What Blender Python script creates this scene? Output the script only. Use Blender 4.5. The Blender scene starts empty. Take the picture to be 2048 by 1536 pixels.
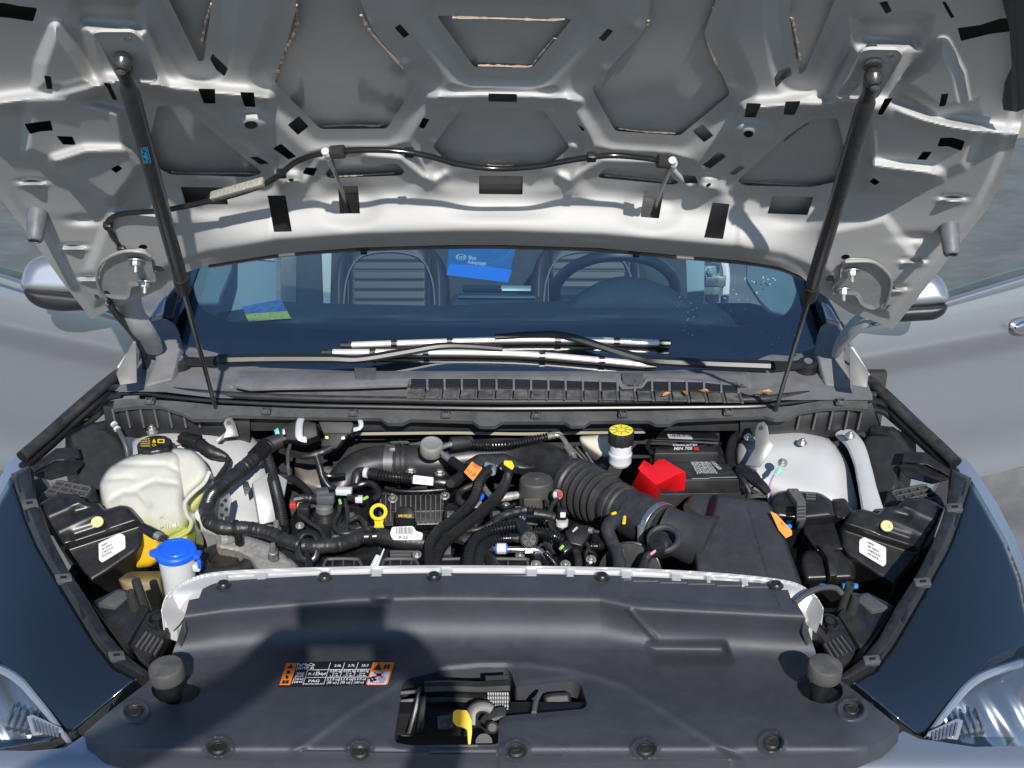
import bpy, bmesh, math, random
import numpy as np
from mathutils import Vector, Matrix
random.seed(7); np.random.seed(7)
SC = bpy.context.scene
COL = SC.collection
R = math.radians
# ------------------------------------------------------------------ camera, light, exposure
CAM_Z, PITCH, FPX = 2.1, R(23.0), 2500.0
cd = bpy.data.cameras.new('camera'); cam = bpy.data.objects.new('camera', cd); COL.objects.link(cam)
cam.location = (0, 0, CAM_Z); cam.rotation_euler = (R(90) - PITCH, 0, 0)
cd.sensor_width = 36; cd.lens = 36 * FPX / 2048; cd.clip_start = 0.02; cd.clip_end = 500
SC.camera = cam
SUN_EL, SUN_AZ = R(32.5), R(9.0)
sundir = Vector((math.sin(SUN_AZ) * math.cos(SUN_EL), -math.cos(SUN_AZ) * math.cos(SUN_EL), math.sin(SUN_EL)))
W = bpy.data.worlds.new('World'); SC.world = W; W.use_nodes = True
nt = W.node_tree; bg = nt.nodes['Background']
sky = nt.nodes.new('ShaderNodeTexSky'); sky.sky_type = 'NISHITA'; sky.sun_disc = False
sky.sun_elevation = SUN_EL; sky.sun_rotation = math.pi - SUN_AZ
sky.air_density = 1.0; sky.dust_density = 0.1; sky.ozone_density = 4.0
nt.links.new(sky.outputs[0], bg.inputs[0]); bg.inputs[1].default_value = 0.115
ld = bpy.data.lights.new('sun', 'SUN'); ld.energy = 4.5; ld.angle = R(0.55); ld.color = (1, 0.95, 0.88)
sun = bpy.data.objects.new('sun', ld); COL.objects.link(sun); sun.location = (2, -6, 8)
sun.rotation_euler = sundir.to_track_quat('Z', 'Y').to_euler()
SC.view_settings.view_transform = 'Standard'; SC.view_settings.look = 'None'
SC.view_settings.exposure = 0.42; SC.view_settings.gamma = 1
SC.cycles.max_bounces = 8; SC.cycles.transparent_max_bounces = 12; SC.cycles.glossy_bounces = 5
SC.cycles.caustics_reflective = False; SC.cycles.caustics_refractive = False

# ------------------------------------------------------------------ materials
MATS = {}
def M(name, col=(.5, .5, .5), rough=.5, metal=0., spec=.5, var=0., vscale=12., bump=0., bscale=600., coat=0., dust=0., dcol=(.25, .24, .22), ior=None, trans=0., sss=0., rvar=0., flake=0.):
    if name in MATS: return MATS[name]
    m = bpy.data.materials.new(name); m.use_nodes = True; MATS[name] = m
    n = m.node_tree.nodes; l = m.node_tree.links; b = n['Principled BSDF']
    b.inputs['Base Color'].default_value = (*col, 1); b.inputs['Roughness'].default_value = rough
    b.inputs['Metallic'].default_value = metal; b.inputs['Specular IOR Level'].default_value = spec
    if coat: b.inputs['Coat Weight'].default_value = coat; b.inputs['Coat Roughness'].default_value = .04
    if ior: b.inputs['IOR'].default_value = ior
    if trans: b.inputs['Transmission Weight'].default_value = trans
    if sss:
        b.inputs['Subsurface Weight'].default_value = sss; b.inputs['Subsurface Radius'].default_value = (.03, .03, .025); b.inputs['Subsurface Scale'].default_value = .6
    tc = n.new('ShaderNodeTexCoord'); co = tc.outputs['Object']
    def noise(s, d=4, r=.55):
        t = n.new('ShaderNodeTexNoise'); t.inputs['Scale'].default_value = s; t.inputs['Detail'].default_value = d; t.inputs['Roughness'].default_value = r
        l.new(co, t.inputs['Vector']); return t.outputs['Fac']
    def mr(f, a, b_, c, d_):
        t = n.new('ShaderNodeMapRange'); t.inputs[1].default_value = a; t.inputs[2].default_value = b_; t.inputs[3].default_value = c; t.inputs[4].default_value = d_
        l.new(f, t.inputs[0]); return t.outputs[0]
    last = None
    if var:
        f = mr(noise(vscale, 5), .3, .7, 0, 1)
        mx = n.new('ShaderNodeMix'); mx.data_type = 'RGBA'
        mx.inputs[6].default_value = (*[c * (1 - var) for c in col], 1); mx.inputs[7].default_value = (*[min(1, c * (1 + var)) for c in col], 1)
        l.new(f, mx.inputs[0]); last = mx.outputs[2]
    if flake:
        f = mr(noise(2600, 1), .45, .75, 0, 1)
        mx = n.new('ShaderNodeMix'); mx.data_type = 'RGBA'; mx.blend_type = 'ADD'
        mx.inputs[0].default_value = 1
        if last: l.new(last, mx.inputs[6])
        else: mx.inputs[6].default_value = (*col, 1)
        sc_ = n.new('ShaderNodeMix'); sc_.data_type = 'RGBA'; sc_.inputs[6].default_value = (0, 0, 0, 1); sc_.inputs[7].default_value = (flake, flake, flake, 1)
        l.new(f, sc_.inputs[0]); l.new(sc_.outputs[2], mx.inputs[7]); last = mx.outputs[2]
    if dust:
        g = n.new('ShaderNodeNewGeometry'); sx = n.new('ShaderNodeSeparateXYZ'); l.new(g.outputs['Normal'], sx.inputs[0])
        up = mr(sx.outputs[2], .2, .95, .25, 1); f = mr(noise(38, 6, .65), .42, .72, 0, 1)
        mu = n.new('ShaderNodeMath'); mu.operation = 'MULTIPLY'; l.new(up, mu.inputs[0]); l.new(f, mu.inputs[1])
        mu2 = n.new('ShaderNodeMath'); mu2.operation = 'MULTIPLY'; l.new(mu.outputs[0], mu2.inputs[0]); mu2.inputs[1].default_value = dust
        mx = n.new('ShaderNodeMix'); mx.data_type = 'RGBA'
        if last: l.new(last, mx.inputs[6])
        else: mx.inputs[6].default_value = (*col, 1)
        mx.inputs[7].default_value = (*dcol, 1); l.new(mu2.outputs[0], mx.inputs[0]); last = mx.outputs[2]
        rr = n.new('ShaderNodeMath'); rr.operation = 'MULTIPLY_ADD'; l.new(mu2.outputs[0], rr.inputs[0]); rr.inputs[1].default_value = .5; rr.inputs[2].default_value = rough
        l.new(rr.outputs[0], b.inputs['Roughness'])
    elif rvar:
        l.new(mr(noise(30, 5), .3, .7, max(0, rough - rvar), min(1, rough + rvar)), b.inputs['Roughness'])
    if last: l.new(last, b.inputs['Base Color'])
    if bump:
        bp = n.new('ShaderNodeBump'); bp.inputs['Strength'].default_value = bump; bp.inputs['Distance'].default_value = .001
        l.new(noise(bscale, 3), bp.inputs['Height']); l.new(bp.outputs[0], b.inputs['Normal'])
    return m
def glassmat(name, tint, ior=1.5, rough=0., base=0.):
    if name in MATS: return MATS[name]
    m = bpy.data.materials.new(name); m.use_nodes = True; MATS[name] = m
    n = m.node_tree.nodes; l = m.node_tree.links
    for x in list(n):
        if x.type != 'OUTPUT_MATERIAL': n.remove(x)
    out = [x for x in n if x.type == 'OUTPUT_MATERIAL'][0]
    t = n.new('ShaderNodeBsdfTransparent'); t.inputs[0].default_value = (*tint, 1)
    g = n.new('ShaderNodeBsdfGlossy'); g.inputs['Roughness'].default_value = rough
    f = n.new('ShaderNodeFresnel'); ge = n.new('ShaderNodeNewGeometry'); ir = n.new('ShaderNodeMapRange'); ir.inputs[3].default_value = ior; ir.inputs[4].default_value = 1 / ior; l.new(ge.outputs['Backfacing'], ir.inputs[0]); l.new(ir.outputs[0], f.inputs[0])
    ad = n.new('ShaderNodeMath'); ad.operation = 'ADD'; ad.use_clamp = True; l.new(f.outputs[0], ad.inputs[0]); ad.inputs[1].default_value = base
    mx = n.new('ShaderNodeMixShader'); l.new(ad.outputs[0], mx.inputs[0]); l.new(t.outputs[0], mx.inputs[1]); l.new(g.outputs[0], mx.inputs[2]); l.new(mx.outputs[0], out.inputs[0])
    return m

paint = M('silver_paint', (.34, .355, .385), .34, .75, .5, coat=.7, flake=.10)
paint_in = M('silver_inner_paint', (.415, .413, .41), .66, .0, .25, var=.05, vscale=5, flake=.02)
skin_in = M('outer_skin_inside', (.40, .40, .395), .65, .0, .4, var=.1, vscale=9)
sealer = M('tan_mastic_sealer', (.36, .29, .24), .7, var=.2, vscale=60)
bay_paint = M('light_bay_paint', (.50, .505, .51), .4, .12, .5, var=.05, vscale=8, dust=.12, dcol=(.4, .38, .35))
black = M('black_plastic', (.011, .011, .012), .35, 0, .5, var=.3, vscale=25, bump=.12, dust=.06)
blackm = M('matte_black_plastic', (.014, .014, .015), .52, 0, .4, var=.25, vscale=20, bump=.2, dust=.10)
blackd = M('deep_black_plastic', (.006, .006, .0065), .5, 0, .4, var=.2)
coverm = M('textured_cover_plastic', (.034, .037, .046), .46, 0, .6, var=.18, vscale=14, bump=.5, bscale=1500, dust=.20, dcol=(.085, .088, .10), flake=.030)
greyp = M('weathered_grey_plastic', (.13, .13, .135), .58, 0, .45, var=.2, vscale=18, bump=.25, bscale=900, dust=.25, dcol=(.2, .19, .18))
darkgreyp = M('dark_grey_plastic', (.062, .063, .066), .5, 0, .5, var=.2, vscale=18, bump=.2, bscale=900, dust=.15)
rubber = M('black_rubber', (.016, .016, .017), .5, 0, .4, var=.2, dust=.12)
gloss = M('gloss_black', (.004, .005, .006), .03, 0, 1.0, ior=1.7)
hose = M('corrugated_black', (.010, .010, .011), .27, 0, .5, var=.2, dust=.06)
tape = M('black_cloth_tape', (.014, .014, .014), .42, 0, .5, var=.3, vscale=90, bump=.9, bscale=220, dust=.10)
steel = M('zinc_steel', (.42, .42, .40), .42, .8, .5, var=.15, vscale=60)
alu = M('cast_aluminium', (.40, .385, .36), .55, .55, .4, var=.25, vscale=120, bump=.5, bscale=700)
chrome = M('polished_chrome', (.8, .8, .8), .08, 1.)
darksteel = M('dark_blackened_steel', (.06, .06, .06), .3, .6, .5, dust=.1)
whitep = M('white_plastic', (.52, .53, .54), .4, 0, .5, sss=.2)
paperw = M('white_label_paper', (.60, .60, .62), .5)
ink = M('black_print', (.012, .012, .012), .6)
inkw = M('white_print', (.75, .75, .75), .6)
yellow = M('yellow_plastic', (.80, .52, .02), .35)
yellow2 = M('pale_yellow_plastic', (.74, .68, .28), .45)
orange = M('orange_label', (.85, .20, .02), .45)
red = M('red_plastic', (.72, .008, .012), .34, bump=.06)
blue = M('blue_plastic', (.012, .11, .78), .33)

# ------------------------------------------------------------------ pixel -> world
cp, sp = math.cos(PITCH), math.sin(PITCH)
FW, UP, RT, CL = np.array([0, cp, -sp]), np.array([0, sp, cp]), np.array([1., 0, 0]), np.array([0, 0, CAM_Z])
def rays(px, py):
    px = np.asarray(px, float)[..., None]; py = np.asarray(py, float)[..., None]
    return FW + (px - 1024) / FPX * RT - (py - 768) / FPX * UP
class Plane:
    def __init__(s, p, n):
        s.p = np.array(p, float); n = np.array(n, float); s.n = n / np.linalg.norm(n)
    def __call__(s, px, py):
        d = rays(px, py); t = ((s.p - CL) @ s.n) / (d @ s.n)
        return CL + d * t[..., None]
    def norm(s, px, py): return np.broadcast_to(s.n, np.shape(px) + (3,))
    def off(s, h): return Plane(s.p + s.n * h, s.n)
    def lifted(s, px, py, h):
        d = rays(px, py); t = ((s.p - CL) @ s.n + h) / (d @ s.n); return CL + d * t[..., None]
def Z(z): return Plane((0, 0, z), (0, 0, 1))
def at(px, py, z): return Vector(Z(z)(px, py))
def atY(px, py, y): return Vector(Plane((0, y, 0), (0, -1, 0))(px, py))
def PL(px, py, z, n): return Plane(at(px, py, z), n)
TOP, FRONT, TILT = (0, 0, 1), (0, -1, 0), (0, -.5, .866)

# ------------------------------------------------------------------ objects
def link(name, me, mat, parent=None):
    o = bpy.data.objects.new(name, me); COL.objects.link(o)
    if mat is not None:
        me.materials.clear(); me.materials.append(mat)
    if parent is not None:
        o.parent = parent; o.matrix_parent_inverse = Matrix.Translation(-world_loc(parent))
    return o
def world_loc(o):
    v = Vector((0, 0, 0))
    # every parent here is either an Empty with its own location or a mesh in world coordinates
    return v + (o.location if o.type == 'EMPTY' else Vector((0, 0, 0)))
def tag(o, label=None, cat=None, group=None, kind=None):
    if label: o['label'] = label
    if cat: o['category'] = cat
    if group: o['group'] = group
    if kind: o['kind'] = kind
    return o
def thing(name, label, cat, loc, group=None):
    o = bpy.data.objects.new(name, None); COL.objects.link(o); o.location = loc; o.empty_display_size = .02
    return tag(o, label, cat, group)
def mesh(name, v, f, mat, parent=None, smooth=30):
    me = bpy.data.meshes.new(name); me.from_pydata([tuple(x) for x in v], [], f); me.update()
    if smooth is not None:
        me.shade_smooth(); me.set_sharp_from_angle(angle=R(smooth))
    return link(name, me, mat, parent)
def frombm(name, bm, mat, parent=None, smooth=30):
    me = bpy.data.meshes.new(name); bmesh.ops.recalc_face_normals(bm, faces=bm.faces); bm.to_mesh(me); bm.free()
    if smooth is not None:
        me.shade_smooth(); me.set_sharp_from_angle(angle=R(smooth))
    return link(name, me, mat, parent)
def bev(bm, w, seg=2, ang=25):
    if w <= 0: return
    es = [e for e in bm.edges if len(e.link_faces) == 2 and e.calc_face_angle(0) > R(ang)]
    bmesh.ops.bevel(bm, geom=es, offset=w, segments=seg, profile=.5, affect='EDGES', clamp_overlap=True)
class MB:
    """collects shapes into one mesh"""
    def __init__(s): s.bm = bmesh.new()
    def prism(s, pts, vec, bw=.0015, seg=2):
        b = bmesh.new(); vec = Vector(vec)
        t = [b.verts.new(Vector(p)) for p in pts]; u = [b.verts.new(Vector(p) + vec) for p in pts]
        n = len(pts); b.faces.new(t); b.faces.new(u[::-1])
        for i in range(n): b.faces.new((t[i], u[i], u[(i + 1) % n], t[(i + 1) % n]))
        bmesh.ops.recalc_face_normals(b, faces=b.faces); bev(b, bw, seg); s.add(b); return s
    def slab(s, poly, pl, h, bw=.0015, seg=2, rnd_=0):
        if rnd_: poly = rnd(poly, rnd_)
        a = np.array(poly, float); P = pl(a[:, 0], a[:, 1]); return s.prism(P, Vector(-pl.n * h), bw, seg)
    def box(s, c, size, rot=None, bw=.0015, seg=2):
        b = bmesh.new(); bmesh.ops.create_cube(b, size=1)
        for v in b.verts: v.co = Vector((v.co.x * size[0], v.co.y * size[1], v.co.z * size[2]))
        bev(b, bw, seg); m = Matrix.Translation(Vector(c))
        if rot is not None: m = m @ rot.to_4x4()
        bmesh.ops.transform(b, matrix=m, verts=b.verts); s.add(b); return s
    def lathe(s, prof, c, axis=(0, 0, 1), seg=32, cap=True, flute=None):
        ax = Vector(axis).normalized(); q = ax.to_track_quat('Z', 'Y').to_matrix(); b = bmesh.new(); rings = []
        for r, z in prof:
            ring = []
            for k in range(seg):
                a = 2 * math.pi * k / seg; rr = r
                if flute and r > flute[2] and (2 * k * flute[0] // seg) % 2: rr = r - flute[1]
                ring.append(b.verts.new(Vector(c) + q @ Vector((rr * math.cos(a), rr * math.sin(a), z))))
            rings.append(ring)
        for i in range(len(rings) - 1):
            for k in range(seg): b.faces.new((rings[i][k], rings[i][(k + 1) % seg], rings[i + 1][(k + 1) % seg], rings[i + 1][k]))
        if cap: b.faces.new(rings[0][::-1]); b.faces.new(rings[-1])
        s.add(b); return s
    def tube(s, pts, r, seg=12, corr=None, ds=.006, cap=True, flat=1., wob=0., start=None):
        P, T, RR = path(pts, r, ds if not corr else corr[0] / 4)
        b = bmesh.new(); rings = []; nrm = None
        for i, p in enumerate(P):
            t = T[i]
            if nrm is None:
                nrm = Vector(start) if start else (Vector((0, 0, 1)) if abs(t.z) < .9 else Vector((0, 1, 0)))
            nrm = (nrm - t * nrm.dot(t)).normalized(); bi = t.cross(nrm); rr = RR[i]
            if corr: rr *= 1 + corr[1] * (1 if i % 4 in (1, 2) else -1) * .5
            if wob: rr *= 1 + random.uniform(-wob, wob)
            ring = [b.verts.new(p + nrm * (math.cos(2 * math.pi * k / seg) * rr * flat) + bi * (math.sin(2 * math.pi * k / seg) * rr)) for k in range(seg)]
            rings.append(ring)
        for i in range(len(rings) - 1):
            for k in range(seg): b.faces.new((rings[i][k], rings[i][(k + 1) % seg], rings[i + 1][(k + 1) % seg], rings[i + 1][k]))
        if cap: b.faces.new(rings[0][::-1]); b.faces.new(rings[-1])
        s.add(b); return s
    def nut(s, c, axis, r=.008, h=.008, washer=1.5, stud=.006):
        s.lathe([(r * washer, 0), (r * washer, .0018)], c, axis, 20)
        ax = Vector(axis).normalized(); c = Vector(c)
        s.lathe([(r, .0015), (r, h * .85), (r * .86, h)], c, axis, 6)
        if stud: s.lathe([(r * .5, h * .9), (r * .5, h + stud), (r * .38, h + stud + .001)], c, axis, 12)
        return s
    def torus(s, c, axis, R_, r, seg=32, sseg=10, sx=1.):
        q = Vector(axis).normalized().to_track_quat('Z', 'Y').to_matrix(); b = bmesh.new(); rings = []
        for i in range(seg):
            a = 2 * math.pi * i / seg; cc = Vector((math.cos(a) * R_ * sx, math.sin(a) * R_, 0)); d = Vector((math.cos(a), math.sin(a), 0))
            rings.append([b.verts.new(Vector(c) + q @ (cc + d * r * math.cos(2 * math.pi * k / sseg) + Vector((0, 0, r * math.sin(2 * math.pi * k / sseg))))) for k in range(sseg)])
        for i in range(seg):
            for k in range(sseg): b.faces.new((rings[i][k], rings[(i + 1) % seg][k], rings[(i + 1) % seg][(k + 1) % sseg], rings[i][(k + 1) % sseg]))
        s.add(b); return s
    def add(s, b):
        me = bpy.data.meshes.new('tmp'); bmesh.ops.recalc_face_normals(b, faces=b.faces); b.to_mesh(me); b.free(); s.bm.from_mesh(me); bpy.data.meshes.remove(me)
    def build(s, name, mat, parent=None, smooth=30):
        me = bpy.data.meshes.new(name); s.bm.to_mesh(me); s.bm.free()
        if smooth is not None: me.shade_smooth(); me.set_sharp_from_angle(angle=R(smooth))
        return link(name, me, mat, parent)
def path(pts, r, ds):
    """Catmull-Rom through pts, resampled every ds; r a number or one per point"""
    P = [Vector(p) for p in pts]; n = len(P); rs = [r] * n if not hasattr(r, '__len__') else list(r); D = []; RD = []
    if n == 2:
        for k in range(21): D.append(P[0].lerp(P[1], k / 20)); RD.append(rs[0] + (rs[1] - rs[0]) * k / 20)
    else:
        for i in range(n - 1):
            a = P[i - 1] if i else P[0] * 2 - P[1]; b, c = P[i], P[i + 1]; d = P[i + 2] if i + 2 < n else P[-1] * 2 - P[-2]
            for k in range(16):
                t = k / 16; t2 = t * t; t3 = t2 * t
                D.append(.5 * ((2 * b) + (c - a) * t + (2 * a - 5 * b + 4 * c - d) * t2 + (3 * b - a - 3 * c + d) * t3)); RD.append(rs[i] + (rs[i + 1] - rs[i]) * t)
        D.append(P[-1]); RD.append(rs[-1])
    L = [0]
    for i in range(1, len(D)): L.append(L[-1] + (D[i] - D[i - 1]).length)
    m = max(2, int(L[-1] / ds) + 1); s = np.linspace(0, L[-1], m); A = np.array([tuple(x) for x in D])
    Q = np.stack([np.interp(s, L, A[:, k]) for k in range(3)], 1); QR = np.interp(s, L, RD)
    Q = [Vector(q) for q in Q]; T = []
    for i in range(m): T.append((Q[min(i + 1, m - 1)] - Q[max(i - 1, 0)]).normalized())
    return Q, T, QR
def rnd(poly, r, n=5):
    """round the corners of a pixel polygon"""
    out = []; m = len(poly); P = [Vector((p[0], p[1])) for p in poly]
    for i in range(m):
        a, b, c = P[i - 1], P[i], P[(i + 1) % m]; d = min(r, (a - b).length * .45, (c - b).length * .45)
        p, q = b + (a - b).normalized() * d, b + (c - b).normalized() * d
        for k in range(n + 1):
            t = k / n; out.append(tuple(p * (1 - t) ** 2 + b * 2 * t * (1 - t) + q * t * t))
    return out
def inside(poly, x, y):
    p = np.asarray(poly, float); res = np.zeros(x.shape, bool); j = len(p) - 1
    for i in range(len(p)):
        xi, yi, xj, yj = p[i, 0], p[i, 1], p[j, 0], p[j, 1]
        if yi != yj: res ^= ((yi > y) != (yj > y)) & (x < (xj - xi) * (y - yi) / (yj - yi) + xi)
        j = i
    return res
def edgedist(poly, x, y, near=False, closed=True):
    p = np.asarray(poly, float); best = np.full(x.shape, 1e9); bx = x.copy(); by = y.copy(); n = len(p)
    for i in range(n if closed else n - 1):
        a = p[i]; d = p[(i + 1) % n] - a; L = d @ d
        if L < 1e-9: continue
        t = np.clip(((x - a[0]) * d[0] + (y - a[1]) * d[1]) / L, 0, 1); qx = a[0] + t * d[0]; qy = a[1] + t * d[1]; q = np.hypot(x - qx, y - qy)
        m = q < best; best = np.where(m, q, best)
        if near: bx = np.where(m, qx, bx); by = np.where(m, qy, by)
    return (best, bx, by) if near else best
def sdf(poly, x, y):
    """positive outside the polygon"""
    d = edgedist(poly, x, y); return np.where(inside(poly, x, y), -d, d)
def ss(a, b, x):
    t = np.clip((x - a) / (b - a), 0, 1); return t * t * (3 - 2 * t)
def field(name, outline, surf, mat, parent=None, hfun=None, holes=(), step=4., skirt=0., smooth=40, warp=None):
    """a sheet over a pixel outline, laid on the surface SURF (px -> world), raised by hfun along the surface's normal; real holes; optional wall SKIRT metres deep"""
    o = np.asarray(outline, float); x0, y0 = o.min(0) - step; x1, y1 = o.max(0) + step
    gx = np.arange(x0, x1 + step, step); gy = np.arange(y0, y1 + step, step)
    cx, cy = np.meshgrid(gx[:-1] + step / 2, gy[:-1] + step / 2); keep = inside(outline, cx, cy)
    for h in holes: keep &= ~inside(h, cx, cy)
    X, Y = np.meshgrid(gx, gy); ny, nx = X.shape
    cnt = np.zeros((ny, nx), int)
    for a in (0, 1):
        for b in (0, 1): cnt[a:ny - 1 + a, b:nx - 1 + b] += keep
    used = cnt > 0; bd = used & (cnt < 4)
    bxs, bys = X[bd], Y[bd]; best = np.full(bxs.shape, 1e9); qx, qy = bxs.copy(), bys.copy()
    for pl_ in [outline, *holes]:
        d, ex, ey = edgedist(pl_, bxs, bys, True); m = d < best; best = np.where(m, d, best); qx = np.where(m, ex, qx); qy = np.where(m, ey, qy)
    m = best < step * 1.45; X[bd] = np.where(m, qx, bxs); Y[bd] = np.where(m, qy, bys)
    idx = -np.ones((ny, nx), int); idx[used] = np.arange(used.sum()); px, py = X[used], Y[used]
    N = surf.norm(px, py); H = hfun(px, py) if hfun else np.zeros(len(px))
    P = surf.lifted(px, py, H) if hasattr(surf, 'lifted') else surf(px, py) + N * H[:, None]
    r, c = np.nonzero(keep); F = np.stack([idx[r, c], idx[r + 1, c], idx[r + 1, c + 1], idx[r, c + 1]], 1)
    V = P
    if skirt:
        E = np.concatenate([F[:, [0, 1]], F[:, [1, 2]], F[:, [2, 3]], F[:, [3, 0]]]); key = np.sort(E, 1); u, inv, ct = np.unique(key, axis=0, return_inverse=True, return_counts=True)
        be = E[ct[inv.ravel()] == 1]; bv = np.unique(be); mp = -np.ones(len(V), int); mp[bv] = np.arange(len(bv)) + len(V)
        V2 = V[bv] - N[bv] * (skirt + (H[bv][:, None] * 0)); V = np.concatenate([V, V2]); SK = np.stack([be[:, 1], be[:, 0], mp[be[:, 0]], mp[be[:, 1]]], 1); F = np.concatenate([F, SK])
    me = bpy.data.meshes.new(name); nf = len(F)
    me.vertices.add(len(V)); me.vertices.foreach_set('co', V.astype(np.float32).ravel())
    me.loops.add(nf * 4); me.loops.foreach_set('vertex_index', F.astype(np.int32).ravel())
    me.polygons.add(nf); me.polygons.foreach_set('loop_start', np.arange(0, nf * 4, 4, dtype=np.int32)); me.update(calc_edges=True)
    me.validate()
    me.shade_smooth(); me.set_sharp_from_angle(angle=R(smooth))
    return link(name, me, mat, parent)
def puff(name, poly, pl, mat, parent=None, rnd_px=20, rise=.02, depth=.03, step=4., corner=8, extra=None, smooth=50, holes=()):
    """an inflated solid: a dome over the pixel outline with rounded edges and walls going back"""
    poly = rnd(poly, corner) if corner else poly
    def hf(x, y):
        d = np.clip(edgedist(poly, x, y) / rnd_px, 0, 1); h = rise * (np.sqrt(1 - (1 - d) ** 2) - 1)
        return h + (extra(x, y) if extra else 0)
    return field(name, poly, pl, mat, parent, hf, holes, step, depth, smooth)
FONT_CACHE = {}
def textmesh(s):
    if s in FONT_CACHE: return FONT_CACHE[s]
    c = bpy.data.curves.new('lettering', 'FONT'); c.body = s; c.resolution_u = 2; c.size = 1; c.fill_mode = 'FRONT'; c.offset = .012
    o = bpy.data.objects.new('lettering', c); COL.objects.link(o); dg = bpy.context.evaluated_depsgraph_get(); me = bpy.data.meshes.new_from_object(o.evaluated_get(dg))
    V = np.array([v.co[:] for v in me.vertices]) if len(me.vertices) else np.zeros((0, 3)); F = [tuple(p.vertices) for p in me.polygons]
    bpy.data.objects.remove(o); bpy.data.curves.remove(c); bpy.data.meshes.remove(me); FONT_CACHE[s] = (V, F); return V, F
class Print:
    """flat print (lettering, bars, signs) laid on a surface through pixel coordinates; one mesh"""
    def __init__(s, surf, lift=.0006): s.surf = surf; s.lift = lift; s.v = []; s.f = []
    def uv(s, p0, p1, pu, pts):
        a = np.asarray(pts, float); return np.array(p0)[None] + a[:, :1] * (np.array(p1) - np.array(p0))[None] + a[:, 1:2] * (np.array(pu) - np.array(p0))[None]
    def put(s, Q, F):
        if len(Q) == 0: return
        P = s.surf(Q[:, 0], Q[:, 1]) + s.surf.norm(Q[:, 0], Q[:, 1]) * s.lift; b = len(s.v); s.v += [tuple(p) for p in P]; s.f += [tuple(i + b for i in f) for f in F]
    def text(s, t, p0, p1, pu):
        V, F = textmesh(t)
        if len(V) == 0: return s
        w = V[:, 0].max() - V[:, 0].min(); a = np.stack([(V[:, 0] - V[:, 0].min()) / w, V[:, 1] / .7], 1); s.put(s.uv(p0, p1, pu, a), F); return s
    def quad(s, *pts): s.put(np.array(pts, float), [tuple(range(len(pts)))]); return s
    def rect(s, p0, p1, pu, u0, v0, u1, v1): s.put(s.uv(p0, p1, pu, [(u0, v0), (u1, v0), (u1, v1), (u0, v1)]), [(0, 1, 2, 3)]); return s
    def line(s, a, b, w):
        a, b = np.array(a, float), np.array(b, float); d = b - a; n = np.array([-d[1], d[0]]) / np.hypot(*d) * w / 2; s.put(np.array([a - n, b - n, b + n, a + n]), [(0, 1, 2, 3)]); return s
    def ring(s, c, rx, ry, w, n=28):
        q = []
        for k in range(n): a = 2 * math.pi * k / n; q += [(c[0] + rx * math.cos(a), c[1] + ry * math.sin(a)), (c[0] + (rx - w) * math.cos(a), c[1] + (ry - w * ry / rx) * math.sin(a))]
        s.put(np.array(q), [(2 * k, 2 * k + 1, (2 * k + 3) % (2 * n), (2 * k + 2) % (2 * n)) for k in range(n)]); return s
    def disc(s, c, rx, ry, n=24): s.put(np.array([(c[0] + rx * math.cos(2 * math.pi * k / n), c[1] + ry * math.sin(2 * math.pi * k / n)) for k in range(n)]), [tuple(range(n))]); return s
    def build(s, name, mat, parent=None): return mesh(name, s.v, s.f, mat, parent, None)
def plate(name, poly, pl, mat, parent, t=.0008, lift=.001, rnd_=4):
    """thin sticker or label standing proud of the surface"""
    return MB().slab(poly, pl.off(lift), t, 0, rnd_=rnd_).build(name, mat, parent)
# ================================================================== the car
car = thing('car', 'silver SUV with its hood raised over the open engine bay', 'car', (0, 2.6, 0))
# ------------------------------------------------------------------ hood: inner panel over an outer skin
HL, HR = Vector(Plane((0, 2.29, 0), FRONT)(183, 639)), Vector(Plane((0, 2.29, 0), FRONT)(1786, 659))
HU = (HR - HL).normalized(); HANG = R(42.3)
HV = Vector((0, -math.cos(HANG), math.sin(HANG))); HV = (HV - HU * HV.dot(HU)).normalized(); HN = HU.cross(HV).normalized()
if HN.y > 0: HN = -HN
HO = (HL + HR) / 2; HUa, HVa, HNa, HOa = map(np.array, (HU, HV, HN, HO))
def hbase(u, v):
    return .070 * np.clip((v - .30) / .85, 0, 2) ** 2 - .035 * u ** 2
class HoodSurf:
    def __init__(s, lift=0.): s.lift = lift
    def __call__(s, px, py): return s.lifted(px, py, 0.)
    def lifted(s, px, py, extra):
        d = rays(px, py); h = np.zeros(np.shape(px)); 
        for _ in range(8):
            t = ((HOa + HNa * 0 - CL) @ HNa + h + s.lift + extra) / (d @ HNa); P = CL + d * t[..., None]; q = P - HOa
            h = hbase(q @ HUa, q @ HVa)
        return P
    def norm(s, px, py): return np.broadcast_to(HNa, np.shape(px) + (3,))
hs = HoodSurf()
class HoodFlat(HoodSurf):
    n = HNa
HOOD_OUT = [(183, 639), (225, 616), (290, 592), (345, 566), (372, 545), (420, 529), (560, 507), (720, 495), (900, 490), (1010, 490), (1200, 496), (1330, 508), (1480, 521), (1560, 534), (1600, 551), (1640, 586), (1700, 626), (1745, 641), (1786, 659),
            (1882, 537), (1935, 468), (1975, 418), (2000, 370), (2022, 318), (2046, 236), (2070, 120), (2085, 0), (2085, -120), (2040, -210), (-70, -230), (-130, -130), (-140, 0), (-130, 120), (-80, 270), (0, 396), (60, 473), (132, 574)]
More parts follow.
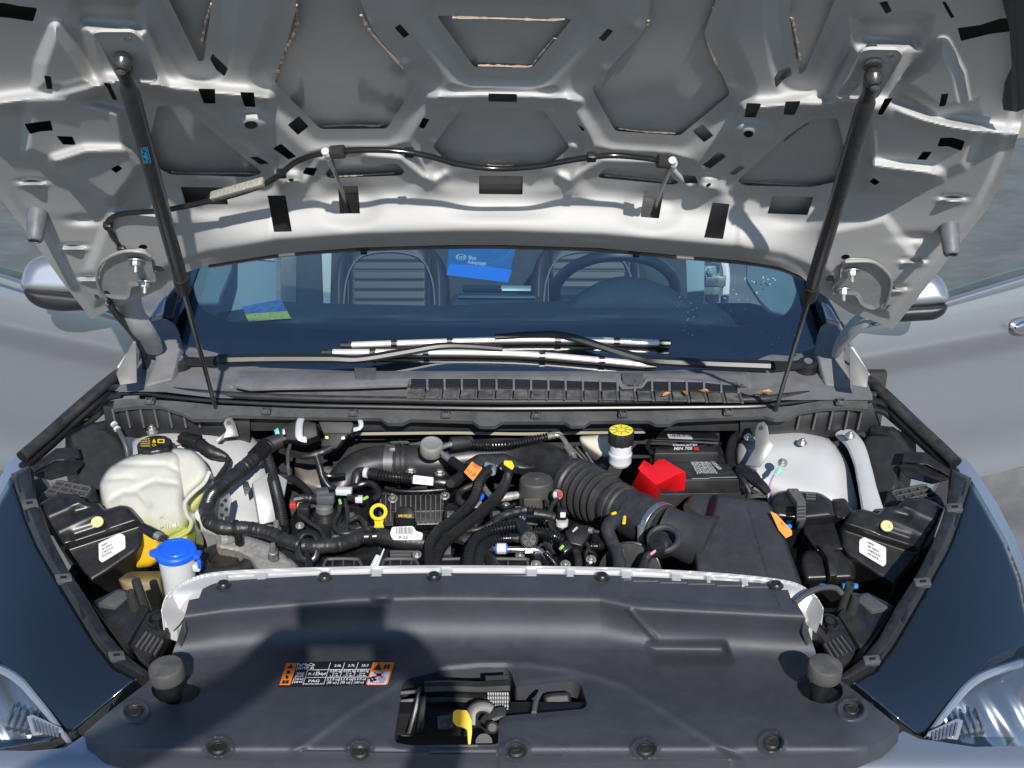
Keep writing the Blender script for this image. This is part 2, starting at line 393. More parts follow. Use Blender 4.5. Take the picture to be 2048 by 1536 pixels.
POCK = {
 'A': rnd([(873, 31), (1145, 37), (1064, 136), (948, 134)], 8),
 'B': rnd([(596, -120), (592, 20), (572, 92), (549, 158), (553, 170), (641, 258), (774, 257), (832, 168), (745, 58), (716, -10), (700, -120)], 8),
 'C': rnd([(1310, -120), (1299, 20), (1290, 60), (1183, 176), (1230, 262), (1360, 271), (1461, 188), (1408, 66), (1432, 0), (1440, -120)], 8),
 'D': rnd([(922, 216), (1088, 220), (1140, 294), (1096, 333), (903, 334), (865, 293)], 8),
 'E': rnd([(315, 212), (370, 214), (397, 240), (470, 300), (526, 346), (500, 354), (342, 349), (318, 337), (300, 275)], 8),
 'F': rnd([(1625, 238), (1675, 236), (1689, 300), (1678, 362), (1625, 374), (1490, 371), (1474, 362), (1570, 275)], 8),
 'G': rnd([(318, -60), (338, 0), (398, 124), (408, 120), (416, 60), (432, -60)], 5),
 'H': rnd([(1590, -50), (1578, 25), (1592, 118), (1600, 150), (1611, 140), (1645, 60), (1690, -50)], 5),
 'I': rnd([(650, 348), (664, 330), (795, 327), (810, 344), (800, 351), (658, 356)], 5),
 'J': rnd([(1196, 352), (1212, 335), (1330, 340), (1358, 366), (1345, 369), (1202, 356)], 5)}
HOLES = [[(958, 351), (1046, 352), (1045, 389), (958, 388)], [(977, 187), (1034, 188), (1034, 204), (977, 203)],
 [(789, 56), (800, 48), (819, 69), (808, 76)], [(1197, 77), (1215, 57), (1227, 62), (1208, 83)], [(837, 254), (846, 235), (859, 239), (848, 258)], [(1150, 243), (1160, 251), (1171, 259), (1166, 263)],
 [(535, 391), (571, 391), (584, 463), (548, 464)], [(361, 374), (451, 375), (456, 409), (371, 408)], [(676, 372), (716, 372), (720, 427), (680, 427)], [(1288, 381), (1327, 384), (1318, 437), (1281, 434)], [(1425, 405), (1459, 408), (1446, 478), (1408, 475)], [(1545, 392), (1627, 394), (1615, 430), (1535, 427)],
 [(396, 177), (430, 178), (431, 207), (408, 207)], [(480, 184), (508, 185), (511, 214), (489, 213)], [(204, 164), (220, 167), (235, 200), (226, 200), (214, 176)], [(88, 151), (102, 153), (105, 178), (94, 178)], [(49, 248), (75, 244), (101, 241), (106, 261), (80, 263), (60, 268)], [(113, 272), (145, 273), (152, 290), (126, 289)], [(221, 338), (236, 330), (246, 337), (232, 346)],
 [(575, 250), (598, 232), (617, 253), (596, 270)], [(546, 297), (562, 287), (593, 313), (577, 319)], [(420, 118), (425, 107), (456, 137), (449, 153), (432, 139)], [(499, 314), (515, 313), (539, 327), (520, 329)], [(605, 347), (612, 335), (635, 336), (627, 352)],
 [(1548, 158), (1556, 142), (1580, 133), (1584, 150), (1567, 160), (1552, 176)], [(1493, 206), (1523, 207), (1511, 235), (1489, 234)], [(1571, 203), (1602, 202), (1589, 230), (1567, 229)], [(1770, 197), (1786, 196), (1765, 230), (1754, 229)], [(1883, 188), (1897, 187), (1891, 212), (1878, 213)], [(1880, 276), (1905, 275), (1930, 282), (1923, 302), (1898, 293), (1875, 293)], [(1846, 303), (1864, 304), (1852, 320), (1834, 319)], [(1738, 363), (1748, 356), (1760, 364), (1750, 371)],
 [(1385, 262), (1405, 248), (1427, 271), (1408, 285)], [(1405, 330), (1438, 303), (1453, 313), (1420, 337)], [(1458, 347), (1480, 330), (1490, 335), (1470, 350)], [(1364, 350), (1390, 352), (1397, 367), (1370, 366)], [(1758, 5), (1774, 2), (1784, 22), (1772, 28)], [(1884, 4), (1891, 3), (1909, 34), (1902, 37)],
 [(1915, 56), (1960, 50), (2000, 37), (2025, 36), (2027, 62), (1980, 68), (1922, 82)], [(-40, 4), (10, 6), (40, 12), (75, 16), (66, 43), (20, 36), (-40, 30)]]
def oval(x, y, a, b, n=14, rot=0.): return [(x + a * math.cos(2 * math.pi * k / n) * math.cos(rot) - b * math.sin(2 * math.pi * k / n) * math.sin(rot), y + a * math.cos(2 * math.pi * k / n) * math.sin(rot) + b * math.sin(2 * math.pi * k / n) * math.cos(rot)) for k in range(n)]
OVALS = [oval(502, 250, 14, 8), oval(1497, 268, 10, 7), oval(286, 494, 9, 5), oval(318, 538, 11, 6, rot=.3), oval(194, 594, 7, 4, rot=.7), oval(1691, 514, 9, 5, rot=-.1), oval(1659, 557, 9, 6, rot=-.3), oval(1776, 615, 8, 4, rot=-.7), oval(582, 360, 6, 3), oval(1417, 370, 6, 3, rot=-.5), oval(248, 574, 4, 3), oval(1668, 562, 4, 3)]
def line_d(pts, x, y): return edgedist(pts, x, y, closed=False)
RIDGE_L = [(-200, 205), (0, 203), (60, 195), (130, 190), (175, 178), (215, 162), (300, 170), (400, 180), (545, 192)]
RIDGE_R = [(1480, 214), (1590, 205), (1690, 205), (1790, 212), (1850, 232), (1900, 246), (1995, 262), (2250, 275)]
REAR = [(-60, 560), (183, 560), (345, 520), (420, 500), (560, 478), (720, 468), (1010, 462), (1330, 480), (1480, 494), (1600, 520), (1786, 575), (2100, 600)]
def hood_h(x, y):
    pd = np.full(x.shape, 1e9)
    for k in 'ABCDEFGHIJ':
        pd = np.minimum(pd, sdf(POCK[k], x, y))
    w = np.clip(pd, 0, 400)
    lip = ss(20, 58, w)
    h = .0105 * lip + .006 * ss(50, 90, w) * 0
    # lower band: leans out toward the windshield edge
    yr = np.interp(x, [p[0] for p in REAR], [p[1] for p in REAR]); d = yr - y
    cen = ss(330, 520, x) * (1 - ss(1480, 1680, x))
    h = h + cen * .046 * (1 - ss(-10, 82, d)) - cen * .014 * ss(8, 34, -d)
    h = h + (1 - cen) * .012 * (1 - ss(-30, 200, d))
    # centre scoop round the middle window
    h = h - .012 * np.exp(-((x - 1002) / 95) ** 4) * np.exp(-((y - 392) / 40) ** 4)
    for cx_, cy_ in ((700, 428), (1304, 436), (560, 455), (1428, 470)): h = h + 0 * x
    for (cx_, cy_, rx_, ry_) in ((700, 410, 56, 40), (1303, 420, 56, 40), (405, 398, 75, 34), (1582, 418, 75, 34)):
        h = h - .008 * np.exp(-(((x - cx_) / rx_) ** 2 + ((y - cy_) / ry_) ** 2) ** 2)
    # the stepped ridge across each wing
    for RD, s0, s1 in ((RIDGE_L, -200, 560), (RIDGE_R, 1465, 2300)):
        yy = np.interp(x, [p[0] for p in RD], [p[1] for p in RD]); dd = y - yy; msk = ss(s0, s0 + 25, x) * (1 - ss(s1 - 25, s1, x))
        h = h + msk * (.020 * np.exp(-((dd - 4) / 15) ** 2) + .004 * ss(-10, 12, dd))
    # strut mount beds, domes and stamped blocks
    def blk(poly, hh, w_): return hh * ss(-w_, w_ * .2, -sdf(poly, x, y) - w_ * .2)
    h = h + blk([(175, 60), (285, 70), (325, 172), (240, 185), (200, 150)], .012, 22) + blk([(1725, 85), (1815, 95), (1775, 205), (1670, 205)], .012, 22)
    h = h - blk([(150, 5), (280, 5), (275, 48), (165, 40)], .014, 26) - blk([(1715, 40), (1850, 40), (1835, 85), (1725, 90)], .014, 26)
    h = h + blk([(85, 130), (110, 58), (140, 100), (180, 165), (130, 178), (80, 172)], .020, 26) + blk([(1810, 170), (1850, 140), (1885, 90), (1915, 150), (1925, 210), (1880, 222)], .020, 26)
    h = h + blk([(60, 215), (160, 205), (240, 225), (250, 300), (170, 305), (110, 325), (55, 300)], .016, 20) + blk([(1735, 220), (1850, 245), (1960, 262), (1925, 330), (1870, 355), (1745, 335)], .016, 20)
    h = h + blk([(110, 322), (170, 303), (262, 304), (285, 330), (232, 400), (215, 398)], .022, 24) + blk([(1738, 330), (1860, 340), (1880, 352), (1790, 372), (1735, 372)], .018, 24)
    h = h + blk([(225, 425), (335, 440), (345, 525), (295, 560), (215, 600), (180, 540)], .008, 20) + blk([(1650, 465), (1770, 440), (1830, 520), (1760, 600), (1690, 580), (1640, 530)], .008, 20)
    for (ex, ey) in ((65, 366), (146, 495), (180, 558), (1905, 398), (1828, 523), (1790, 578)):
        h = h + .011 * np.exp(-((x - ex) / 20) ** 2) * (np.exp(-((y - ey - 4) / 5) ** 2) - .9 * np.exp(-((y - ey + 4) / 4) ** 2))
    for (ex, ey) in ((170, 440), (1830, 475)): h = h - .008 * np.exp(-((x - ex) / 34) ** 2 - ((y - ey) / 9) ** 2)
    # little hooks along the pocket rims
    for (ex, ey) in ((735, 48), (810, 128), (1275, 55), (1210, 140), (905, 222), (1104, 226), (868, 288), (1146, 294), (548, 148), (1462, 176)):
        h = h + .006 * np.exp(-((x - ex) / 13) ** 2 - ((y - ey) / 10) ** 2)
    # ovals stand on bosses
    for (ex, ey) in ((502, 250), (1497, 268)): h = h + .016 * np.exp(-(((x - ex) / 36) ** 2 + ((y - ey) / 24) ** 2) ** 2)
    for (ex, ey) in ((582, 358), (1417, 368)): h = h + .010 * np.exp(-(((x - ex) / 24) ** 2 + ((y - ey) / 16) ** 2) ** 2)
    # bead grooves hugging the lower slots
    for pts in ([(735, 312), (800, 318), (845, 355), (870, 362), (890, 350)], [(1120, 352), (1140, 362), (1165, 345), (1205, 322), (1330, 326), (1375, 372), (1440, 380)], [(470, 285), (540, 330), (565, 372), (610, 368), (640, 320), (670, 318)], [(860, 195), (960, 192), (1060, 194), (1160, 202)]):
        h = h + .007 * np.exp(-(line_d(pts, x, y) / 9) ** 2)
    for pts in ([(280, 195), (300, 192), (365, 194), (430, 235), (520, 310)], [(1480, 330), (1570, 250), (1620, 222), (1690, 222), (1705, 245)]):
        h = h + .005 * np.exp(-(line_d(pts, x, y) / 8) ** 2)
    # cross beam of the middle hexagons
    h = h + .006 * np.exp(-((y - 200) / 14) ** 2) * ss(840, 880, x) * (1 - ss(1140, 1180, x))
    # hem round the outside
    e = edgedist(HOOD_OUT, x, y)
    h = h - .008 * (1 - ss(14, 32, e))
    return h
hood = field('hood', HOOD_OUT, hs, paint_in, car, hood_h, [*POCK.values(), *HOLES, *OVALS], step=3., smooth=45)
hood['label'] = 'raised silver hood seen from its stamped underside'
sk_out = [(183 + 6, 639 - 4), *HOOD_OUT[1:18], (1780, 655), *HOOD_OUT[19:]]
sk = field('outer_skin', sk_out, HoodSurf(-.011), skin_in, hood, lambda x, y: -.004 * np.sin(x / 300.) , step=16.)
dk = M('cavity_shade_dark', (.020, .020, .019), .7); dk2 = M('cavity_shade_olive', (.075, .073, .068), .6)
for i, q in enumerate(HOLES):  # dark plates added behind the holes, painting in the shade of deep cavities
    c = np.mean(q, 0); MB().slab([tuple(c + (np.array(p) - c) * 1.35) for p in q], HoodFlat(-.0085), .001, 0).build('cavity_shade', dk2 if i in (0, 1) or 6 <= i <= 11 or i in (19, 21, 24) else dk, hood)
# tan sealer beads squeezed out along the pocket edges
def bead(pts, r=.0023, lift=-.006):
    P = HoodSurf(lift); a = np.array(pts, float)
    MB().tube([Vector(p) for p in P(a[:, 0], a[:, 1])], r, 6, ds=.004, wob=.45, flat=.7).build('sealer_bead', sealer, hood)
for pts in ([(645, 253), (700, 250), (758, 251), (770, 240)], [(1236, 256), (1290, 263), (1350, 266)], [(342, 344), (400, 347), (470, 346), (515, 348)], [(1480, 362), (1530, 366), (1600, 370), (1640, 371)], [(905, 35), (1000, 37), (1090, 40), (1130, 38)], [(956, 131), (1000, 132), (1060, 133), (1075, 118), (1110, 75)],
            [(590, 10), (592, 60), (568, 110), (556, 150), (552, 164)], [(1428, 15), (1412, 70), (1432, 130), (1452, 172)], [(975, 331), (1010, 332), (1030, 332)], [(660, 352), (720, 350), (790, 346)], [(1208, 350), (1270, 356), (1340, 364)], [(1582, 35), (1592, 80), (1598, 118)], [(425, 8), (412, 50), (404, 90)], [(722, 30), (738, 62), (790, 120), (812, 140)], [(1296, 40), (1282, 66), (1230, 120)], [(1570, 282), (1600, 258), (1615, 248)], [(1492, 335), (1486, 343), (1480, 345)]): bead(pts)
def flat(poly): a = np.array(poly, float); return float(np.max(hood_h(a[:, 0], a[:, 1]))) + .003
# strut brackets: plate with holes on the hood
for side, poly, hl in (('l', [(184, 68), (200, 64), (265, 64), (285, 80), (316, 160), (308, 167), (240, 164)], [oval(256, 79, 9, 6, rot=.3)]), ('r', [(1722, 103), (1740, 99), (1796, 100), (1806, 112), (1756, 195), (1745, 201), (1678, 195), (1675, 188)], [oval(1779, 113, 9, 6, rot=-.5), oval(1707, 171, 10, 8, rot=-.6)])):
    def hx(x, y, poly=poly): return .0025 * (1 - ss(0, 7, edgedist(poly, x, y)))
    field('strut_bracket', rnd(poly, 8), HoodSurf(flat(poly)), paint_in, hood, hx, hl, 2.5, .004, 30)
field('edge_seal', [(1998, -20), (2052, -40), (2062, 60), (2056, 215), (2034, 224), (2006, 220), (2012, 180), (2026, 150), (2020, 60)], HoodSurf(.026), M('edge_seal_rubber', (.02, .02, .022), .55, dust=.1), hood, lambda x, y: .008 * ss(0, 18, x - 2010 - .05 * y), (), 3., .012)
# rubber buffers at the hood's edge
def buffer(px, py):
    p = Vector(HoodSurf(.012)(px, py - 22)); ax = Vector((0, -.62, -.78))
    MB().lathe([(.0165, 0), (.0160, .008), (.0155, .02), (.0125, .052), (.0105, .055), (.0075, .0555), (.0075, .052)], p, ax, 28).build('rubber_buffer', M('grey_rubber', (.10, .105, .12), .5, var=.25, vscale=70, bump=.3), hood)
buffer(76, 440); buffer(1897, 468)
# rear edge seal under the hood's windshield edge, with two clips
ed = [(420, 532), (560, 511), (720, 499), (900, 494), (1010, 494), (1200, 500), (1330, 512), (1480, 525), (1560, 538), (1605, 558)]
a = np.array(ed, float); MB().tube([Vector(p) for p in HoodSurf(.006)(a[:, 0], a[:, 1])], .006, 8, flat=.6).build('edge_flange', M('edge_grey', (.16, .155, .15), .4, .3), hood)
for px, py in ((725, 497), (1270, 503)):
    p = Vector(HoodSurf(.02)(px, py)); MB().box(p, (.022, .006, .006)).box(p + Vector((.002, -.001, -.006)), (.011, .006, .008)).build('edge_clip', blackd, hood)
for px, py in ((478, 502), (582, 494), (832, 475), (918, 472), (1000, 473), (1085, 475), (1165, 480), (1405, 502), (1500, 512)):
    p = Vector(HoodSurf(.030)(px, py)); MB().tube([p + HU * -.012, p + HV * .008, p + HU * .012], .0022, 6).build('hem_tab', paint_in, hood)
# hinges
def hinge(arm, plate_, wire, nuts, s):
    h = tag(link('hood_hinge', MB().tube([at_h(*q) for q in arm], [.022, .024, .026, .026, .022, .02], 12, flat=.55).bm_mesh('hood_hinge'), M('hinge_grey_paint', (.34, .345, .35), .5, .1, var=.12, vscale=30, dust=.2), car))
    field('hinge_plate', rnd(plate_, 14), HoodSurf(flat(plate_)), MATS['hinge_grey_paint'], h, lambda x, y: .002 * (1 - ss(0, 8, edgedist(plate_, x, y))), (), 3, .006, 30)
    MB().tube([Vector(HoodSurf(flat(plate_) + .004)(*q)) for q in wire], .0030, 8).build('hinge_rim', M('bare_bright_metal', (.32, .31, .29), .4, .2), h)
    for q in nuts: MB().nut(HoodSurf(flat(plate_) + .002)(*q), HN * .55 + Vector((0, -.25, -.8)), .0075, .011, 1.9, .010).build('nut', steel, h)
def at_h(px, py, y): return atY(px, py, y)
def bm_mesh(s, name):
    me = bpy.data.meshes.new(name); s.bm.to_mesh(me); s.bm.free(); me.shade_smooth(); me.set_sharp_from_angle(angle=R(40)); return me
MB.bm_mesh = bm_mesh
hinge([(262, 552, 2.30), (258, 590, 2.29), (262, 620, 2.30), (282, 655, 2.34), (300, 680, 2.40), (306, 700, 2.46)], [(215, 520), (240, 506), (288, 503), (303, 520), (305, 540), (315, 560), (300, 572), (262, 572), (258, 600), (225, 598), (205, 590), (196, 555)], [(212, 598), (200, 580), (194, 555), (200, 530), (222, 512), (252, 502), (285, 504), (300, 512)], [(272, 520), (290, 563)], -1)
hinge([(1722, 570, 2.30), (1742, 600, 2.29), (1735, 630, 2.30), (1708, 655, 2.34), (1685, 680, 2.40), (1675, 700, 2.46)], [(1680, 545), (1684, 528), (1700, 522), (1745, 524), (1772, 540), (1782, 570), (1775, 600), (1750, 622), (1722, 612), (1712, 590), (1665, 590), (1664, 575), (1680, 560)], [(1769, 614), (1778, 590), (1782, 562), (1774, 545), (1755, 528), (1735, 522), (1690, 523)], [(1704, 540), (1687, 578)], 1)
# ------------------------------------------------------------------ front cover over the radiator (radiator sight shield)
COV_OUT = [(410, 1165), (520, 1157), (650, 1150), (870, 1146), (1000, 1147), (1200, 1150), (1400, 1159), (1500, 1164), (1572, 1170), (1582, 1196), (1592, 1202), (1606, 1228), (1618, 1264), (1635, 1316), (1671, 1354), (1697, 1372), (1750, 1414), (1800, 1454), (1770, 1480), (1706, 1508), (1580, 1518), (1448, 1523), (1000, 1528), (700, 1528), (520, 1526), (400, 1520), (255, 1507), (199, 1489), (168, 1466), (225, 1418), (292, 1367), (338, 1324), (352, 1287), (372, 1222), (378, 1200), (398, 1196)]
LATCH_HOLE = rnd([(805, 1367), (817, 1357), (879, 1342), (1012, 1335), (1023, 1345), (1031, 1374), (1145, 1362), (1162, 1368), (1175, 1410), (1166, 1418), (1009, 1432), (998, 1441), (996, 1489), (824, 1491), (793, 1486), (788, 1476)], 7)
STOPH = [oval(352, 1378, 50, 32), oval(1640, 1376, 48, 30, rot=.25)]
ZC = .915
SEATS = [(271, 1422, 26, 20), (437, 1494, 27, 21), (720, 1502, 24, 20), (1032, 1500, 24, 20), (1290, 1497, 25, 20), (1543, 1484, 26, 21), (1703, 1418, 27, 21)]
def cov_h(x, y):
    yt = np.interp(x, [330, 450, 700, 850, 1200, 1280, 1650], [1240, 1222, 1200, 1196, 1199, 1218, 1236])   # top of the sloping face
    yb = np.interp(x, [330, 700, 1000, 1300, 1650], [1322, 1302, 1300, 1304, 1326])                         # foot of it
    d = (y - yt) / (yb - yt)
    dc = np.clip((d + np.sqrt(d * d + .006)) / 2, 0, 1); h = -.003 + .080 * (1 - dc) ** 1.7 - .012 * (1 - ss(-.12, .22, d)) * 0
    h = h + .028 * ss(0, 1, (y - yb - 10) / 150)
    # curve down toward the front
    h = h - .060 * ss(1490, 1560, y) - .05 * ss(1690, 1830, x) * ss(1380, 1480, y) * .6 - .05 * ss(300, 150, x) * ss(1400, 1480, y) * .6
    # arched crease over the latch opening running out both ways
    arch = [(590, 1500), (700, 1420), (780, 1372), (860, 1335), (960, 1323), (1060, 1325), (1150, 1338), (1250, 1368), (1340, 1425), (1490, 1520)]
    dd = edgedist(arch, x, y, closed=False); h = h + .0022 * np.exp(-(dd / 8) ** 2) - .003 * ss(0, 1, inside(arch, x, y) * 1.) * ss(0, 16, dd)
    # raised oblong, small notch at the top, short diagonal crease
    h = h + .007 * np.exp(-(((x - 1385) / 80) ** 4 + ((y - 1315) / 15) ** 4)) * 0
    ob = [(1300, 1292), (1445, 1292), (1460, 1320), (1310, 1322)]; s_ = -sdf(ob, x, y); h = h - .013 * ss(-14, 8, s_) * (1 - ss(1300, 1325, y) * .5)
    h = h + .010 * np.exp(-((x - 764) / 18) ** 4 - ((y - 1192) / 11) ** 4)
    h = h + .004 * np.exp(-(edgedist([(1260, 1222), (1310, 1276)], x, y, closed=False) / 5) ** 2)
    h = h - .0025 * inside([(1245, 1160), (1545, 1176), (1562, 1218), (1250, 1196)], x, y)
    h = h - .0035 * ss(0, 3, (x - 823) * (x < 998)) * ss(998, 995, x) * ss(1489, 1492, y)
    for (cx_, cy_, a, b) in SEATS:
        q = np.hypot((x - cx_) / a, (y - cy_) / b); h = h + .004 * np.exp(-((q - 1) / .16) ** 2) - .010 * (1 - ss(.45, .95, q))
    e = edgedist(LATCH_HOLE, x, y); h = h - .004 * (1 - ss(0, 14, e))
    return h
cover = field('radiator_cover', COV_OUT, Z(ZC), coverm, car, cov_h, [LATCH_HOLE, *STOPH], 3., .03, 50)
cover['label'] = 'textured black plastic cover across the front of the engine bay'
lipw = MB()
for (cx_, cy_, a, b) in SEATS:
    c = at(cx_, cy_ + 3, ZC + float(cov_h(np.array([cx_ * 1.]), np.array([cy_ * 1.]))[0]) + .001); MB().lathe([(.0125, -.004), (.0125, .001), (.0105, .0035), (.0085, .0035), (.008, .0022), (.003, .0022)], c, TOP, 24).box(c + Vector((0, 0, .0025)), (.010, .0022, .002), Matrix.Rotation(random.uniform(0, 3), 3, 'Z')).build('push_clip', blackm, cover)
for px, py in ((447, 1171), (649, 1156), (868, 1154), (1204, 1155), (1552, 1172)):
    c = at(px, py, ZC + .078); MB().lathe([(.0125, 0), (.0125, .002), (.010, .004), (.0085, .0065), (.004, .0072)], c, TOP, 24).build('push_clip', black, cover)
# the flange below the front edge
front = [(150, 1468), (199, 1493), (255, 1511), (400, 1524), (520, 1530), (700, 1532), (1000, 1532), (1448, 1527), (1580, 1522), (1706, 1512), (1770, 1484), (1806, 1456)]
def ribbon(name, A, B, pa, pb, mat, parent, n=1, smooth=40, thick=0):
    """sheet between two pixel lines, each on its own surface"""
    a, b = np.array(A, float), np.array(B, float); P, Q = pa(a[:, 0], a[:, 1]), pb(b[:, 0], b[:, 1]); m = len(A); V = []; F = []
    for i in range(n + 1): V += [tuple(p) for p in P + (Q - P) * i / n]
    for i in range(n):
        for k in range(m - 1): F.append((i * m + k, (i + 1) * m + k, (i + 1) * m + k + 1, i * m + k + 1))
    return mesh(name, V, F, mat, parent, smooth)
# silver bumper in front of it
BUMP = [(-60, 1500), (60, 1502), (130, 1496), (166, 1472), (199, 1497), (255, 1515), (400, 1528), (520, 1534), (700, 1537), (1000, 1537), (1448, 1531), (1580, 1526), (1706, 1516), (1775, 1486), (1806, 1462), (1840, 1478), (1950, 1494), (2110, 1490), (2110, 1640), (-60, 1640)]
bumper = field('bumper', BUMP, Z(.90), paint, car, lambda x, y: -.10 * ss(1500, 1700, y) - .035 * np.clip((np.abs(x - 985) - 500) / 500, 0, 2) ** 2, (), 5.)
bumper['label'] = 'silver front bumper top edge'
# rubber stops
def stop(px, py, tilt):
    c = at(px, py + 48, ZC + .002); ax = Vector(tilt).normalized()
    s = MB().lathe([(.0255, .044), (.0265, .047), (.0258, .0645), (.0242, .0672), (.018, .0680)], c, ax, 40).build('rubber_stop', M('grey_stop_rubber', (.050, .049, .047), .62, bump=.3, dust=.25), car, 40)
    s['label'] = 'round grey rubber hood stop'
    MB().lathe([(.0125, 0), (.0125, .020), (.015, .022), (.015, .044)], c, ax, 24).build('threaded_post', black, s)
    MB().lathe([(.052, -.012), (.052, -.01)], c, TOP, 24).build('stop_base', blackd, s)
stop(347, 1352, (-.05, -.10, 1)); stop(1636, 1349, (.06, -.08, 1))
# ------------------------------------------------------------------ radiator support lip in light paint
RS_A = [(322, 1222), (330, 1195), (352, 1172), (385, 1155), (430, 1144), (520, 1138), (650, 1134), (820, 1131), (1000, 1131), (1200, 1134), (1350, 1140), (1480, 1149), (1570, 1160), (1606, 1172), (1632, 1192), (1648, 1218)]
RS_B = [(350, 1232), (364, 1211), (381, 1191), (408, 1176), (440, 1164), (525, 1158), (650, 1154), (820, 1151), (1000, 1151), (1200, 1154), (1350, 1161), (1480, 1170), (1545, 1178), (1580, 1196), (1600, 1216), (1612, 1240)]
def smooth2(P):
    q, _, _ = path([(x, y, 0) for x, y in P], 1, 9.); return [(p.x, p.y) for p in q]
RS_A, RS_B = smooth2(RS_A), smooth2(RS_B)
rs_poly = RS_A + RS_B[::-1]
RSl = [(455, 1154, 510, 1151), (535, 1150, 640, 1146), (660, 1145, 740, 1142), (765, 1142, 880, 1141), (905, 1141, 1050, 1141), (1075, 1142, 1130, 1143), (1150, 1144, 1240, 1146), (1265, 1147, 1340, 1151), (1365, 1153, 1410, 1156), (1425, 1158, 1480, 1162), (1500, 1165, 1545, 1170)]
def rs_h(x, y):
    h = .004 * (1 - ss(2, 6, edgedist(RS_A, x, y, closed=False))) - .030 * ss(1176, 1236, y)
    for (xa, ya, xb, yb) in RSl: h = h - .008 * ss(-4, 3, -sdf([(xa, ya - 3), (xb, yb - 3), (xb, yb + 7), (xa, ya + 7)], x, y))
    return h
rsup = field('radiator_support', rs_poly, Z(.992), bay_paint, car, rs_h, (), 2.5, .05, 35)
rsup['label'] = 'light painted radiator support lip with slots'
for (cx_, s) in ((338, -1), (1634, 1)):
    ribbon('support_corner', [(cx_ - 14 * s, 1178), (cx_, 1196), (cx_ + 14 * s, 1222)], [(cx_ - 34 * s, 1230), (cx_ - 20 * s, 1250), (cx_ - 2 * s, 1266)], Z(.990), Z(.955), bay_paint, rsup, 6)
# ------------------------------------------------------------------ engine bay shell
bay = MB()
bay.box((0, 2.05, .42), (1.9, 1.2, .02)).build('under_tray', blackd, car)
MB().box((0, 1.55, .66), (1.10, .03, .5)).build('radiator', blackd, car)
fire = MB().box((0, 2.50, .74), (1.62, .02, .66)).build('firewall', M('dark_firewall', (.018, .018, .018), .7, bump=.3), car)
for s in (-1, 1):
    MB().box((s * .80, 2.22, .62), (.02, .6, .55)).build('inner_fender', blackd, car)
# ------------------------------------------------------------------ cowl: seal, channel, panel, vents
cowl = field('cowl_panel', [(300, 640), (350, 640), (372, 690), (430, 705), (520, 735), (700, 742), (1000, 742), (1300, 742), (1480, 735), (1560, 700), (1632, 690), (1645, 640), (1690, 640), (1715, 720), (1745, 790), (1745, 800), (1560, 800), (1000, 806), (430, 796), (330, 784), (230, 782), (270, 740), (295, 690)],
             Plane((0, 2.42, 1.075), (0, -.16, 1)), greyp, car, lambda x, y: .010 * ss(742, 748, y) * (1 - ss(768, 776, y)) * ss(470, 490, x) * (1 - ss(1485, 1500, x)) - .012 * ss(770, 778, y) * ss(440, 490, x) * (1 - ss(1470, 1520, x)) + .006 * ss(400, 330, x) * ss(745, 690, y) + .006 * ss(1590, 1660, x) * ss(745, 690, y), [], 4.)
cowl['label'] = 'weathered grey cowl panel below the windshield'
cpl = Plane((0, 2.42, 1.087), (0, -.16, 1))
# raised lip that carries the louvers, with two flap notches
MB().slab([(470, 770), (480, 752), (560, 748), (700, 746), (706, 746), (712, 757), (748, 757), (754, 746), (1000, 745), (1238, 750), (1244, 762), (1256, 772), (1276, 772), (1288, 762), (1292, 752), (1400, 758), (1478, 766), (1480, 772), (1400, 764), (1295, 762), (1285, 776), (1245, 778), (1232, 764), (1000, 757), (820, 757), (815, 768), (700, 772), (560, 774), (500, 776)], cpl.off(.004), .008, .001).build('cowl_lip', greyp, cowl)
for px, py in ((730, 745), (1265, 755)): MB().slab([(px - 22, py - 10), (px + 22, py - 10), (px + 20, py + 14), (px - 19, py + 12)], cpl.off(.006), .004, .001).build('cowl_flap', darkgreyp, cowl)
meshm = M('vent_mesh', (.012, .012, .012), .5, bump=1., bscale=1400)
for k in range(19):
    x0 = 822 + k * 34.6; x1 = x0 + 29; dy = .00004 * (x0 - 822) * (x0 - 822) * .55
    y0 = 756 + dy; skew = -4 + 0 * k
    if k < 19:
        MB().slab([(x0, y0), (x1, y0), (x1 + 1, y0 + 19), (x0 + 1, y0 + 19)], cpl.off(.0035), .003, .0005, 1).build('vent_mesh', meshm, cowl)
        MB().slab([(x1 + 1, y0 - 2), (x1 + 5.5, y0 - 2), (x1 + 6, y0 + 20), (x1 + 1.5, y0 + 20)], cpl.off(.006), .006, .0005, 1).build('vent_rib', greyp, cowl)
    MB().slab([(x0 + k * .5 - 4, y0 + 21), (x1 + k * .5 - 6, y0 + 21), (x1 + k * 1. - 9, y0 + 40), (x0 + k * 1. - 9, y0 + 40)], cpl.off(.0006), .002, .0005, 1).build('louver', M('louver_dusty', (.05, .048, .044), .7, var=.4, vscale=70, dust=.5), cowl)
    MB().slab([(x1 + k * .5 - 6, y0 + 21), (x1 + k * .5 - 1, y0 + 21), (x1 + k * 1. - 4, y0 + 40), (x1 + k * 1. - 9, y0 + 40)], cpl.off(.004), .004, .0005, 1).build('louver_rib', darkgreyp, cowl)
ws = [(218, 776, 1.045), (250, 774, 1.06), (290, 773, 1.065), (330, 779, 1.065), (430, 788, 1.065), (600, 796, 1.065), (800, 800, 1.065), (1000, 803, 1.065), (1300, 801, 1.065), (1500, 799, 1.065), (1560, 794, 1.065), (1640, 786, 1.062), (1700, 785, 1.06), (1750, 790, 1.05)]
seal = MB().tube([at(*q) for q in ws], .0075, 14).build('hood_seal', rubber, car); seal['label'] = 'long black rubber seal across the cowl'
MB().tube([at(x, y + 14, z - .006) for x, y, z in ws], .0045, 8).build('seal_lip', black, seal)
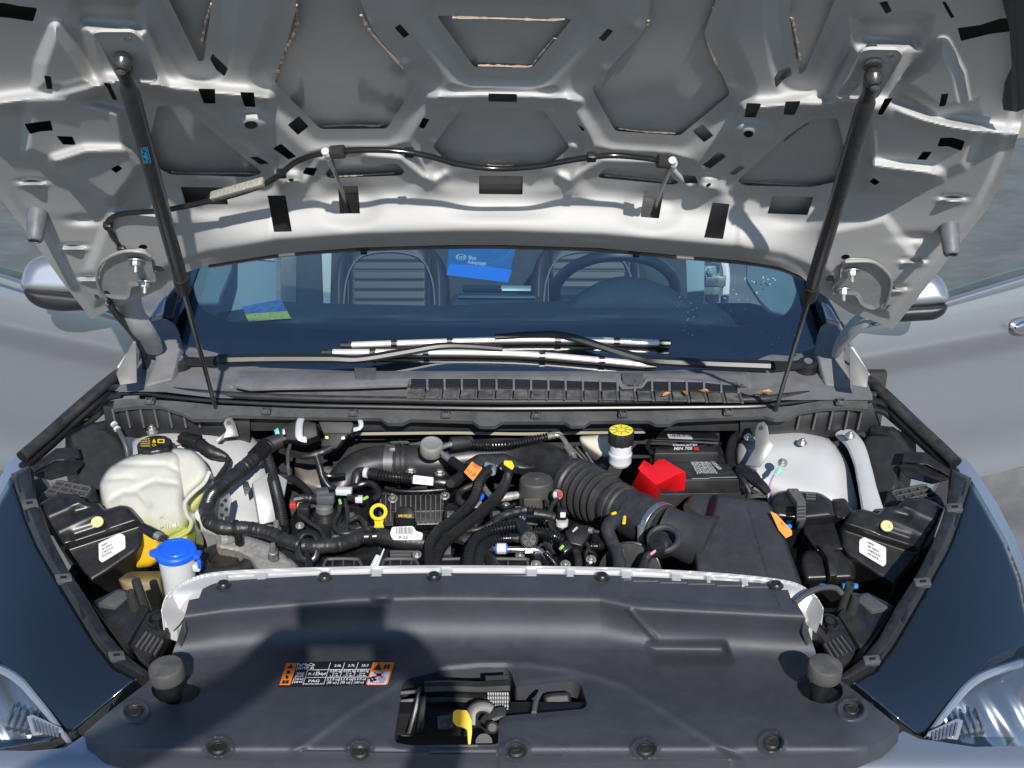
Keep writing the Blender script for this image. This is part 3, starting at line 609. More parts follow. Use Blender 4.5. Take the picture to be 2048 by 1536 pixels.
def ch_h(x, y):
    h = -.004 + 0 * x
    for cx_ in (415, 790, 975, 1155, 1325, 1555): h = h + .006 * np.exp(-((x - cx_) / 30) ** 4)
    return h
CH_A = [(228, 800), (262, 797), (300, 799), (360, 803), (430, 810), (600, 817), (800, 820), (1000, 824), (1300, 822), (1500, 817), (1580, 812), (1640, 802), (1700, 798), (1735, 800)]
CH_B = [(226, 818), (270, 812), (320, 812), (362, 826), (385, 838), (440, 838), (465, 830), (600, 834), (760, 836), (775, 846), (805, 846), (822, 838), (945, 842), (960, 852), (990, 852), (1005, 843), (1130, 843), (1142, 851), (1168, 851), (1182, 842), (1298, 841), (1312, 848), (1340, 848), (1356, 839), (1480, 834), (1530, 832), (1550, 838), (1580, 836), (1600, 824), (1650, 816), (1700, 814), (1735, 818)]
chan = field('cowl_channel', CH_A + CH_B[::-1], Plane((0, 2.335, 1.052), (0, -.45, .9)), darkgreyp, car, ch_h, (), 3., .010)
chan['label'] = 'scalloped dark plastic channel under the cowl seal'
for px, py in ((300, 802), (532, 822), (706, 825), (892, 829), (1072, 830), (1246, 828), (1456, 824), (1680, 804)):
    c = Vector(Plane((0, 2.335, 1.056), (0, -.45, .9))(px, py)); MB().box(c, (.020, .020, .008)).box(c + Vector((-.006, -.006, .006)), (.004, .014, .006)).box(c + Vector((.006, -.006, .006)), (.004, .014, .006)).box(c + Vector((0, -.010, .002)), (.012, .004, .01)).build('channel_clip', darkgreyp, chan)
# ribbed wall below the channel at both ends and plain dark wall in the middle
MB().slab([(205, 812), (500, 828), (500, 900), (215, 870)], Plane((0, 2.36, .98), (0, -1, .15)), .01).build('cowl_wall', black, chan)
MB().slab([(1480, 830), (1745, 806), (1760, 860), (1480, 900)], Plane((0, 2.36, .98), (0, -1, .15)), .01).build('cowl_wall', black, chan)
MB().slab([(500, 828), (1480, 828), (1480, 862), (500, 862)], Plane((0, 2.37, .98), (0, -1, .15)), .01).build('cowl_wall', blackm, chan)
for xs, sgn in (((222, 250, 278, 306, 334, 362, 390), 1), ((1600, 1632, 1664, 1696, 1722), -1)):
    for x in xs:
        y = 818 if sgn > 0 else 822
        MB().slab([(x, y), (x + 4, y), (x + 4 + 8 * sgn, y + 38), (x + 8 * sgn, y + 38)], Plane((0, 2.345, .98), (0, -1, .15)), .02, .0006, 1).build('wall_rib', darkgreyp, chan)
# dark side gutters that swoop forward from the seal ends
for pts in ([(152, 838, .99), (178, 828, 1.0), (205, 806, 1.02), (222, 794, 1.04), (245, 790, 1.05)], [(1850, 862, .99), (1820, 850, 1.0), (1790, 826, 1.02), (1765, 806, 1.04), (1735, 800, 1.05)]):
    MB().tube([at(*q) for q in pts], [.010, .012, .012, .010, .009], 10, flat=.6).tube([at(q[0], q[1] + 16, q[2] - .015) for q in pts], .010, 10, flat=.7).build('side_gutter', black, car)
# grey hinge pocket trims and fender tips
for tri, gap in (([(300, 640), (330, 636), (352, 650), (362, 690), (345, 760), (290, 775), (312, 720)], 0), ([(1690, 640), (1660, 640), (1640, 655), (1632, 700), (1650, 770), (1710, 785), (1688, 720)], 0)):
    puff('cowl_end_trim', tri, Plane((0, 2.44, 1.10), (0, -.6, .8)), greyp, cowl, 5, .003, .03, 3, 4)
for s, st, hole_, ed_ in ((-1, [(262, 690), (272, 680), (274, 765), (240, 770), (232, 745)], [(278, 680), (300, 690), (312, 700), (296, 768), (278, 770)], [(296, 632), (268, 690), (238, 735)]), (1, [(1706, 700), (1698, 690), (1700, 770), (1734, 775), (1738, 745)], [(1668, 700), (1690, 695), (1696, 770), (1678, 775), (1666, 740)], [(1672, 640), (1706, 700), (1736, 750)])):
    MB().slab(st, Plane((0, 2.47, 1.06), (-.2 * s, -.7, .7)), .004).build('fender_bracket', M('bracket_grey', (.13, .13, .13), .5, .2, dust=.3), car)
    c = at(257 if s < 0 else 1711, 722 if s < 0 else 737, 1.075); MB().lathe([(.0095, 0), (.009, .004), (.006, .0055)], c, (-.2 * s, -.7, .7), 18).build('rivet', MATS['bracket_grey'], car)
    MB().slab(hole_, Plane((0, 2.50, 1.04), (0, -.8, .6)), .01).build('hinge_pocket', blackd, car)
    P = [atY(x, y, 2.45) for x, y in ed_]; MB().tube(P, .004, 8).build('fender_edge', M('fender_edge_lit', (.62, .63, .65), .35, .3), car)  # pale colour stands in for sunlight along the fender edge
for s, pl_ in ((-1, [(334, 588), (326, 632), (296, 640), (318, 604)]), (1, [(1642, 602), (1652, 640), (1680, 648), (1660, 612)])):
    puff('fender_tip', pl_, Plane((0, 2.52, 1.12), (-.3 * s, -.6, .75)), paint, car, 10, .006, .01, 3, 4)
# black rolled fender rails
for pts in ([(238, 748, 1.06), (200, 778, 1.05), (140, 830, 1.02), (90, 875, 1.0), (44, 914, .985)], [(1738, 762, 1.06), (1775, 795, 1.05), (1830, 848, 1.02), (1875, 890, 1.0), (1912, 926, .985)]):
    P = [at(*q) for q in pts]; f = MB().tube(P, .0145, 16, flat=.8).build('fender_rail', rubber, car)
    MB().tube([p + Vector((0, -.004, -.022)) for p in P], .011, 10).build('rail_lip', blackd, f)
    e = P[-1] - P[-2]; MB().lathe([(.0105, 0), (.0105, .001), (.006, .0012)], P[-1] + e.normalized() * .0005, e, 16).build('rail_end', blackd, f)
# ------------------------------------------------------------------ ground
asph = M('asphalt', (.17, .172, .165), .85, var=.35, vscale=3, bump=1., bscale=160)
g = mesh('ground', [(-60, -60, 0), (60, -60, 0), (60, 60, 0), (-60, 60, 0)], [(0, 1, 2, 3)], asph, None, None); tag(g, kind='structure')
linem = M('yellow_road_paint', (.62, .48, .10), .7, var=.2, vscale=30)
for k in range(-5, 6):
    x = k * 2.7 + 1.3
    tag(mesh('parking_line', [(x, -9, .004), (x + .1, -9, .004), (x + .1, -4, .004), (x, -4, .004)], [(0, 1, 2, 3)], linem, None, None), kind='structure')
# ------------------------------------------------------------------ doors swung open, mirrors
def door(s, crease, belt, skin, clad, win, trim, anchor, handle=None):
    p = at(*anchor, 1.0); pl = Plane(p, (.40 * s, -.918, .0))
    (xa, ya), (xb, yb) = crease; k = (yb - ya) / (xb - xa)
    def h(x, y):
        t = y - (ya + k * (x - xa))
        return np.where(t < 0, -.000012 * t * t * .10 - .00012 * np.maximum(-t - 0, 0), -.016 * ss(0, 46, t) + .012 * ss(30, 190, t) + .020 * ss(170, 300, t) ** 2) + .001 * np.exp(-(t / 6) ** 2)
    d = field('front_door', skin, pl, paint, car, h, (), 5., .03, 60)
    field('door_cladding', clad, pl.off(.012), greyp, d, lambda x, y: -.02 * ss(0, 1, ((y - (clad[0][1] + (x - clad[0][0]) * (clad[1][1] - clad[0][1]) / (clad[1][0] - clad[0][0]))) / 75)) ** 2, (), 5.)
    MB().slab(trim, pl.off(.010), .02, .003).build('belt_trim', paint, d)
    field('door_window', win, Plane(pl.p - pl.n * .012, (pl.n[0], pl.n[1], .12)), glassmat('door_glass', (.62, .72, .68), 1.5, 0, .28), d, None, (), 12.)
    if handle:
        puff('door_handle', handle, pl.off(.03), chrome, d, 14, .018, .01, 2, 8)
    return d
dr = door(1, ((1729, 717), (2024, 662)), 0, [(1640, 682), (2048, 570), (2260, 512), (2260, 880), (2048, 932), (1946, 957), (1690, 1020), (1640, 900)], [(1690, 1020), (2260, 884), (2260, 950), (2048, 998), (2008, 1010), (1700, 1080)], [(1750, 640), (1800, 250), (2260, 200), (2260, 500), (2048, 558), (1880, 604)], [(1750, 648), (2048, 557), (2260, 498), (2260, 512), (2048, 571), (1750, 654)], (1729, 717), [(2025, 650), (2040, 640), (2100, 630), (2160, 622), (2160, 652), (2100, 664), (2040, 670), (2026, 664)])
dr['label'] = 'open front door on the side with the chrome handle'
dl = door(-1, ((0, 651), (244, 704)), 0, [(330, 672), (0, 572), (-220, 516), (-220, 860), (0, 940), (250, 1000), (330, 880)], [(330, 1020), (-220, 864), (-220, 930), (0, 1000), (320, 1080)], [(260, 620), (180, 250), (-220, 220), (-220, 500), (0, 556), (150, 596)], [(260, 650), (0, 569), (-220, 513), (-220, 498), (0, 554), (260, 640)], (244, 704))
dl['label'] = 'open front door on the side of the coolant tank'
def mirror(top, low, Y):
    pl = Plane((0, Y, 1.15), (0, -1, .55)); m = puff('side_mirror', top, pl, paint, car, 24, .022, .08, 2.5, 16)
    puff('mirror_base', low, Plane((0, Y + .006, 1.12), (0, -1, .1)), M('mirror_black', (.016, .016, .017), .4, bump=.3), m, 16, .02, .08, 2.5, 14); return m
mirror([(40, 576), (44, 545), (60, 520), (90, 509), (130, 511), (250, 530), (260, 590), (150, 588), (60, 584)], [(42, 577), (150, 588), (260, 590), (260, 612), (180, 620), (120, 623), (80, 616), (58, 603)], 2.62)['label'] = 'silver and black mirror on the open door by the coolant tank'
mirror([(1700, 570), (1800, 540), (1855, 542), (1882, 553), (1897, 578), (1899, 606), (1850, 611), (1720, 618)], [(1720, 618), (1850, 611), (1898, 608), (1890, 628), (1870, 640), (1800, 644), (1720, 640)], 2.62)['label'] = 'silver and black mirror on the open door by the fuse box'
# ------------------------------------------------------------------ windshield, interior behind it
WN = (0, -.5, .866); WS = Plane((0, 2.48, 1.085), WN)
class Curved:
    def __init__(s, pl, k): s.pl = pl; s.k = k
    def __call__(s, px, py):
        P = s.pl(px, py)
        for _ in range(5):
            h = s.k * P[..., 0] ** 2; d = rays(px, py); t = ((s.pl.p - CL) @ s.pl.n - h) / (d @ s.pl.n); P = CL + d * t[..., None]
        return P
    def norm(s, px, py):
        P = s(px, py); n = s.pl.n[None] + 2 * s.k * P[..., :1] * np.array([1., 0, 0]); return n / np.linalg.norm(n, axis=-1, keepdims=True)
    def off(s, h): return Curved(s.pl.off(h), s.k)
WSc = Curved(WS, .06)
WOUT = [(318, 640), (352, 575), (385, 470), (400, 380), (1600, 380), (1616, 470), (1645, 580), (1678, 655), (1655, 725), (1560, 752), (1300, 762), (1000, 765), (700, 765), (430, 752), (335, 720)]
wsg = field('windshield', WOUT, WSc, glassmat('windshield_glass', (.60, .82, .92), 1.55, 0, .25), car, None, (), 8.)
wsg['label'] = 'dark blue tinted windshield reflecting the sky'
inn = rnd([(388, 380), (380, 560), (398, 618), (470, 648), (700, 662), (1000, 669), (1300, 666), (1520, 650), (1592, 620), (1612, 560), (1604, 380)], 45, 8)
frit_h = [p for p in inn]
field('black_frit', WOUT, WSc.off(-.004), M('frit_black', (.006, .007, .010), .25), wsg, None, [inn], 5.)
vd = Print(WSc, .0012)
# water drops near one corner of the glass
drops = MB()
for k in range(64):
    cxy = random.choice([(1455, 570, 40, 40), (1380, 630, 30, 30), (1530, 560, 20, 16), (1400, 605, 60, 12), (1560, 670, 40, 20), (1470, 605, 60, 30)]); x = random.gauss(cxy[0], cxy[2] * .6); y = random.gauss(cxy[1], cxy[3] * .6)
    if 1340 < x < 1625 and 535 < y < 700:
        p = Vector(WSc(x, y)); r = random.uniform(.001, .0026); drops.lathe([(r, 0), (r * .8, r * .3), (r * .3, r * .5)], p, WN, 8)
w_ = drops.build('water_droplets', M('water_drop', (.9, .92, .95), .02, 0, 1., trans=.7), None); tag(w_, 'clear water droplets scattered on one corner of the windshield', 'water', kind='stuff')
inter = M('interior_black', (.045, .055, .062), .7, 0, .25, var=.2, bump=.2, bscale=500)
light_trim = M('interior_light_trim', (.22, .25, .25), .6, var=.08)
def dash_h(x, y):
    h = .0 * x
    return h + .012 * ss(0, 14, y - 612) * (1 - ss(14, 26, y - 612)) * .4 - .012 * np.exp(-((y - 640 - .00004 * (x - 1000) ** 2) / 5) ** 2)
dash = field('dashboard', [(330, 760), (390, 640), (430, 606), (475, 600), (700, 608), (890, 612), (1000, 606), (1180, 600), (1420, 606), (1500, 606), (1560, 620), (1620, 680), (1660, 760)], Plane((0, 2.9, 1.045), (0, -.06, 1)), inter, car, dash_h, (), 6., .25)
dash['label'] = 'black dashboard top behind the windshield'
puff('gauge_hood', [(1130, 612), (1160, 585), (1200, 562), (1240, 552), (1290, 556), (1340, 575), (1385, 605), (1390, 625), (1130, 625)], Plane((0, 2.98, 1.09), (0, -.8, .6)), inter, dash, 30, .03, .12, 4, 12)
puff('centre_screen', [(895, 612), (905, 590), (925, 586), (1060, 588), (1078, 592), (1092, 616), (1000, 622)], Plane((0, 3.02, 1.06), (0, -.6, .8)), inter, dash, 10, .01, .1, 4, 8)
MB().slab([(918, 590), (1070, 591), (1072, 596), (915, 595)], Plane((0, 3.01, 1.075), (0, -.6, .8)), .004).build('screen_rim', M('satin_trim', (.25, .27, .28), .35, .6), dash)
MB().slab([(925, 569), (1062, 571), (1062, 582), (925, 581)], Plane((0, 3.3, 1.05), (0, -.8, .6)), .02).build('console_trim', M('satin_trim2', (.32, .33, .30), .4, .3), dash)
def seat(x0, x1, y0):
    cx_ = (x0 + x1) / 2; w = x1 - x0; pl = Plane((0, 3.72, 0), (0, -.93, .36)); leather = M('seat_leather', (.028, .030, .034), .5, 0, .35, bump=.25, bscale=350)
    def ex(x, y):
        h = 0 * x
        for yy in (522, 541, 560, 580, 600): h = h - .004 * np.exp(-((y - yy) / 1.6) ** 2) * (np.abs(x - cx_) < w * .29)
        h = h - .02 * np.exp(-((np.abs(x - cx_) - w * .33) / 5) ** 2) * (y > 495) + .03 * ss(w * .34, w * .42, np.abs(x - cx_))
        return h
    s = puff('front_seat', [(x0, 660), (x0 + 5, 560), (x0 + 20, 515), (x0 + 50, 480), (x0 + 75, 430), (x1 - 75, 430), (x1 - 50, 480), (x1 - 18, 515), (x1 - 4, 560), (x1, 660)], pl, leather, car, 34, .06, .12, 2, 14, ex)
    MB().tube([Vector(pl.off(.012)(x, y)) for x, y in ((x0 + 32, 610), (x0 + 38, 560), (x0 + 58, 520), (x0 + 95, 505), (x1 - 95, 505), (x1 - 56, 520), (x1 - 36, 560), (x1 - 30, 610))], .003, 6).build('seam_piping', M('seat_piping', (.12, .13, .14), .5), s)
    return s
seat(655, 900, 490)['label'] = 'black leather front passenger seat with ribbed backrest'; seat(1055, 1300, 490)['label'] = 'black leather front seat behind the steering wheel'
c = atY(1230, 585, 3.25)
st = MB().torus(c, (0, .82, .57), .165, .0155, 44, 12).build('steering_wheel', M('wheel_leather', (.028, .03, .033), .4, bump=.2), car)
MB().lathe([(.07, 0), (.075, .02), (.05, .05)], c + Vector((0, .03, -.02)), (0, -.82, -.57), 24).tube([c + Vector((-.15, 0, 0)), c, c + Vector((.15, 0, 0))], .018, 8).build('wheel_hub', inter, st)
# what the open doorways show behind the glass: pillars, inner door skins, floor
pil = M('interior_pillar', (.50, .52, .52), .5, var=.06)
field('pillar_trim', [(350, 450), (474, 450), (462, 540), (440, 590), (436, 605), (430, 625), (470, 690), (350, 690)], WSc.off(-.045), light_trim, car, None, (), 8., .01)
field('pillar_trim', [(1496, 450), (1650, 450), (1650, 690), (1520, 690), (1560, 640), (1520, 600), (1494, 560)], WSc.off(-.045), light_trim, car, None, (), 8., .01)
di = MB().slab([(452, 470), (553, 470), (553, 640), (436, 640)], Plane((0, 3.35, 0), (.5, -.85, 0)), .03).build('door_inner_panel', M('door_inner_light', (.38, .40, .41), .45), car)
MB().slab([(462, 470), (550, 470), (550, 522), (470, 517)], Plane((0, 3.34, 0), (.5, -.85, 0)), .01).build('door_inner_window', M('door_inner_bright', (.70, .72, .72), .3), di)
MB().slab([(560, 470), (594, 470), (592, 640), (563, 640)], Plane((0, 3.9, 0), (.2, -1, 0)), .05).build('door_pillar', paint, car)
MB().slab([(594, 470), (642, 470), (648, 640), (592, 640)], Plane((0, 3.92, 0), (.2, -1, 0)), .05).build('seat_belt_post', inter, car)
MB().slab([(642, 470), (664, 470), (660, 640), (648, 640)], Plane((0, 3.94, 0), (.2, -1, 0)), .05).build('rear_door_edge', M('door_inner_bright2', (.55, .58, .60), .35, .3), car)
MB().slab([(1370, 470), (1408, 470), (1408, 640), (1376, 640)], Plane((0, 3.6, 0), (-.2, -1, 0)), .05).build('door_pillar', M('door_inner_bright3', (.62, .66, .64), .35, .2), car)
lt = MB().box(atY(1422, 545, 3.55), (.05, .03, .05)).box(atY(1430, 560, 3.54), (.06, .03, .03)).box(atY(1420, 585, 3.55), (.05, .03, .06)); lt.nut(atY(1420, 543, 3.53), (0, -1, .2), .012, .02); lt.build('door_hinge', steel, car)
MB().tube([atY(1438, 500, 3.56), atY(1452, 545, 3.55), atY(1448, 620, 3.55)], .012, 8).build('door_seal_strip', M('door_inner_bright4', (.7, .72, .7), .4), car)
MB().box((0, 3.6, .32), (1.5, 1.9, .04)).build('cabin_floor', inter, car)
MB().box((0, 4.55, .9), (1.5, .1, 1.1)).build('rear_bulkhead', inter, car)
rf = MB().box((0, 3.95, 1.62), (1.35, 1.5, .03), None, .02).build('roof', paint, car)
# A pillars
for pl_ in ([(296, 642), (350, 572), (388, 470), (398, 472), (366, 560), (345, 640), (330, 636)], [(1610, 470), (1650, 585), (1690, 655), (1668, 652), (1650, 630), (1628, 570), (1600, 474)]):
    puff('windshield_pillar', pl_, Plane((0, 2.56, 1.16), (0, -.5, .86)), M('pillar_gloss', (.01, .012, .016), .08), car, 8, .006, .03, 3, 3)
# hang tag and card behind the glass
tg = thing('hang_tag', 'blue rectangular hang tag with white lettering behind the windshield', 'hang tag', atY(960, 560, 2.98))
tpl = Plane((0, 2.98, 0), (0, -1, .1)); MB().slab([(900, 470), (1036, 470), (1016, 565), (893, 550)], tpl, .001, 0).build('card', M('tag_blue', (.04, .16, .40), .4, var=.12, vscale=40), tg)
MB().slab([(899, 528), (960, 531), (1024, 540), (1016, 565), (893, 550)], tpl.off(.0004), .0006, 0).build('bright_band', M('tag_bright_blue', (.03, .26, .90), .4), tg)
Print(tpl, .0016).ring((922, 514), 10.5, 6, 1.2).text('Ford', (914.5, 516.8), (929.5, 516.8), (914.5, 510.5)).text('Blue', (938, 518.5), (953, 519.5), (937, 510.5)).text('Advantage', (936, 527.5), (972, 530), (935, 519.5)).build('lettering', inkw, tg)
wv = Print(tpl, .0012)
for k in range(9): wv.line((962 + k * 6, 530 - k * 1), (1030, 500 - k * 3.5 + 12), .6)
wv.build('wave_lines', M('tag_line', (.10, .28, .55), .5), tg)
pc = thing('paper_card', 'small blue and yellow card lying on the dashboard', 'card', Vector(Plane((0, 2.9, 1.05), (0, -.06, 1))(530, 622)))
pp = Plane((0, 2.9, 1.053), (0, -.06, 1)); MB().slab([(482, 609), (562, 599), (582, 636), (497, 643)], pp, .001, 0).build('card_sheet', M('card_blue', (.10, .20, .50), .4, var=.5, vscale=60), pc)
MB().slab([(490, 628), (574, 622), (582, 636), (497, 643)], pp.off(.0006), .0005, 0).build('yellow_edge', M('card_yellow', (.75, .70, .12), .5, var=.5, vscale=200), pc)
# ------------------------------------------------------------------ wipers
wo = WSc.off(.022)
def wp(px, py, h=.022): return Vector(WSc.off(h)(px, py))
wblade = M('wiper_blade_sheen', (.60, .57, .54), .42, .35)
def wiper(label, piv, knuck, arm, blade, bands):
    w = thing('wiper', label, 'wiper', wp(*piv, 0))
    c = wp(*piv, .022); MB().lathe([(.026, -.02), (.026, .0), (.022, .01), (.020, .026), (.012, .030)], c, (0, -.3, .95), 24).build('pivot', black, w); MB().lathe([(.009, .029), (.009, .032)], c, (0, -.3, .95), 20).build('pivot_cap', steel, w)
    MB().tube([c + Vector((0, -.004, .018)), (c + wp(*knuck, .048)) / 2 + Vector((0, 0, .008)), wp(*knuck, .048)], [.016, .012, .015], 10, flat=.7).build('knuckle', gl2, w)
    MB().tube([wp(q[0], q[1], max(.024, .050 - .010 * i)) for i, q in enumerate(arm)], [q_ for q_ in np.linspace(.0150, .0085, len(arm))], 8, flat=.75).build('arm', M('wiper_arm_black', (.010, .010, .011), .42, bump=.1), w)
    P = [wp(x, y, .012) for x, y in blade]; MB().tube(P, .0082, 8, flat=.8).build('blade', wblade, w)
    for f_ in bands:
        a, b = np.array(blade[0]), np.array(blade[-1]); q = a + (b - a) * f_; qy = np.interp(q[0], [p[0] for p in blade], [p[1] for p in blade]); d = (wp(q[0] + 6, qy, .012) - wp(q[0] - 6, qy, .012))
        MB().tube([wp(q[0] - 6, qy, .0125), wp(q[0] + 6, qy, .0125)], .0088, 8, flat=.85).build('band', black, w)
    for e in (0, -1):
        x, y = blade[e]; sg = 1 if e == 0 else -1; MB().tube([wp(x - 2 * sg, y, .012), wp(x + 20 * sg, y + (blade[1][1] - blade[0][1]) * .04, .012)], [.0084, .0092], 8, flat=.85).build('end_cap', black, w)
    P = [wp(x, y + 7, .004) for x, y in blade]; MB().tube(P, .004, 6).build('rubber_edge', rubber, w)
gl2 = M('semi_gloss_black', (.011, .011, .012), .30, bump=.05)
wiper('wiper whose long arm pivots beside the thinner hinge trim, lower blade', (363, 738), (432, 722), [(436, 719), (540, 717), (660, 717), (720, 718), (808, 704), (880, 692), (940, 692), (1005, 697)], [(646, 704), (860, 704), (1035, 707), (1200, 720), (1310, 731)], (.15, .31, .66, .84))
wiper('wiper whose arm pivots at the driver side, upper blade', (1612, 744), (1545, 732), [(1540, 731), (1430, 727), (1320, 722), (1280, 716), (1200, 692), (1130, 671), (1085, 668), (990, 673)], [(684, 690), (860, 684), (1000, 679), (1150, 679), (1338, 686)], (.16, .33, .66, .84))
# ------------------------------------------------------------------ gas struts
def project(P):
    d = np.array(P) - CL; return 1024 + FPX * (d @ RT) / (d @ FW), 768 - FPX * (d @ UP) / (d @ FW)
def strut(label, top, joint, bot, zb):
    A = Vector(HoodSurf(.055)(*top)); B = at(*bot, zb); lo, hi = 0., 1.
    for _ in range(40):
        m = (lo + hi) / 2
        if project(A.lerp(B, m))[1] < joint[1]: lo = m
        else: hi = m
    J = A.lerp(B, lo); ax = (B - A).normalized(); L = (J - A).length
    s = thing('gas_strut', label, 'gas strut', B)
    sm = M('strut_black', (.020, .021, .024), .34, 0, .5, var=.4, vscale=120, bump=.3, bscale=300, dust=.25, dcol=(.2, .2, .21))
    MB().lathe([(.0075, .035), (.0098, .05), (.0112, .055), (.0112, L - .03), (.0102, L - .028)], A, ax, 24).build('cylinder', sm, s)
    MB().lathe([(.0120, L - .035), (.0124, L - .03), (.0124, L + .012), (.0110, L + .018)], A, ax, 24).build('end_sleeve', rubber, s)
    MB().lathe([(.0044, L), (.0044, (B - A).length)], A, ax, 12).build('piston_rod', M('rod_black', (.008, .008, .009), .22), s)
    st_ = MB().lathe([(.009, .045), (.0085, .03), (.0105, .018), (.0105, .010), (.007, .004)], A, ax, 18); st_.lathe([(.001, -.0122), (.006, -.0110), (.0098, -.007), (.0118, 0), (.0098, .007), (.006, .0110), (.001, .0122)], A + ax * .004, HN, 22); st_.build('ball_socket', darksteel, s)
    MB().lathe([(.007, -.04), (.007, -.02), (.0105, -.018), (.011, -.012)], A, HN, 16).lathe([(.002, .012), (.0055, .0135), (.001, .0155)], A + ax * .004, HN, 16).build('ball_stud', M('stud_steel', (.35, .35, .35), .2, .9), s)
    MB().lathe([(.0075, -.03), (.0085, -.015), (.0085, .006)], B, ax, 14).lathe([(.010, -.008), (.010, .010)], B + Vector((0, 0, -.004)), (0, -1, .3), 14).build('lower_socket', black, s)
    return s, A, J
sL, AL, JL = strut('gas strut with blue lettering rising from the tower behind the coolant tank', (243, 120), (368, 572), (437, 838), 1.005)
sR, AR, JR = strut('gas strut rising from the tower behind the fuse box', (1748, 152), (1624, 588), (1545, 842), 1.005)
pj = AL.lerp(JL, .43); spn = np.array(AL.lerp(JL, .45)) ; vd_ = (CL - spn); ax_ = np.array((JL - AL).normalized()); vd_ = vd_ - ax_ * (vd_ @ ax_); vd_ /= np.linalg.norm(vd_)
sp_ = Plane(np.array(AL.lerp(JL, .5)) + vd_ * .0115, vd_)
bl = Print(sp_, .0002); bl.text('FoMoCo', (299, 322), (292, 296), (289, 324)).line((302, 325), (294, 294), .9).line((288, 326), (301, 325), .9).line((287.5, 327), (282, 297), .9).line((282, 296), (294, 294), .9)
bl.build('lettering', M('blue_print', (.04, .42, .80), .5), sL)
# ------------------------------------------------------------------ washer hose clipped to the hood
wh = thing('washer_hose', 'thin black washer hose running across the hood underside', 'hose', Vector(HoodSurf(.03)(655, 306)))
def hp(px, py, l=.030): return Vector(HoodSurf(l)(px, py))
MB().tube([hp(655, 306, .035), hp(625, 311, .035), hp(590, 325, .035), hp(565, 345, .035), hp(530, 368, .04), hp(480, 386, .042), hp(420, 402, .04), hp(330, 420, .035), hp(250, 427), hp(222, 437), hp(215, 450), hp(226, 472), hp(241, 494), hp(245, 518), hp(230, 545), hp(217, 568), hp(213, 588), hp(218, 606, .028)], .0042, 10, corr=(.004, .10)).build('hose', hose, wh)
MB().tube([hp(218, 604, .028), hp(228, 622, .02), atY(258, 658, 2.34), atY(280, 690, 2.42), atY(290, 725, 2.47), at(290, 765, 1.04)], .0068, 10, wob=.05).build('taped_hose', tape, wh)
MB().tube([hp(668, 305, .035), hp(720, 300, .034), hp(800, 302, .034), hp(860, 313, .036), hp(920, 329, .036), hp(990, 337, .036), hp(1070, 333, .036), hp(1150, 319, .034), hp(1220, 311, .034), hp(1290, 316, .034), hp(1330, 323, .034)], .0042, 12).build('smooth_hose', M('smooth_hose_black', (.012, .012, .013), .18), wh)
MB().prism([hp(418, 399, .048), hp(524, 369, .048), hp(531, 376, .046), hp(423, 407, .046)], HN * -.014, .003).build('foam_sleeve', M('felt_grey', (.30, .29, .25), .9, var=.3, vscale=200, bump=1., bscale=500), wh)
for (a, b) in (((663, 305), (688, 303)), ((1315, 322), (1340, 324))): MB().tube([hp(*a, .036), hp(*b, .036)], .0095, 12).build('foam_collar', M('foam_black', (.02, .02, .02), .95, bump=1.5, bscale=700), wh)
MB().tube([hp(650, 302, .038), hp(657, 316, .038)], .0055, 10).tube([hp(648, 307, .038), hp(660, 306, .038)], .006, 10).build('white_fitting', whitep, wh)
MB().tube([hp(1345, 320, .038), hp(1345, 334, .038)], .0055, 10).tube([hp(1338, 325, .038), hp(1350, 328, .038)], .006, 10).build('white_fitting', whitep, wh)
for P_ in ([(658, 316), (668, 340), (684, 382), (699, 425)], [(1343, 334), (1335, 350), (1320, 385), (1304, 430)]):
    MB().tube([hp(x, y, .036 - .01 * i) for i, (x, y) in enumerate(P_)], [.0055, .0035, .0032, .0028], 8).build('nozzle_lead', hose, wh)
for q in ((563, 347), (216, 452), (243, 496), (213, 580), (818, 305), (1183, 314)): MB().box(hp(*q, .033), (.013, .010, .014), Matrix.Rotation(.8, 3, 'X')).build('hose_clip', black, wh)
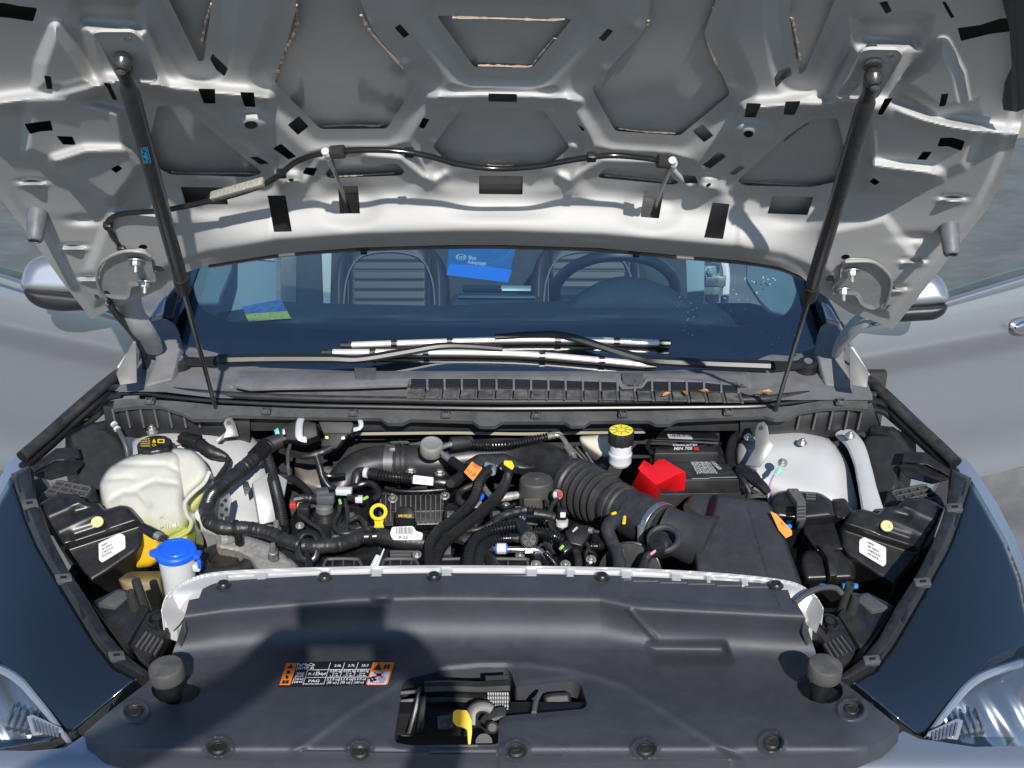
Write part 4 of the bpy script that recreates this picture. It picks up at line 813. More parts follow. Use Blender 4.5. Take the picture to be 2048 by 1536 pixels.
# ------------------------------------------------------------------ headlights with their black housings
def mir(pts, dx=1968, dy=8):
    """the other side of the car, as the photograph shows it (the camera stands slightly off centre)"""
    return [(dx + (y_ - 1050) * .030 - x_, y_ + dy) for x_, y_ in pts]
lensm = glassmat('lens_clear', (.86, .90, .93), 1.55, 0, .04)
refl = M('reflector', (.55, .57, .60), .2, .9)
def headlight(s, label):
    f = (lambda p: p) if s < 0 else mir
    n = (.10 * s, -.27, .95); body_px = f([(-100, 1300), (-72, 1150), (-45, 1075), (-8, 1005), (22, 952), (40, 990), (56, 1040), (78, 1092), (112, 1150), (152, 1216), (192, 1281), (228, 1327), (283, 1358), (153, 1468), (100, 1492), (0, 1510), (-160, 1520)])
    ax, ay = f([(170, 1250)])[0]; pl = PL(ax, ay, .935, n)
    mx = lambda x: x if s < 0 else (1968 + .030 * 200 - x)
    def h(x, y):
        X_ = mx(x); a = np.clip((y - 1180) / 300, 0, 2); b = np.clip((190 - X_) / 200, 0, 2)
        return -.055 * a ** 2 - .028 * b ** 2 - .006 * (1 - ss(0, 10, edgedist(body_px, x, y))) + .006 * np.exp(-(edgedist(f([(20, 1000), (75, 1090), (160, 1290)]), x, y, closed=False) / 14) ** 2) * 0
    hl = field('headlight', body_px, pl, gloss, car, h, [f([(-160, 1240), (0, 1318), (60, 1378), (128, 1462), (60, 1488), (0, 1496), (-160, 1506)])], 4., .02, 60)
    hl['label'] = label
    lens_px = f([(-160, 1232), (0, 1312), (62, 1374), (134, 1464), (60, 1493), (0, 1501), (-160, 1512)])
    field('lens', lens_px, pl.off(.003), lensm, hl, h, (), 5., .004, 60)
    rim = f([(-120, 1256), (0, 1316), (62, 1376), (131, 1463)]); a = np.array(rim, float); P = pl(a[:, 0], a[:, 1]) + pl.n * (h(a[:, 0], a[:, 1]) - .002)[:, None]
    MB().tube([Vector(p) for p in P], [.009, .008, .006, .004], 8, flat=.8).build('lens_rim', M('clear_rim', (.35, .42, .52), .08, 0, 1., trans=.5), hl)
    inn_ = Plane(pl.p - pl.n * .075, pl.n)
    field('lamp_bowl', lens_px, inn_, M('lamp_bowl_grey', (.06, .06, .065), .25, .3), hl, lambda x, y: h(x, y), (), 6., 0)
    for k in range(5):
        q = f([(22 + k * 13, 1408 + k * 5), (30 + k * 13, 1405 + k * 5), (14 + k * 13, 1446 + k * 3), (4 + k * 13, 1448 + k * 3)]); MB().slab(q, pl.off(-.055 - .002 * k), .02, .002).build('reflector_fin', refl, hl)
    field('reflector', f([(-120, 1290), (0, 1338), (40, 1368), (100, 1436), (60, 1476), (0, 1486), (-120, 1490)]), Plane(pl.p - pl.n * .045, (pl.n[0], pl.n[1] - .5, pl.n[2])), M('satin_reflector', (.30, .31, .33), .25, .8), hl, lambda x, y: .0025 * np.sin((x - y * .6) / 9.) - .03 * ((y - 1410) / 70.) ** 2 * .4, (), 3.)
    field('lower_trim', f([(-160, 1507), (0, 1499), (100, 1487), (153, 1468), (168, 1475), (112, 1500), (0, 1517), (-160, 1527)]), pl.off(-.012), gloss, hl, h, (), 4., .01)
    for k in range(7):
        q = f([(62 + k * 8, 1436 + k * 3.2), (67 + k * 8, 1436 + k * 3.2), (74 + k * 7, 1462 + k * 1.4), (69 + k * 7, 1463 + k * 1.4)]); MB().slab(q, pl.off(-.030), .006, .001).build('lens_prism', refl, hl)
    MB().slab(f([(52, 1432), (66, 1428), (124, 1455), (128, 1463), (64, 1470)]), pl.off(-.034), .004, .002).build('prism_plate', M('prism_grey', (.5, .5, .52), .2, .6), hl)
    # the retaining strip with clips along the inner edge
    A = f([(22, 948), (36, 990), (52, 1040), (74, 1092), (108, 1150), (148, 1216), (188, 1281), (226, 1328), (282, 1358)]); B = f([(60, 930), (66, 985), (82, 1030), (104, 1080), (136, 1140), (180, 1205), (216, 1268), (254, 1312), (304, 1350)])
    field('retainer', A + B[::-1], pl.off(.016), black, hl, lambda x, y: h(x, y) - .004 * (1 - ss(0, 6, edgedist(A + B[::-1], x, y))), (), 3., .02, 30)
    for q in ((58, 1006), (126, 1155), (232, 1310)):
        c = np.array(f([q])[0]); MB().slab([c + (-18, -7), c + (15, -10), c + (19, 6), c + (-13, 9)], pl.off(.019 + h(*[np.array([v]) for v in c])[0]), .01, .002).build('retainer_clip', darkgreyp, hl)
        MB().slab([c + (-6, -3), c + (7, -4), c + (8, 1), c + (-5, 2)], pl.off(.0195 + h(*[np.array([v]) for v in c])[0]), .002, .0004).build('clip_slot', blackd, hl)
    for q in ((100, 1105), (160, 1218), (212, 1300), (52, 1028), (36, 968)):
        c = np.array(f([q])[0]); MB().slab([c + (-5, -14), c + (2, -14), c + (9, 14), c + (2, 14)] if s < 0 else [c + (5, -14), c + (-2, -14), c + (-9, 14), c + (-2, 14)], pl.off(.0185 + h(*[np.array([v]) for v in c])[0]), .012, .001).build('retainer_tooth', gl2, hl)
    # rear housing
    HP = f([(78, 1008), (100, 994), (117, 988), (156, 988), (172, 1004), (198, 1006), (210, 1019), (240, 1010), (258, 1012), (288, 1046), (287, 1086), (276, 1104), (216, 1146), (182, 1166), (140, 1120), (112, 1078), (90, 1040)])
    hpl = PL(*f([(190, 1080)])[0], .945, (0.05 * -s, -.52, .85))
    def he(x, y):
        X_ = x if s < 0 else 1968 + (y - 8 - 1050) * .030 - x; Y_ = y if s < 0 else y - 8; r = 0 * x
        for (ax_, ay_, bx, by, d, w) in ((152, 1024, 200, 1012, -.007, 9), (150, 1070, 205, 1052, -.007, 9), (118, 1060, 190, 1026, .003, 6), (95, 1030, 165, 1000, .003, 6)):
            r = r + d * np.exp(-(edgedist([(ax_, ay_), (bx, by)], X_, Y_, closed=False) / w) ** 2)
        r = r - .020 * ss(0, 20, Y_ - (1080 - (X_ - 143) * .33)) - .006 * ss(0, 4, (X_ - 205)) * ss(1100, 1050, Y_) * 0
        return r
    puff('housing', HP, hpl, black, hl, 12, .012, .085, 2.2, 5, he, 45)
    c = Vector(hpl.off(.002)(*f([(195, 1045)])[0])); MB().lathe([(.0055, .0), (.0105, .0), (.0115, .002), (.0105, .0045), (.0075, .006), (.0055, .0045), (.0045, .001)], c, hpl.n, 24).build('grommet', yellow2, hl)
    lp = f([(197, 1087), (240, 1066), (250, 1072), (251, 1096), (204, 1125), (198, 1120)]); lpl = hpl.off(-.0185)
    lab = plate('part_label', lp, lpl, paperw, hl, .0012, .003, 3); pr = Print(lpl, .0036)
    if s < 0:
        for k, (t, w) in enumerate((("09820", .35), ('AB53 13W029 A2', .62), ('J3 900524 04 301', .7), ('FK7B 13K198 AE', .6))): pr.text(t, (204 + k * .6, 1096 + k * 7), (204 + 34 * w, 1096 + k * 7 - 17 * w), (203 + k * .6, 1092 + k * 7))
    else:
        q0 = f([(240, 1068)])[0]
        for k, (t, w) in enumerate((("00820", .35), ('AB53 13W030 A2', .62), ('J3 900525 04 301', .7), ('FK7B 13K199 AE', .6))): pr.text(t, (q0[0] + 6, q0[1] + 12 + k * 7.5), (q0[0] + 6 + 36 * w, q0[1] + 12 + k * 7.5 + 19 * w), (q0[0] + 6.5, q0[1] + 8 + k * 7.5))
    pr.build('lettering', ink, lab)
    # lattice block, tray and fin above it
    LP = f([(76, 1002), (84, 985), (118, 958), (190, 972), (196, 1000), (150, 1010)]); lpl2 = PL(*f([(130, 985)])[0], .955, (0, -.3, .95))
    MB().slab(LP, lpl2, .10, .003).build('support_block', black, hl)
    gx = f([(88, 985), (112, 962), (180, 975), (160, 1003)]); g0, g1, g2, g3 = [np.array(p) for p in gx]; up = lpl2.off(.010)
    for k in range(5):
        t = k / 4; a, b = g0 + (g3 - g0) * t, g1 + (g2 - g1) * t; w = np.array([3.2, 1.0]) * (1 if s < 0 else -1); MB().slab([a, b, b + w, a + w], up, .012, .0005, 1).build('lattice_rib', darkgreyp, hl)
    for k in range(4):
        t = k / 3; a, b = g0 + (g1 - g0) * t, g3 + (g2 - g3) * t; w = np.array([1.2, -3.0]) * (1, 1); MB().slab([a, b, b + w, a + w], up.off(-.0006), .012, .0005, 1).build('lattice_rib', darkgreyp, hl)
    MB().slab(f([(62, 948), (110, 920), (162, 920), (166, 926), (150, 945), (100, 958)]), PL(*f([(110, 940)])[0], .965, (0, -.2, .98)), .004, .001).slab(f([(64, 932), (112, 896), (155, 894), (160, 915), (108, 918), (64, 946)]), PL(*f([(110, 915)])[0], .985, (0, -.45, .9)), .004, .001).build('side_tray', black, hl)
    # lower bracket: sloping plate, ribbed pad, posts
    MB().slab(f([(182, 1204), (236, 1176), (268, 1181), (296, 1220), (254, 1288), (238, 1282)]), PL(*f([(240, 1230)])[0], .93, (.15 * s, -.35, .93)), .05, .002).build('bracket_plate', black, hl)
    MB().slab(f([(195, 1206), (236, 1178), (272, 1184), (228, 1214)]), PL(*f([(240, 1190)])[0], .945, (0, -.2, .98)), .03, .002).build('bracket_block', darkgreyp, hl)
    pad = PL(*f([(300, 1260)])[0], .932, (.1 * s, -.3, .95)); pd_ = MB().slab(f([(262, 1288), (296, 1224), (350, 1230), (358, 1238), (330, 1268), (308, 1300), (296, 1326), (268, 1300)]), pad, .03, .002).build('ribbed_pad', black, hl)
    for k in range(5):
        a, b = np.array((270 + k * 9, 1292 + k * 4.)), np.array((292 + k * 8, 1262 + k * 4.)); q = f([tuple(a), tuple(b), tuple(b + (2.4, 1)), tuple(a + (2.4, 1))]); MB().slab(q, pad.off(.004), .006, .0004, 1).build('pad_rib', darkgreyp, hl)
    c = Vector(pad.off(.001)(*f([(316, 1238)])[0])); MB().lathe([(.018, 0), (.018, .003), (.014, .003), (.014, .0), (.008, .0), (.008, .007), (.004, .007)], c, pad.n, 24).build('pad_boss', black, hl)
    c2 = Vector(pad.off(.001)(*f([(318, 1256)])[0])); MB().lathe([(.005, 0), (.0045, .012), (.002, .013)], c2, pad.n, 12).build('pad_pin', gl2, hl)
    for q, L in (((269, 1212), .030), ((285, 1204), .045)):
        c = at(*f([q])[0], .94); MB().lathe([(.0105, -.02), (.0075, L), (.0045, L), (.0040, L - .004)], c, (.12 * s, -.05, 1), 16).build('hollow_post', M('post_plastic', (.03, .03, .03), .22), hl)
    # a tuft of torn adhesive on the gloss
    return hl
headlight(-1, 'glossy black headlight on the side of the coolant tank'); headlight(1, 'glossy black headlight on the side of the fuse box')
# fenders outside the lamps
for s in (-1, 1):
    f = (lambda p: p) if s < 0 else mir
    fp = f([(-116, 1300), (-90, 1150), (-62, 1068), (-24, 992), (18, 926), (34, 908), (62, 905), (64, 925), (40, 948), (20, 958), (-8, 1009), (-45, 1080), (-72, 1155), (-98, 1305)]); pl = PL(*f([(20, 945)])[0], .955, (.25 * s, -.2, .95))
    field('fender', fp, pl, paint, car, lambda x, y, f=f: -.03 * ss(0, 1, np.clip((60 - (x if s < 0 else 1968 - x)) / 160, 0, 1)), (), 3., .16)
# inner wing panels: dark splash guards beside the towers
for poly, nn in (([(140, 870), (180, 846), (214, 842), (236, 870), (262, 915), (240, 960), (200, 985), (160, 985)], (.5, -.4, .76)), ([(1719, 888), (1738, 862), (1756, 850), (1790, 854), (1828, 905), (1806, 925), (1798, 970), (1764, 1032), (1735, 985)], (-.5, -.4, .76))):
    cx_, cy_ = np.mean(poly, 0); puff('splash_guard', poly, PL(cx_, cy_, .96, nn), M('splash_plastic', (.024, .025, .026), .25, bump=.1, dust=.06), car, 14, .012, .06, 3, 6)
for s in (-1, 1):
    f = (lambda p: p) if s < 0 else mir
    MB().slab(f([(160, 852), (215, 838), (222, 850), (170, 868)]), PL(*f([(190, 852)])[0], 1.0, (0, -.3, .95)), .02, .003).build('guard_ledge', black, car)
    MB().slab(f([(130, 862), (160, 852), (168, 868), (130, 900)]), PL(*f([(148, 870)])[0], .99, (0, -.3, .95)), .05, .003).build('guard_block', blackd, car)
# ------------------------------------------------------------------ strut towers
def tower_e(x, y): return .004 * np.sin(x / 37.) * np.cos(y / 29.)
tl = puff('strut_tower', [(255, 900), (275, 866), (330, 846), (430, 846), (500, 866), (534, 900), (548, 960), (552, 1040), (540, 1080), (470, 1090), (380, 1060), (300, 1040), (255, 980)], PL(410, 930, .955, (.08, -.42, .9)), bay_paint, car, 60, .06, .35, 4, 22, tower_e)
tl['label'] = 'light painted strut tower behind the coolant tank'
tr = puff('strut_tower', [(1468, 920), (1472, 878), (1520, 860), (1600, 856), (1660, 874), (1696, 925), (1716, 1010), (1712, 1040), (1640, 1030), (1560, 1000), (1500, 985), (1476, 960)], PL(1590, 930, .965, (-.08, -.42, .9)), bay_paint, car, 50, .06, .35, 4, 22, tower_e)
tr['label'] = 'light painted strut tower behind the fuse box'
MB().tube([at(1690, 868, .985), at(1710, 890, .985), at(1725, 930, .975), at(1735, 975, .96), at(1748, 1030, .94)], [.022, .020, .017, .018, .022], 12, flat=.5).build('wing_rail', bay_paint, tr)
for q in ((1604, 886), (1497, 876), (1700, 872)): MB().nut(at(*q, .995 if q[0] < 1690 else 1.01), (0, -.3, 1), .007, .008, 1.4, .003).build('nut', steel, tr)
for q in ((305, 862), (368, 850)): MB().nut(at(*q, .99), (0, -.3, 1), .0085, .010, 1.5, .005).build('nut', steel, tl)
brk = M('bracket_steel_grey', (.14, .143, .147), .4, .4, var=.1, dust=.1)
for par, poly, holes_, gus in ((tl, [(447, 846), (452, 835), (463, 834), (470, 846), (478, 872), (446, 876), (452, 860)], [(458, 846)], [(430, 882), (452, 862), (452, 870), (440, 884)]), (tr, [(1510, 862), (1516, 846), (1528, 843), (1535, 852), (1540, 880), (1548, 890), (1520, 935), (1490, 930), (1510, 895)], [(1522, 856)], [(1510, 900), (1522, 900), (1514, 942), (1500, 936)])):
    bp = PL(poly[0][0], poly[0][1], 1.03, (.25 if par is tl else -.25, -.75, .5)); b = MB().slab(poly, bp, .003, .001).slab(gus, bp.off(-.004), .003, .001).build('strut_bracket', brk, par)
    for h_ in holes_: c = Vector(bp.off(.0006)(*h_)); MB().lathe([(.0048, 0), (.0048, .0008)], c, bp.n, 14).build('hole', blackd, b)
# inner wing steel behind the harness, small drilled bracket
MB().slab([(505, 965), (545, 940), (575, 960), (560, 1040), (520, 1050)], PL(540, 1000, .93, (.3, -.75, .6)), .02, .002).build('inner_wing', M('inner_wing_grey', (.28, .285, .29), .4, .2, dust=.1), car)
bq = MB().slab([(440, 998), (458, 986), (462, 1000), (458, 1032), (434, 1040)], PL(450, 1015, .975, (-.2, -.9, .4)), .003, .001).build('drilled_bracket', brk, tl)
for q in ((451, 1001), (444, 1010), (453, 1019), (444, 1030)): c = Vector(PL(450, 1015, .975, (-.2, -.9, .4)).off(.0006)(*q)); MB().lathe([(.0038, 0), (.0038, .0008)], c, (-.2, -.9, .4), 10).build('hole', blackd, bq)
# tuft of torn adhesive left on each lamp
for q in ((25, 990), (1932, 1004)):
    t = MB()
    for k in range(14):
        c = at(q[0] + random.uniform(-9, 9), q[1] + random.uniform(-4, 4), .955); t.box(c, (.009, .003, .002), Matrix.Rotation(random.uniform(0, 6), 3, Vector((random.random(), random.random(), random.random())).normalized()), .0003, 1)
    o = t.build('torn_tape', gl2, car)
# wires hanging on the front edge of the right bay
MB().tube([at(1590, 1205, .99), at(1612, 1188, 1.0), at(1640, 1176, 1.0), at(1670, 1176, .99), at(1684, 1188, .98)], .005, 8).build('drain_hose', M('grey_hose', (.05, .05, .052), .4), car)
# ================================================================== things in the engine bay
K = .00092   # metres per photograph pixel at the engine
def A(pts): return [at(*q) for q in pts]
def hosething(name, label, cat, pts, r, mat, corr=None, **k):
    P = A(pts); t = thing(name, label, cat, P[len(P) // 2]); MB().tube(P, [x * K for x in r] if hasattr(r, '__len__') else r * K, 14, corr=corr, **k).build('tube', mat, t); return t
def sub(t, name, mat, pts, r, corr=None, seg=12, **k): return MB().tube(A(pts), [x * K for x in r] if hasattr(r, '__len__') else r * K, seg, corr=corr, **k).build(name, mat, t)
CO = (.0060, .46)
# ------------------------------------------------------------------ coolant reservoir
tank = M('translucent_tank', (.47, .465, .41), .22, 0, .5, sss=.35, var=.05, vscale=30)
tanky = M('tank_with_yellow_coolant', (.52, .50, .18), .32, 0, .5, sss=.35, var=.15, vscale=14)
tankl = M('tank_with_lime_coolant', (.44, .50, .03), .3, 0, .5, sss=.3)
tanka = M('tank_with_amber_coolant', (.55, .33, .01), .3, 0, .5, sss=.3)
def level(m, z, col):
    n = m.node_tree.nodes; l = m.node_tree.links; b = n['Principled BSDF']; tc = n.new('ShaderNodeTexCoord'); sx = n.new('ShaderNodeSeparateXYZ'); l.new(tc.outputs['Object'], sx.inputs[0])
    mr = n.new('ShaderNodeMapRange'); mr.inputs[1].default_value = z - .012; mr.inputs[2].default_value = z + .008; mr.inputs[3].default_value = 1; mr.inputs[4].default_value = 0; l.new(sx.outputs[2], mr.inputs[0])
    mx = n.new('ShaderNodeMix'); mx.data_type = 'RGBA'; l.new(mr.outputs[0], mx.inputs[0]); src = b.inputs['Base Color'].links[0].from_socket; l.new(src, mx.inputs[6]); mx.inputs[7].default_value = (*col, 1); l.new(mx.outputs[2], b.inputs['Base Color'])
cr = thing('coolant_reservoir', 'translucent white coolant tank holding yellow fluid', 'coolant tank', at(310, 1000, .80))
def tank_e(x, y):
    h = 0 * x
    for (q, w, d) in (([(212, 928), (330, 930), (352, 940)], 5, .006), ([(204, 960), (250, 955), (268, 958)], 5, .006), ([(268, 980), (310, 962), (352, 968)], 5, .006), ([(222, 1000), (245, 985), (275, 985), (300, 1010)], 6, .007)):
        h = h - d * .8 * np.exp(-(edgedist(q, x, y, closed=False) / w) ** 2)
    h = h + .010 * np.exp(-(((x - 330) / 38) ** 4 + ((y - 1015) / 50) ** 4)) + .006 * np.exp(-(((x - 262) / 26) ** 4 + ((y - 1012) / 30) ** 4))
    return h
TP = PL(300, 970, .985, (-.05, -.55, .83))
level(tank, float(TP(np.array([330.]), np.array([1040.]))[0][2]), (.36, .38, .13))
puts = puff('tank_body', [(198, 965), (215, 935), (250, 915), (282, 905), (352, 902), (362, 912), (366, 945), (372, 1005), (382, 1040), (374, 1062), (342, 1077), (322, 1090), (300, 1094), (274, 1085), (240, 1062), (208, 1025), (200, 990)], TP, tank, cr, 26, .030, .10, 3, 14, tank_e, 60)
puff('side_lobe', [(340, 895), (385, 898), (410, 920), (419, 945), (408, 965), (385, 985), (372, 1002), (350, 1000), (340, 940)], TP.off(-.012), tank, cr, 22, .022, .06, 3, 12)
puff('side_lobe', [(360, 960), (400, 955), (416, 948), (414, 985), (400, 1010), (378, 1032), (362, 1030)], PL(390, 985, .95, (.3, -.75, .55)), tanky, cr, 16, .016, .05, 3, 10)
MB().tube([Vector(TP.off(-.006)(x, y)) for x, y in ((419, 944), (408, 966), (386, 986), (370, 1006), (374, 1030), (383, 1044), (374, 1064), (340, 1080), (316, 1078))], .0042, 8).build('weld_seam', tank, cr)
puff('lower_tank', [(255, 1046), (300, 1060), (340, 1070), (376, 1050), (378, 1090), (372, 1125), (300, 1125), (262, 1090)], PL(340, 1090, .905, (0, -.9, .3)), tankl, cr, 14, .014, .05, 3, 8)
puff('lower_tank', [(225, 1040), (290, 1050), (322, 1060), (322, 1118), (302, 1134), (262, 1138), (238, 1128)], PL(280, 1100, .905, (0, -.9, .3)), tanka, cr, 16, .016, .05, 3, 8)
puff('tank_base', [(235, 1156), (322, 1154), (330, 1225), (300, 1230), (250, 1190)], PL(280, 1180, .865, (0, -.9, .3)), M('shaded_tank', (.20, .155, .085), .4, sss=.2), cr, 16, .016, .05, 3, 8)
c = at(312, 908, 1.0)
ax = (0, -.06, 1); cap = MB().lathe([(.0335, -.002), (.0345, .002), (.0345, .021), (.0325, .0245), (.030, .0255), (.006, .0262)], c, ax, 48, flute=(12, .0014, .031)).build('cap', black, cr)
MB().lathe([(.029, -.018), (.029, .0)], c, ax, 28).build('filler_neck', tank, cr)
cpl_ = Plane(c + Vector(ax) * .0262, ax); pr = Print(cpl_, .0004); px0, py0 = project(c + Vector((0, 0, .026)))
for k in range(4):
    y = py0 - 7 + k * 4.5; pr.text(('HOT', 'CALIENTE', 'CHAUD', 'WARNING')[k], (px0 - 28, y + 3), (px0 - 9, y + 2.4), (px0 - 28, y))
pr.quad((px0 - 5, py0 + 1), (px0 + 3, py0 + 1), (px0 - 1, py0 - 7)).ring((px0 - 1, py0 + 6), 4, 2.6, 1.2).rect((px0 + 6, py0 + 2), (px0 + 20, py0 + 2), (px0 + 6, py0 - 6), 0, 0, .2, 1).rect((px0 + 6, py0 + 2), (px0 + 20, py0 + 2), (px0 + 6, py0 - 6), .2, .75, .8, 1).rect((px0 + 6, py0 + 2), (px0 + 20, py0 + 2), (px0 + 6, py0 - 6), .2, 0, .8, .25).rect((px0 + 6, py0 + 2), (px0 + 20, py0 + 2), (px0 + 6, py0 - 6), .8, 0, 1, 1)
pr.build('lettering', yellow, cap)
ep = PL(340, 1045, .999, (-.05, -.62, .78)); Print(TP.off(.010), .0012).text('MAX', (318, 1040), (352, 1036), (317, 1029)).text('MIN', (318, 1060), (354, 1056), (317, 1048)).line((314, 1044), (356, 1039), 1.5).build('lettering', M('embossed_tank', (.47, .47, .37), .4), cr)
# ------------------------------------------------------------------ washer fluid filler
wf = thing('washer_filler', 'white washer fluid filler neck with a bright blue flip cap', 'washer filler', at(350, 1190, .86))
c = at(352, 1108, .968); up = Vector((.02, -.10, 1)).normalized()
MB().lathe([(.027, -.13), (.029, -.05), (.031, -.012), (.031, 0)], c, up, 32).build('neck', whitep, wf)
MB().box(c + Vector((.036, -.006, -.022)), (.014, .016, .014), None, .003).build('hinge_ear', whitep, wf)
lid = MB().lathe([(.034, -.002), (.036, .001), (.036, .008), (.033, .011), (.027, .0118), (.0265, .0095), (.022, .0095), (.021, .011), (.004, .0125)], c, up, 40)
lid.prism([c + up * .007 + Vector(v) for v in ((-.030, -.018, 0), (-.045, -.008, 0), (-.047, .004, 0), (-.032, .014, 0))], up * -.007, .002)
lid.box(c + up * .004 + Vector((.039, -.006, -.002)), (.012, .022, .008), None, .002).box(c + up * -.008 + Vector((.043, -.014, -.004)), (.007, .006, .018), None, .002)
lid.build('flip_cap', blue, wf)
# fitting between lamp and filler
ff = thing('drain_fitting', 'short black drain plug with metal collar beside the blue cap', 'fitting', at(310, 1068, .95))
MB().tube([at(285, 1055, .965), at(312, 1070, .958)], [.009, .010], 12).build('plug', gl2, ff); MB().tube([at(312, 1070, .958), at(322, 1076, .955)], .0085, 12).build('collar', steel, ff); MB().tube([at(322, 1076, .955), at(333, 1083, .95)], .005, 10).build('tip', gl2, ff)
# small vent hose behind the tank
vh = hosething('vent_hose', 'thin grey vent hose with white bands rising behind the coolant tank', 'hose', [(232, 852, 1.02), (240, 866, 1.01), (248, 882, 1.0), (254, 900, .985), (256, 915, .97)], 5.5, M('vent_grey', (.06, .06, .062), .45))
for q in ((227, 847, 1.025), (233, 856, 1.018)): sub(vh, 'white_band', whitep, [q, (q[0] + 2, q[1] + 3, q[2] - .002)], 7.5)
# ------------------------------------------------------------------ engine
eng = thing('engine', 'black engine under the hoses with coils, ribs and caps', 'engine', at(850, 1060, .70))
blk = MB().slab([(560, 1070), (600, 1000), (760, 975), (1000, 975), (1130, 990), (1180, 1040), (1250, 1150), (560, 1150)], Z(.862), .25, .006).build('valve_cover', black, eng)
MB().slab([(560, 1118), (1240, 1118), (1240, 1180), (560, 1180)], Z(.875), .2, .006).build('intake_manifold', black, eng)
MB().slab([(560, 905), (1180, 905), (1180, 990), (560, 1000)], Z(.82), .2, .006).build('engine_block', M('engine_block_dark', (.05, .048, .045), .6, .2, bump=.4), eng)
for x0 in range(640, 1130, 22):
    if not (735 < x0 < 900): MB().slab([(x0, 1042), (x0 + 6, 1042), (x0 + 7, 1062), (x0 + 1, 1062)], Z(.870), .008, .0006, 1).build('cover_rib', darkgreyp, eng)
# ribbed plate behind the caps
rp = MB().slab([(756, 988), (888, 984), (890, 1048), (756, 1052)], PL(820, 1015, .915, (0, -.62, .78)), .03, .002).build('ribbed_plate', black, eng); rpl = PL(820, 1015, .915, (0, -.62, .78))
for k in range(13):
    x = 760 + k * 10; MB().slab([(x, 990), (x + 2.6, 990), (x + 2.6, 1044), (x, 1044)], rpl.off(.006), .008, .0004, 1).build('cooling_rib', darkgreyp, rp)
MB().slab([(756, 984), (890, 980), (890, 986), (756, 990)], rpl.off(.008), .01, .001).build('top_bar', black, rp); MB().slab([(756, 1020), (890, 1018), (890, 1022), (756, 1025)], rpl.off(.004), .006, .001).build('cross_bar', black, rp)
for q in ((786, 998), (890, 992)): MB().nut(Vector(rpl.off(.006)(*q)), rpl.n, .007, .012, 1.3, .010).build('stud_bolt', M('dull_steel', (.30, .30, .29), .4, .8), eng)
for q in ((822, 944), (880, 948)):
    c = at(*q, .955); MB().lathe([(.011, -.03), (.0105, .0)], c, TOP, 16).build('boss', black, eng); MB().nut(c, TOP, .0075, .009, 1.45, 0).build('flange_bolt', steel, eng)
# intake runners peeping over the front lip
for x0, x1 in ((642, 728), (758, 842), (872, 1062)):
    MB().slab(rnd([(x0, 1150), (x0 + 6, 1122), (x0 + 16, 1115), (x1 - 16, 1115), (x1 - 6, 1122), (x1, 1150)], 6), Z(.945), .03, .003).build('runner_shell', black, eng)
    MB().tube(A([(x0 + 1, 1150, .949), (x0 + 8, 1124, .949), (x0 + 18, 1118, .949), (x1 - 18, 1118, .949), (x1 - 8, 1124, .949), (x1 - 1, 1150, .949)]), .003, 8).build('runner_rim', darkgreyp, eng)
    for k in range(1, 4): x = x0 + (x1 - x0) * k / 4; MB().slab([(x, 1120), (x + 3, 1120), (x + 3, 1150), (x, 1150)], Z(.951), .005, .0005, 1).build('runner_rib', darkgreyp, eng)
for k in range(3):
    MB().slab([(780 + 0 * k, 1100 + k * 6), (830, 1100 + k * 6), (830, 1103 + k * 6), (780, 1103 + k * 6)], Z(.925), .01, .0006, 1).build('grille_rib', darkgreyp, eng)
# ignition coils
for i, (x, y) in enumerate(((705, 1028), (905, 1025), (996, 1025), (1030, 1050))):
    co = MB().slab([(x - 17, y - 14), (x + 17, y - 15), (x + 18, y + 12), (x - 18, y + 14)], Z(.925), .05, .004).slab([(x - 12, y - 20), (x + 12, y - 20), (x + 13, y - 12), (x - 13, y - 12)], Z(.918), .04, .002).build('ignition_coil', black, eng)
    MB().slab([(x - 12, y - 4), (x + 4, y - 5), (x + 5, y + 7), (x - 11, y + 8)], Z(.931), .02, .003).build('silver_clip', steel, co); MB().slab([(x - 15, y + 9), (x + 6, y + 8), (x + 8, y + 22), (x - 14, y + 24)], Z(.928), .02, .003).build('connector', blackd, co)
# dipstick, oil cap
c = at(757, 1046, .935); n = Vector((0, -.72, .69)); cc = at(757, 1024, .962)
d = MB().torus(cc, n, .0135, .0036, 36, 10, 1.0); d.prism([cc + Vector(v) for v in ((-.010, -.002, -.012), (.010, -.002, -.012), (.0075, -.004, -.022), (.010, -.006, -.030), (-.010, -.006, -.030), (-.0075, -.004, -.022))], n * -.006, .0015); d.build('dipstick', yellow, eng)
MB().lathe([(.005, -.05), (.005, 0)], c + Vector((0, 0, -.01)), TOP, 10).build('dipstick_tube', darksteel, eng)
c = at(811, 1050, .93); oax = Vector((0, -.10, 1)).normalized()
oc = MB().lathe([(.022, -.03), (.022, 0), (.0195, .002), (.0195, .014), (.0185, .017), (.003, .018)], c, oax, 36).build('oil_cap', gl2, eng)
g_ = c + oax * .018; MB().prism([g_ + Vector(v) for v in ((-.0185, -.004, 0), (.0185, -.004, 0), (.017, .006, .010), (.010, .009, .016), (-.010, .009, .016), (-.017, .006, .010))], (0, .004, 0), .001).build('cap_grip', gl2, oc)
gp = Plane(g_ + Vector((0, -.0052, .0035)), (0, -.6, .8)); gx, gy = project(g_ + Vector((0, -.006, .002))); Print(gp, .0012).text('SAE 0W-20', (gx - 13, gy - 1), (gx + 13, gy - 1), (gx - 13, gy - 6)).build('lettering', yellow, oc)
